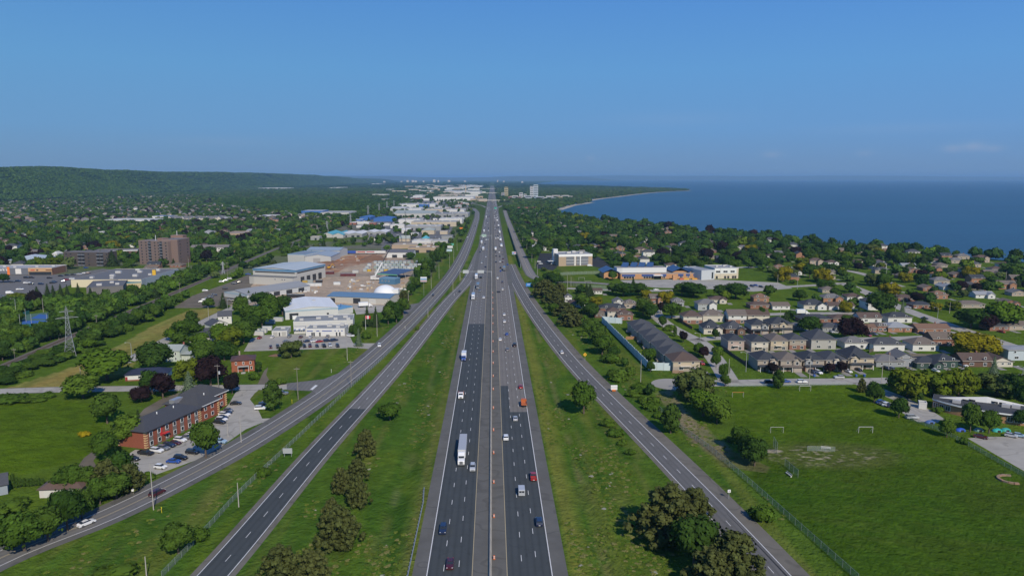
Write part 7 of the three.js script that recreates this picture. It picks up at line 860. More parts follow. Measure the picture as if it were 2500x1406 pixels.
// ---------- parked vehicles, trailers and sheds in the industrial park ----------
{
  const r = rng(123), kinds = ['sedan', 'suv', 'pickup', 'hatchback', 'suv', 'van', 'sedan'], cols = ['white', 'silver', 'black', 'grey', 'white', 'dark blue', 'red', 'white'];
  const zone = PP([[930, 612], [1080, 600], [1096, 570], [1112, 545], [1140, 518], [960, 512], [900, 545], [935, 580]]), spots = [];
  for (let i = 0; i < 900 && spots.length < 96; i++) { const x = rr(-300, -50, r), z = rr(-2150, -1000, r) , q = r(); if (!inPoly(x, z, zone) || occ(x, z) || occ(x + 4, z) || occ(x - 4, z) || spots.some(([a, b]) => hypot(a - x, b - z) < 6)) { if (inPoly(x, z, zone) && occ(x, z) !== 2) continue; continue; } spots.push([x, z]); car(pick(kinds, r), pick(cols, r), x, z, q < 0.5 ? PI / 2 : 0.1, 'parked in the industrial park', 'vehicles parked in the industrial park'); }
}

// ---------- median barrier, drums, guard rail, fences ----------
{
  const prof = new THREE.Shape([[-0.4, 0], [-0.4, 0.1], [-0.2, 0.4], [-0.12, 1.0], [0.12, 1.0], [0.2, 0.4], [0.4, 0.1], [0.4, 0]].map(([a, b]) => new THREE.Vector2(a, b))), t = thing('median_barrier', 'concrete median barrier running the length of the highway', 'barrier', [-0.9, 0]), cm = M([0.50, 0.46, 0.38], { tx: 'flat', roughness: 0.95 }), seg = new THREE.ExtrudeGeometry(prof, { depth: 5.96, bevelEnabled: false });
  for (let i = 0; i < 60; i++) mk('segment', seg, cm, t).position.set(0, 0.05, -155 - i * 6);
  mk('far_run', new THREE.ExtrudeGeometry(prof, { depth: 3600, bevelEnabled: false }).translate(0, 0.05, -509 - 3600), cm, t); mk('near_run', new THREE.ExtrudeGeometry(prof, { depth: 200, bevelEnabled: false }).translate(0, 0.05, -149), cm, t);
}
{ const proto = (() => { const t = new THREE.Group(); mk('drum', new THREE.LatheGeometry([[0, 0], [0.36, 0], [0.34, 0.1], [0.29, 0.12], [0.26, 1.0], [0.2, 1.06], [0, 1.06]].map(([a, b]) => new THREE.Vector2(a, b)), 10), M([0.50, 0.13, 0.04], { roughness: 0.6 }), t); for (const y of [0.42, 0.78]) bit('band', WHITE, t, 0.02, 0.02, 0.02, 0, y, 0).geometry = cy(0.285, 0.285, 0.12, 0, 0, 0, 10).scale(50, 50, 50); return t; })();
  for (const py of [1366, 1264, 1180, 1108, 1052, 998, 952, 920, 888, 860, 835, 812, 791, 772, 756, 741, 728, 716]) { const [, z] = P(1202, py), t = proto.clone(); t.name = numbered('traffic_drum'); t.position.set(0.1, 0.06, z); scene.add(t); tag(t, null, 'traffic drum', 'orange drums along the median barrier'); later(t, 'orange traffic drum', 'along the median barrier'); } }
{ const t = thing('guard_rail', 'steel guard rail along the left shoulder at the bottom', 'guard rail', [0, 0]), L = [[-20.9, -150], [-20.9, -170], [-20.9, -190], [-20.9, -202], [-21.6, -212]]; const gm = M([0.42, 0.43, 0.43], { metalness: 0.6, roughness: 0.5 }); mk('rail', merge([T(ribbon(L, -0.04, 0.04, 0.82)), ...L.slice(0, -1).map((p, i) => bar([p[0], 0.7, p[1]], [L[i + 1][0], 0.7, L[i + 1][1]], 0.14, 6))]), gm, t); for (let z = -150; z > -212; z -= 2) bit('post', gm, t, 0.12, 0.8, 0.14, -21.15 - (z < -202 ? (-202 - z) * 0.07 : 0), 0.4, z); }
const MESH_M = M([0.28, 0.34, 0.31], { transparent: true, opacity: 0.34, roughness: 0.6 }), POST_M = M([0.33, 0.36, 0.35], { metalness: 0.4, roughness: 0.5 });
function chain(label, pts, h = 1.8, step = 3.2) { const L = curve(PP(pts), step), t = thing('chain_link_fence', label, 'fence', [0, 0]), v = []; for (let i = 0; i + 1 < L.length; i++) v.push(...quad([L[i][0], 0.05, L[i][1]], [L[i + 1][0], 0.05, L[i + 1][1]], [L[i + 1][0], h, L[i + 1][1]], [L[i][0], h, L[i][1]])); mk('mesh_panel', tris(v), MESH_M, t); mk('top_rail', merge(L.slice(0, -1).map((p, i) => bar([p[0], h, p[1]], [L[i + 1][0], h, L[i + 1][1]], 0.035, 4))), POST_M, t); const pg = cy(0.05, 0.05, h + 0.1, 0, 0, 0, 5); for (const p of L) mk('post', pg, POST_M, t).position.set(p[0], 0, p[1]); return t; }
chain('chain-link fence between the service road and left ramp', [[395, 1412], [500, 1302], [585, 1208], [700, 1098], [790, 1012], [870, 935], [940, 872], [1000, 806], [1060, 742]]);
chain('green chain-link fence along the park beside the right ramp', [[1590, 985], [1657, 1045], [1727, 1096], [1802, 1159], [1896, 1242], [2000, 1335], [2095, 1420]], 2.0);
chain('chain-link fence between park lawn and kindergarten lot', [[2210, 1022], [2290, 1052], [2370, 1092], [2440, 1132], [2520, 1176]], 1.5);
chain('low chain-link fence between lakeside street and park', [[1780, 944], [1900, 943], [2080, 940]], 1.2);
chain('tall chain-link fence round the small school pitch', [[1480, 706], [1420, 702], [1372, 690], [1358, 682], [1358, 674], [1420, 670], [1478, 669]], 3.0, 5);
chain('chain-link fence along the works yard beside trees', [[952, 744], [985, 710], [1012, 680], [1022, 660]], 2.4, 5);
// ---------- goals and ball ground ----------
for (const [x0, x1, yb, h, l, c] of [[1413, 1427, 684, 2.6, 'white football goal, far one on the small school pitch', 'w'], [1428, 1443, 692, 2.4, 'white football goal, near one on the small school pitch', 'w'], [1788, 1815, 970, 2.3, 'football goal with orange crossbar at the park hedge', 'o'], [1952, 1979, 955, 2.4, 'white football goal below the lakeside street fence', 'w'], [1881, 1912, 1057, 2.3, 'thin pale football goal in the middle of the park', 'g'], [2096, 2130, 1057, 2.4, 'white football goal with worn earth before it', 'w']]) {
  const a = P(x0, yb), b = P(x1, yb), f = frameOf(a, b), t = thing('football_goal', l, 'goal', [(a[0] + b[0]) / 2, (a[1] + b[1]) / 2], f.turn, 'football goals'), m = c === 'w' ? M([0.46, 0.46, 0.44]) : M([0.34, 0.35, 0.31]), w = f.w / 2; for (const s of [-1, 1]) { mk('post', cy(0.09, 0.09, h, s * w, 0, 0, 6), m, t); mk('stay', bar([s * w, h, 0], [s * w, 0, -1.8], 0.05, 5), m, t); } mk('crossbar', bar([-w - 0.09, h, 0], [w + 0.09, h, 0], 0.1, 6), c === 'o' ? M([0.5, 0.2, 0.05]) : m, t);
}
for (const [i, l, a, b, h] of [[0, 'backstop fence along the third-base side of ball diamond', [1971, 1101], [2038, 1103], 1.8], [1, 'backstop fence with shadow beside the lower ball bench', [1916, 1138], [1948, 1166], 2.6], [2, 'tall backstop corner fence behind home plate', [1888, 1092], [1897, 1108], 4]]) chain(l, [a, b], h, 4);
for (const [l, a, b] of [['aluminium bench behind the far backstop fence', [2004, 1096], [2028, 1098]], ['wooden bench below the ball diamond fence', [1919, 1156], [1932, 1166]]]) { const p = P(...a), q = P(...b), f = frameOf(p, q), t = thing('bench', l, 'bench', [(p[0] + q[0]) / 2, (p[1] + q[1]) / 2], f.turn), m = M([0.45, 0.44, 0.42]); bit('seat', m, t, f.w, 0.1, 0.5, 0, 0.5, 0); for (const s of [-0.45, 0, 0.45]) bit('leg', m, t, 0.1, 0.5, 0.4, s * f.w, 0.25, 0); bit('backrest', m, t, f.w, 0.3, 0.08, 0, 0.85, -0.25); }
{ const t = thing('stone_seat', 'curved seat of tan stones at the park edge', 'stone seat', P(2468, 1172)); for (let i = 0; i < 9; i++) { const a = 1.2 + i * 0.42, r = 3.6; bit('stone', M([0.42 + 0.04 * (i % 3), 0.31, 0.2], { tx: 'dirt', roughness: 1 }), t, 1.4, 0.5 + 0.08 * (i % 2), 0.8, cos(a) * r, 0.26, -sin(a) * r * 0.9, a + PI / 2); } }
for (const [px, py, c, l] of [[2345, 1052, [0.03, 0.09, 0.45], 'bright blue play tent on the kindergarten lawn'], [2434, 1053, [0.03, 0.35, 0.32], 'turquoise play dome, larger of two at the kindergarten'], [2455, 1052, [0.04, 0.32, 0.28], 'turquoise play dome, smaller of two at the kindergarten'], [2389, 1052, [0.10, 0.22, 0.20], 'dark green play dome on the kindergarten lawn'], [2270, 1033, [0.06, 0.12, 0.3], 'blue lidded bin beside the kindergarten fence']]) { const t = thing('play_dome', l, 'play equipment', P(px, py)); const g = new THREE.SphereGeometry(1.5, 12, 6, 0, 2 * PI, 0, PI / 2).scale(1.3, 0.8, 0.9); mk('shell', g, M(c, { roughness: 0.5 }), t); bit('opening', BLACK, t, 1.1, 0.8, 0.1, 0, 0.4, 1.3); }
for (const [px, py, c] of [[2090, 920, 'blue'], [2110, 920, 'blue'], [1988, 920, 'blue']]) { const t = thing('wheelie_bin', null, 'bin', P(px, py)); mk('bin', frustum(-0.4, 0.4, 0.08, -0.5, 0.5, 1.05, 0.7, 0.9), M([0.05, 0.13, 0.4], { roughness: 0.5 }), t); bit('lid', M([0.05, 0.12, 0.36]), t, 0.95, 0.1, 1.1, 0, 1.12, 0); later(t, c + ' recycling bin', 'at the kerb of the lakeside street'); }
// tennis courts
{ const t = thing('tennis_court', 'blue tennis courts with green surround behind the thicket', 'tennis court', P(88, 790)), c = P(88, 790), Q = (px, py) => { const p = P(px, py); return [p[0] - c[0], p[1] - c[1]]; }; mk('surround', poly([[45, 800], [125, 800], [118, 762], [60, 768]].map((p) => Q(...p)), 0.03), M([0.06, 0.13, 0.09]), t); for (const q of [[[50, 794], [116, 793], [116, 782], [56, 783]], [[74, 778], [116, 779], [116, 768], [96, 767]]]) mk('court', poly(q.map((p) => Q(...p)), 0.045), M([0.03, 0.11, 0.33]), t); for (const [px, py] of [[50, 800], [78, 800], [116, 798], [64, 786], [40, 772], [98, 756]]) { const p = Q(px, py); mk('lamp_post', cy(0.12, 0.09, 9, p[0], 0, p[1], 6), M([0.4, 0.42, 0.42]), t); } const w = Q(45, 801), w2 = Q(125, 801), f = frameOf(w, w2); bit('windbreak', M([0.02, 0.15, 0.12]), t, f.w, 2.6, 0.1, (w[0] + w2[0]) / 2, 1.35, (w[1] + w2[1]) / 2, f.turn); const v = Q(38, 778), v2 = Q(72, 766), f2 = frameOf(v, v2); bit('windbreak', M([0.02, 0.15, 0.12]), t, f2.w, 2.6, 0.1, (v[0] + v2[0]) / 2, 1.35, (v[1] + v2[1]) / 2, f2.turn); }
// ---------- poles, lamps, pylons ----------
const WOOD = M([0.24, 0.215, 0.185], { roughness: 0.95 }), STEEL = M([0.36, 0.38, 0.39], { metalness: 0.3, roughness: 0.55 }), CONC = M([0.38, 0.36, 0.32], { roughness: 0.9 });
function pole(px, py, top, kind, place_, label) {
  const [x, z] = P(px, py), h = HT(px, py, top), t = thing(kind === 'l' ? 'street_lamp' : 'utility_pole', label, kind === 'l' ? 'street lamp' : 'utility pole', [x, z], 0, kind === 'l' ? 'street lamps' : 'utility poles');
  mk('pole', cy(0.17, 0.1, h, 0, 0, 0, 7), kind === 'w' || kind === 't' ? WOOD : kind === 'l' ? STEEL : CONC, t);
  if (kind === 'w' || kind === 't') { bit('crossarm', WOOD, t, 2.4, 0.14, 0.14, 0, h - 0.8, 0.2); mk('insulator', merge([-1.05, -0.4, 0.4, 1.05].map((q) => cy(0.07, 0.05, 0.25, q, h - 0.73, 0.2, 5))), M([0.5, 0.5, 0.5]), t); }
  if (kind === 't') mk('transformer', cy(0.42, 0.42, 1.3, 0.7, h - 4.6, 0, 10), M([0.45, 0.47, 0.48]), t);
  if (kind === 'l') { mk('arm', merge([bar([0, h - 0.1, 0], [-1.2, h + 0.5, 0], 0.06), bar([-1.2, h + 0.5, 0], [-2.6, h + 0.5, 0], 0.06)]), STEEL, t); bit('lamp_head', M([0.5, 0.5, 0.5]), t, 0.8, 0.16, 0.3, -2.8, h + 0.45, 0); }
  if (!label) later(t, kind === 'l' ? 'curved-arm street lamp' : kind === 't' ? 'wooden utility pole with transformer' : kind === 'w' ? 'wooden utility pole with crossarm' : 'plain pale utility pole', place_); return t;
}
const SR = 'along the service road', RS = 'among the houses', SS = 'along the shore service road';
pole(375, 1245, 1131, 'c', SR, 'tall concrete utility pole behind the dark red minivan'); pole(534, 952, 889, 't', SR, 'utility pole with grey transformer behind the brick office'); pole(728, 976, 896, 'w', SR); pole(589, 1080, 1016, 'c', SR); pole(583, 1238, 1178, 'c', 'beside the left ramp fence'); pole(557, 1066, 1034, 'c', 'in the brick office car park'); pole(858, 944, 880, 'w', SR); pole(848, 880, 832, 'c', SR); pole(921, 822, 767, 'c', SR); pole(962, 768, 738, 'c', SR); pole(997, 738, 711, 'c', SR); pole(1053, 705, 665, 'c', SR); pole(1072, 681, 646, 'c', SR); pole(1123, 684, 646, 'c', SR); pole(1106, 712, 681, 'c', SR); pole(358, 1410, 1358, 'c', 'beside the left ramp fence'); pole(14, 1328, 1297, 'c', 'beside the bottom hedge'); pole(1045, 774, 752, 'c', SR); pole(198, 930, 895, 'c', 'on the mown strip'); pole(322, 875, 838, 'l', 'beside the side street'); pole(36, 875, 850, 'w', 'beside the railway'); pole(236, 790, 768, 'w', 'in the railway thicket'); pole(144, 828, 814, 'w', 'in the railway thicket'); pole(510, 785, 748, 'c', 'beside the side street'); pole(556, 760, 730, 'l', 'beside the side street'); pole(440, 720, 690, 'w', 'beside the railway'); pole(556, 680, 640, 'w', 'beside the railway'); pole(648, 640, 605, 'w', 'beside the railway'); pole(588, 652, 628, 'w', 'beside the railway'); pole(40, 770, 730, 'l', 'beside the tennis courts'); pole(106, 762, 728, 'c', 'beside the tennis courts'); pole(227, 728, 705, 'c', 'behind the railway thicket'); pole(461, 655, 628, 'c', 'beside the tall brown apartments'); pole(1098, 655, 622, 'c', SR); pole(1108, 640, 606, 'c', SR); pole(1116, 612, 585, 'c', SR);
pole(1564, 936, 878, 'c', 'beside the noise wall'); pole(1778, 938, 876, 'c', 'beside the lakeside street'); pole(1975, 942, 868, 'c', 'beside the lakeside street'); pole(2152, 934, 885, 'c', 'beside the lakeside street'); pole(2169, 905, 856, 'c', 'beside the lakeside street'); pole(1821, 908, 862, 'l', RS); pole(1708, 858, 815, 'l', RS); pole(2411, 868, 816, 'c', RS); pole(2186, 762, 716, 'c', RS); pole(2288, 785, 752, 'l', RS); pole(1946, 712, 668, 'l', RS); pole(1898, 700, 670, 'c', RS); pole(1757, 700, 655, 'c', RS); pole(1904, 790, 752, 'c', RS); pole(2494, 940, 895, 'l', RS); pole(1385, 712, 672, 'c', 'beside the small school pitch'); pole(1394, 700, 676, 'c', 'beside the small school pitch'); pole(2162, 690, 658, 'c', RS); pole(1312, 672, 646, 'c', SS); pole(2318, 765, 738, 'c', RS); pole(2455, 690, 662, 'c', RS);
for (let i = 0; i < 14; i++) { const z = -760 - i * 62, s = SX(45.5, z), s2 = SX(45.5, z, 9.5); pole(s[0], s[1], s2[1], 'c', SS); }
function pylon(px, py, top, label, far) {
  const [x, z] = P(px, py), h = HT(px, py, top), t = thing('transmission_tower', label, 'transmission tower', [x, z], 0.5, 'lattice transmission towers'), r = far ? 0.22 : 0.09, legs = [], br = [], lvl = far ? 5 : 10;
  const W = (y) => (y < h * 0.52 ? 2.9 - 1.75 * (y / (h * 0.52)) ** 0.8 : 1.15 - 0.75 * (y - h * 0.52) / (h * 0.48)) * h / 31 * 1.15;
  const C4 = [[1, 1], [-1, 1], [-1, -1], [1, -1]], at = (c, y) => [c[0] * W(y), y, c[1] * W(y)];
  for (let k = 0; k < lvl; k++) { const y0 = h * (k / lvl), y1 = h * ((k + 1) / lvl); for (let i = 0; i < 4; i++) { legs.push(bar(at(C4[i], y0), at(C4[i], y1), r * 1.4, 4)); const j = (i + 1) % 4; br.push(bar(at(C4[i], y0), at(C4[j], y1), r * 0.75, 3), bar(at(C4[j], y0), at(C4[i], y1), r * 0.75, 3), bar(at(C4[i], y1), at(C4[j], y1), r * 0.75, 3)); } }
  mk('leg', merge(legs), STEEL, t); mk('bracing', merge(br), STEEL, t);
  for (const [y, w] of [[0.80, 6.4], [0.93, 4]]) for (const s of [-1, 1]) mk('crossarm', merge([bar([0, h * y, 0.35], [s * w * h / 31, h * y, 0], r, 3), bar([0, h * y, -0.35], [s * w * h / 31, h * y, 0], r, 3), bar([0, h * (y + 0.035), 0], [s * w * h / 31, h * y, 0], r, 3)]), STEEL, t); mk('peak', merge([bar([0.4, h * 0.97, 0], [0, h * 1.06, 0], r, 3), bar([-0.4, h * 0.97, 0], [0, h * 1.06, 0], r, 3)]), STEEL, t);
  if (!label) later(t, 'distant lattice transmission tower', 'beside the railway'); return t;
}
pylon(172, 868, 752, 'tall steel lattice transmission tower at the thicket edge'); for (const a of [[799, 568, 540], [856, 548, 524], [899, 528, 502], [926, 520, 497], [945, 512, 492], [962, 506, 489], [545, 668, 640]]) pylon(...a, null, true);
{ const [x, z] = P(991, 594), h = HT(991, 594, 516), t = thing('radio_mast', 'thin dark lattice mast rising over the industrial park', 'mast', [x, z]); const b = []; for (let k = 0; k < 16; k++) { const y0 = h * k / 16, y1 = h * (k + 1) / 16; for (let i = 0; i < 3; i++) { const a = i * 2.094, c = (i + 1) * 2.094; b.push(bar([cos(a) * 0.9, y0, sin(a) * 0.9], [cos(a) * 0.9, y1, sin(a) * 0.9], 0.14, 4), bar([cos(a) * 0.9, y0, sin(a) * 0.9], [cos(c) * 0.9, y1, sin(c) * 0.9], 0.09, 3)); } } mk('lattice', merge(b), M([0.16, 0.17, 0.18]), t); mk('tip', cy(0.1, 0.05, 4, 0, h, 0, 5), STEEL, t); }
for (const [px, py, top] of [[1029, 532, 510], [1050, 516, 500]]) { const t = pole(px, py, top, 'c', 'in the industrial park'); }
// ---------- signs and gantries ----------
const SIGNB = M([0.42, 0.45, 0.45], { roughness: 0.5 });
function gantry(label, z, x0, x1, y, panels) { const t = thing('sign_gantry', label, 'sign gantry', [0, z]); for (const x of [x0, x1]) mk('post', cy(0.28, 0.2, y + 0.8, x, 0, 0, 8), STEEL, t); mk('truss', merge([bar([x0, y, 0], [x1, y, 0], 0.1), bar([x0, y + 0.9, 0], [x1, y + 0.9, 0], 0.1), ...Array.from({ length: 10 }, (_, i) => bar([x0 + (x1 - x0) * i / 10, y, 0], [x0 + (x1 - x0) * (i + 1) / 10, y + 0.9, 0], 0.05, 4))]), STEEL, t); for (const [a, b, h, c] of panels) bit('sign_panel', c ? M(c) : SIGNB, t, b - a, h, 0.2, (a + b) / 2, y + 0.5, 0.35); }
gantry('overhead sign gantry with two pale panels over the left carriageway', -688, -31.5, -1.1, 5.9, [[-28.6, -23, 3.2], [-14.5, -8.2, 2.8]]);
gantry('farther overhead gantry with pale green panel over left carriageway', -1125, -19.5, -1.1, 6, [[-17, -9.5, 4, [0.30, 0.42, 0.36]]]); gantry('green overhead sign over the right carriageway far off', -2150, 3, 18, 6.5, [[6, 13, 5, [0.03, 0.30, 0.22]]]);
function sign(label, px, py, top, w, ph, face, { two = false, parts = [], cat = 'sign', turn = 0, shape } = {}) { const [x, z] = P(px, py), h = HT(px, py, top), t = thing('road_sign', label, cat, [x, z], turn); for (const s of two ? [-w * 0.38, w * 0.38] : [0]) mk('post', cy(0.09, 0.08, h - (two ? 0 : ph * 0.1), s, 0, 0, 6), STEEL, t); const p = bit('panel', M(face, { roughness: 0.5 }), t, w, ph, 0.12, 0, h - ph / 2, 0.12); if (shape === 'd') p.rotation.z = PI / 4; for (const [n, c, x0, y0, ww, hh] of parts) bit(n, M(c, { roughness: 0.5 }), t, ww, hh, 0.06, x0, h - ph / 2 + y0, 0.2); return t; }
sign('yellow diamond warning sign beside the right ramp', 1428, 882, 862, 1.5, 1.5, [0.72, 0.40, 0.02], { shape: 'd', parts: [['arrow', [0.05, 0.04, 0.02], 0, -0.1, 0.14, 0.8], ['arrow_head', [0.05, 0.04, 0.02], 0.12, 0.25, 0.4, 0.14]] });
{ const t = sign('white message board on orange trailer beside the right ramp', 1499, 955, 940, 3, 2.2, [0.70, 0.72, 0.72], { two: true, parts: [['stripe', [0.3, 0.32, 0.34], 0, 0, 3, 0.12]] }); bit('trailer', M([0.6, 0.16, 0.02]), t, 1.6, 0.5, 1.8, -0.2, 0.55, 0.2); for (const x of [-0.9, 0.7]) { const w = mk('wheel', wheelG, TYRE, t); w.position.set(x, 0.33, 0.2); } }
sign('small white road sign beside the lower right ramp', 1779, 1218, 1195, 0.9, 0.9, [0.7, 0.7, 0.7], { parts: [['symbol', [0.1, 0.1, 0.1], 0, 0, 0.1, 0.5]] });
sign('grey back of a two-post road sign beside left ramp', 703, 1115, 1094, 3.2, 1.9, [0.36, 0.38, 0.39], { two: true });
sign('bright blue roadside sign with white lines beside dark pines', 1293, 703, 691, 6.5, 3, [0.02, 0.20, 0.55], { two: true, parts: [['text_line', [0.7, 0.7, 0.72], -1, 0.6, 2.6, 0.3], ['text_line', [0.7, 0.7, 0.72], 1.4, 0.7, 1.4, 0.3], ['text_line', [0.5, 0.6, 0.7], 0, -0.4, 4.6, 0.25]] });
sign('small illuminated looking billboard beside the green noise barrier', 1255, 626, 614, 5, 3.6, [0.45, 0.5, 0.6], { cat: 'billboard', parts: [['picture_block', [0.5, 0.05, 0.12], 1.2, 0.4, 1.6, 1.4], ['picture_block', [0.05, 0.12, 0.45], -1.2, -0.4, 1.6, 1.4]] });
sign('billboard in white blue and red on the verge', 1035, 722, 676, 5.2, 4, [0.70, 0.72, 0.72], { cat: 'billboard', parts: [['blue_band', [0.08, 0.24, 0.5], 0, 0.55, 5, 0.7], ['grey_band', [0.25, 0.35, 0.4], 0, -0.5, 5, 0.9], ['red_band', [0.45, 0.05, 0.06], 0, -1.35, 5, 0.4]] });
for (const [px, py, top, w, h, c, l] of [[1103, 602, 594, 6, 3, [0.10, 0.35, 0.25], 'green shop sign, topmost of the sign cluster'], [1099, 612, 600, 7, 3, [0.62, 0.64, 0.64], 'white shop sign, middle of the sign cluster'], [1097, 622, 608, 7, 3, [0.40, 0.52, 0.58], 'pale blue shop sign, lowest of the sign cluster'], [1126, 563, 555, 6, 3, [0.65, 0.2, 0.02], 'orange shop sign beside the service road']]) sign(l, px, py, top, w, h, c);
for (const [px, py, c, l] of [[1109, 722, 0, 'white marker post beside the gore of the left ramp'], [809, 910, 0, 'white marker post on the lawn by the junction'], [713, 985, 1, 'leaning yellow marker post on the junction lawn'], [395, 1252, 1, 'yellow marker post beside the tall concrete pole'], [989, 803, 0, 'white marker post on the left ramp fence']]) { const t = thing('marker_post', l, 'marker post', P(px, py)); mk('post', cy(0.08, 0.08, 1.7, 0, 0, 0, 6), c ? M([0.6, 0.5, 0.02]) : WHITE, t); bit('cap', c ? M([0.6, 0.5, 0.02]) : WHITE, t, 0.22, 0.4, 0.1, 0, 1.6, 0); }
{ const t = thing('mailbox', 'white mailbox beside the service road near hedge', 'mailbox', P(326, 1206)); mk('post', cy(0.08, 0.08, 1.2, 0, 0, 0, 6), WOOD, t); bit('box', WHITE, t, 0.7, 0.6, 0.8, 0, 1.3, 0); }
{ const t = thing('flagpole', 'flagpole with red and white flag before the works spruces', 'flagpole', P(893, 805)), h = HT(893, 805, 770); mk('pole', cy(0.12, 0.07, h, 0, 0, 0, 6), WHITE, t); const f = (n, c, x, w) => bit(n, M(c), t, w, 2, 0.05, x, h - 1.2, 0, 0.2); f('red_stripe', [0.5, 0.02, 0.03], 0.5, 0.9); f('white_stripe', [0.7, 0.7, 0.7], 1.6, 1.3); f('red_stripe', [0.5, 0.02, 0.03], 2.7, 0.9); bit('leaf_emblem', M([0.5, 0.02, 0.03]), t, 0.6, 0.7, 0.07, 1.6, h - 1.2, 0, 0.2); }
{ const t = thing('noise_barrier', 'dark green noise barrier along the shore service road', 'barrier', [0, 0]), m = M([0.035, 0.075, 0.055], { roughness: 0.8 }); for (let i = 0; i < 40; i++) bit('panel', m, t, 0.2, 4.2, 14.9, 30.3 - (i > 26 ? 0 : 0), 2.1, -775 - i * 15); for (let i = 0; i <= 40; i++) bit('post', STEEL, t, 0.3, 4.4, 0.3, 30.3, 2.2, -767.5 - i * 15); }
// far bridges
for (const [l, z, y, w, sx] of [['nearest pale road bridge crossing the far highway', -2905, 6.5, 120, 0], ['second far bridge over the highway', -4300, 7, 150, 0], ['most distant bridge over the highway', -6000, 7, 200, 0]]) { const t = thing('road_bridge', l, 'bridge', [0, z]); mk('deck', bx(w, 1.6, 14, 0, y, 0), M([0.50, 0.48, 0.43]), t); bit('parapet', M([0.55, 0.53, 0.48]), t, w, 1.0, 0.4, 0, y + 1.3, 7); for (const x of [-30, 0, 26]) bit('pier', M([0.42, 0.40, 0.36]), t, 2, y - 0.8, 10, x, (y - 0.8) / 2, 0); for (const s of [-1, 1]) { const v = [[s * w / 2, 0, 8], [s * w / 2, 0, -8], [s * (w / 2 + 160), 0, -8], [s * (w / 2 + 160), 0, 8], [s * w / 2, y + 0.7, 7], [s * w / 2, y + 0.7, -7]]; mk('ramp', tris(s > 0 ? [v[4], v[3], v[2], v[4], v[2], v[5], v[0], v[3], v[4], v[1], v[5], v[2]] : [v[4], v[2], v[3], v[4], v[5], v[2], v[0], v[4], v[3], v[1], v[2], v[5]]), M([0.09, 0.11, 0.04]), t); } }
// ---------- works yard ----------
{ // mobile crane
  const [x, z] = P(917, 684), t = thing('mobile_crane', 'white mobile crane with long dark boom in the works yard', 'crane', [x, z], 0), b = [14, HT(917, 684, 600) - 1, -16]; bit('carrier', M([0.6, 0.6, 0.58]), t, 9, 1.4, 2.7, 0, 1.5, 0); bit('cab', M([0.6, 0.6, 0.58]), t, 2.2, 2, 2.6, -3.4, 3, 0); bit('counterweight', M([0.5, 0.5, 0.48]), t, 3.2, 2.4, 3, -1, 3.4, 0); for (const q of [-3.2, -1.6, 1.6, 3.2]) for (const s of [-1.2, 1.2]) { const w = mk('wheel', bigWheel, TYRE, t); w.rotation.y = PI / 2; w.position.set(q, 0.5, s); } mk('boom_base', bar([-1, 3, 0], [b[0] * 0.42, 3 + b[1] * 0.42, b[2] * 0.42], 0.75, 6), M([0.6, 0.6, 0.58]), t); mk('boom', bar([b[0] * 0.4, 3 + b[1] * 0.4, b[2] * 0.4], b, 0.5, 6), M([0.05, 0.05, 0.055]), t); }
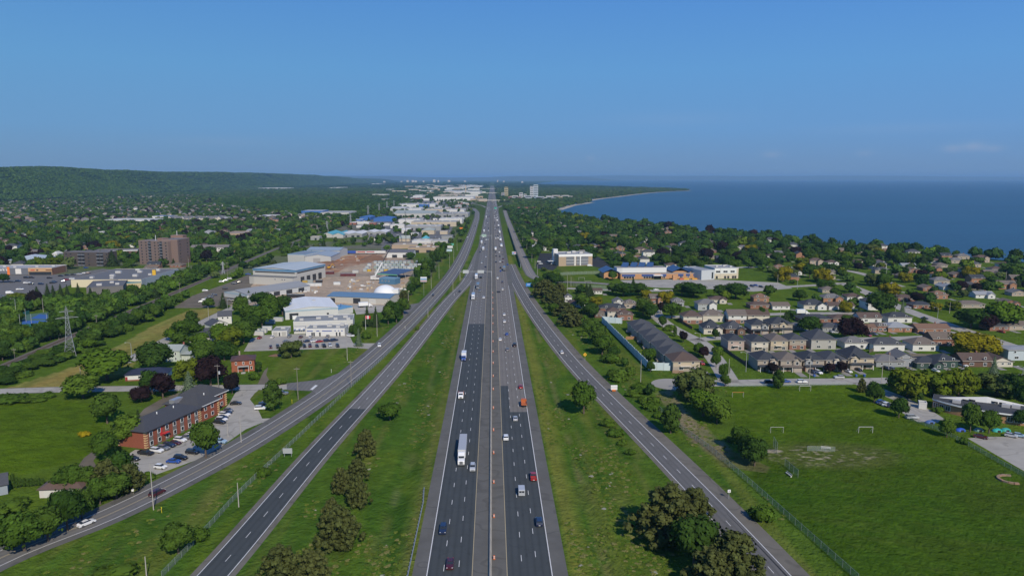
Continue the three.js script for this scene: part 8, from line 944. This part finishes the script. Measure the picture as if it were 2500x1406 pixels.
{ // shipping containers in rows
  const cg = bx(6.05, 2.55, 2.43, 0, 1.3, 0), dg = bx(0.08, 2.3, 2.2, 0, 1.3, 0), cols = { 'yellow': [0.42, 0.29, 0.04], 'pale grey': [0.42, 0.45, 0.44], 'white': [0.55, 0.57, 0.55], 'grey green': [0.30, 0.36, 0.32] };
  const R4 = rng(44), cont = (c, rgb, x, z, turn, place_, wide = 1) => { const t = thing('shipping_container', null, 'shipping container', [x, z], turn, 'shipping containers in the works yard'); mk('body', cg, M(rgb, { tx: 'metal', roughness: 0.7 }), t); const d = mk('end_doors', dg, M(c === 'yellow' ? [0.50, 0.33, 0.04] : rgb.map((v) => v * 0.85)), t); d.position.x = 3.06; bit('roof_sheet', M([0.34, 0.40, 0.40], { tx: 'metal', roughness: 0.6 }), t, 5.95, 0.06, 2.34, 0, 2.62, 0); t.scale.z = wide; later(t, c + ' shipping container', place_); };
  for (let r = 0; r < 4; r++) for (let k = 0; k < 13; k++) { const [x, z] = P(892 + k * 10.2 + r * 5, 662 - r * 6.4); if (R4() < 0.1) continue; const c = r === 0 ? ([1, 2, 5, 8, 9, 11].includes(k) ? 'yellow' : 'pale grey') : pick(['pale grey', 'white', 'grey green', 'pale grey'], R4); cont(c, cols[c], x, z, -PI / 2 + 0.02, 'in the rows of the works yard', 1.5); }
  for (const [px, py] of [[797, 669], [808, 669], [839, 674], [850, 674], [861, 674]]) { const [x, z] = P(px, py); cont('dark red', [0.11, 0.018, 0.022], x, z, 0, 'on the yard dirt'); }
  for (const [px, py, c, l] of [[823, 695, [0.62, 0.64, 0.64], 'white'], [737, 698, [0.6, 0.62, 0.62], 'white'], [750, 698, [0.6, 0.62, 0.62], 'white'], [763, 698, [0.6, 0.62, 0.62], 'white'], [777, 698, [0.6, 0.62, 0.62], 'white'], [742, 691, [0.40, 0.28, 0.06], 'yellow'], [756, 690, [0.30, 0.34, 0.34], 'grey green'], [779, 690, [0.03, 0.03, 0.035], 'black'], [868, 666, [0.5, 0.5, 0.48], 'white'], [922, 668, [0.45, 0.46, 0.44], 'pale grey'], [640, 812, [0.55, 0.56, 0.55], 'white'], [652, 806, [0.58, 0.6, 0.6], 'white'], [632, 818, [0.5, 0.5, 0.48], 'pale grey'], [710, 726, [0.02, 0.02, 0.025], 'black'], [722, 726, [0.02, 0.02, 0.025], 'black'], [734, 726, [0.02, 0.02, 0.025], 'black'], [1022, 644, [0.02, 0.02, 0.03], 'black'], [1030, 644, [0.02, 0.02, 0.03], 'black'], [680, 784, [0.5, 0.5, 0.5], 'white'], [660, 790, [0.5, 0.52, 0.54], 'white']]) { const [x, z] = P(px, py); cont(l, c, x, z, ((px * 7) % 5 - 2) * 0.03, 'standing singly about the works'); }
}
{ const r = rng(77), g = [bx(4, 0.5, 1.2, 0, 0.3, 0), merge([bx(3, 0.4, 1.6, 0, 0.25, 0), bx(2.6, 0.4, 1.4, 0.1, 0.7, 0)]), merge([bx(1.6, 1.0, 1.6, 0, 0.55, 0), bx(1.4, 0.5, 1.3, 0, 1.3, 0)])];
  const spotsY = []; for (let i = 0; i < 46; i++) spotsY.push([rr(690, 780, r), rr(702, 720, r)]); for (let i = 0; i < 30; i++) spotsY.push([rr(850, 912, r), rr(684, 712, r)]); for (let i = 0; i < 16; i++) spotsY.push([rr(975, 1003, r), rr(690, 712, r)]); for (let i = 0; i < 14; i++) spotsY.push([rr(760, 880, r), rr(626, 660, r)]);
  for (const [px, py] of spotsY) { const [x, z] = P(px, py); if (occ(x, z) === 2) continue; const c = pick([['pale timber', [0.50, 0.42, 0.28]], ['white', [0.62, 0.62, 0.6]], ['grey', [0.34, 0.34, 0.33]], ['orange-brown', [0.36, 0.24, 0.14]]], r), t = thing('material_stack', null, 'material stack', [x, z], rr(-0.3, 0.3, r), 'building material stacked in the works yard'); mk('stacked_goods', pick(g, r), M(c[1], { roughness: 0.9 }), t); bit('pallet', M([0.25, 0.18, 0.1]), t, 2, 0.1, 1.2, 0, 0.05, 0); later(t, c[0] + ' stack of building material', 'in the works yard'); } }
{ const m = new THREE.ConeGeometry(1, 1, 22, 8).translate(0, 0.5, 0), p = m.attributes.position; for (let i = 0; i < p.count; i++) { const k = 0.75 + 0.5 * fbm(p.getX(i) * 2.2 + 5, p.getZ(i) * 2.2 + p.getY(i) * 2, 3); p.setX(i, p.getX(i) * k); p.setZ(i, p.getZ(i) * k); p.setY(i, p.getY(i) * (0.8 + 0.3 * fbm(p.getX(i) * 3, p.getZ(i) * 3 + 9, 2))); } m.computeVertexNormals(); for (const [l, px, py, w, h] of [['large heap of reddish brown earth in the works yard', 912, 634, 17, 7], ['low heap of reddish earth beside the excavators', 800, 640, 12, 3], ['small heap of brick rubble on the lawn by works car park', 672, 868, 3.5, 0.9]]) { const t = thing('earth_heap', l, 'earth heap', P(px, py)); const o = mk('heap', m, M([0.30, 0.17, 0.10], { tx: 'dirt', roughness: 1 }), t); o.scale.set(w, h, w * 0.8); } }
for (const [px, py, l] of [[768, 655, 'yellow excavator digging beside the tall grey hall'], [803, 656, 'yellow excavator farther right on the reddish earth']]) { const t = thing('excavator', l, 'excavator', P(px, py), 0.5), m = M([0.55, 0.30, 0.02]); for (const s of [-1.2, 1.2]) bit('track', BLACK, t, 4, 0.9, 0.7, 0, 0.5, s); bit('body', m, t, 3.2, 1.5, 2.6, -0.3, 1.8, 0); bit('cab', GLASS, t, 1.4, 1.5, 1.2, 0.9, 3, -0.6); mk('arm', merge([bar([1, 2.2, 0.4], [4, 5, 0.4], 0.3, 5), bar([4, 5, 0.4], [6, 2, 0.4], 0.25, 5)]), m, t); bit('bucket', BLACK, t, 1, 1, 1.2, 6, 1.6, 0.4); }

// things whose parts were laid out in plan get their own base point
for (const t of scene.children) if (t.isGroup && t.position.x === 0 && t.position.z === 0 && (t.userData.label || t.userData.kind) && t.rotation.y === 0) { // rebase
  const b = new THREE.Box3().setFromObject(t); if (t.children.some((c) => c.isInstancedMesh) || !isFinite(b.min.x)) continue; const x = (b.min.x + b.max.x) / 2, z = (b.min.z + b.max.z) / 2; t.position.x = x; t.position.z = z; for (const c of t.children) { c.position.x -= x; c.position.z -= z; }
}

flushLabels();
renderer.render(scene, camera);
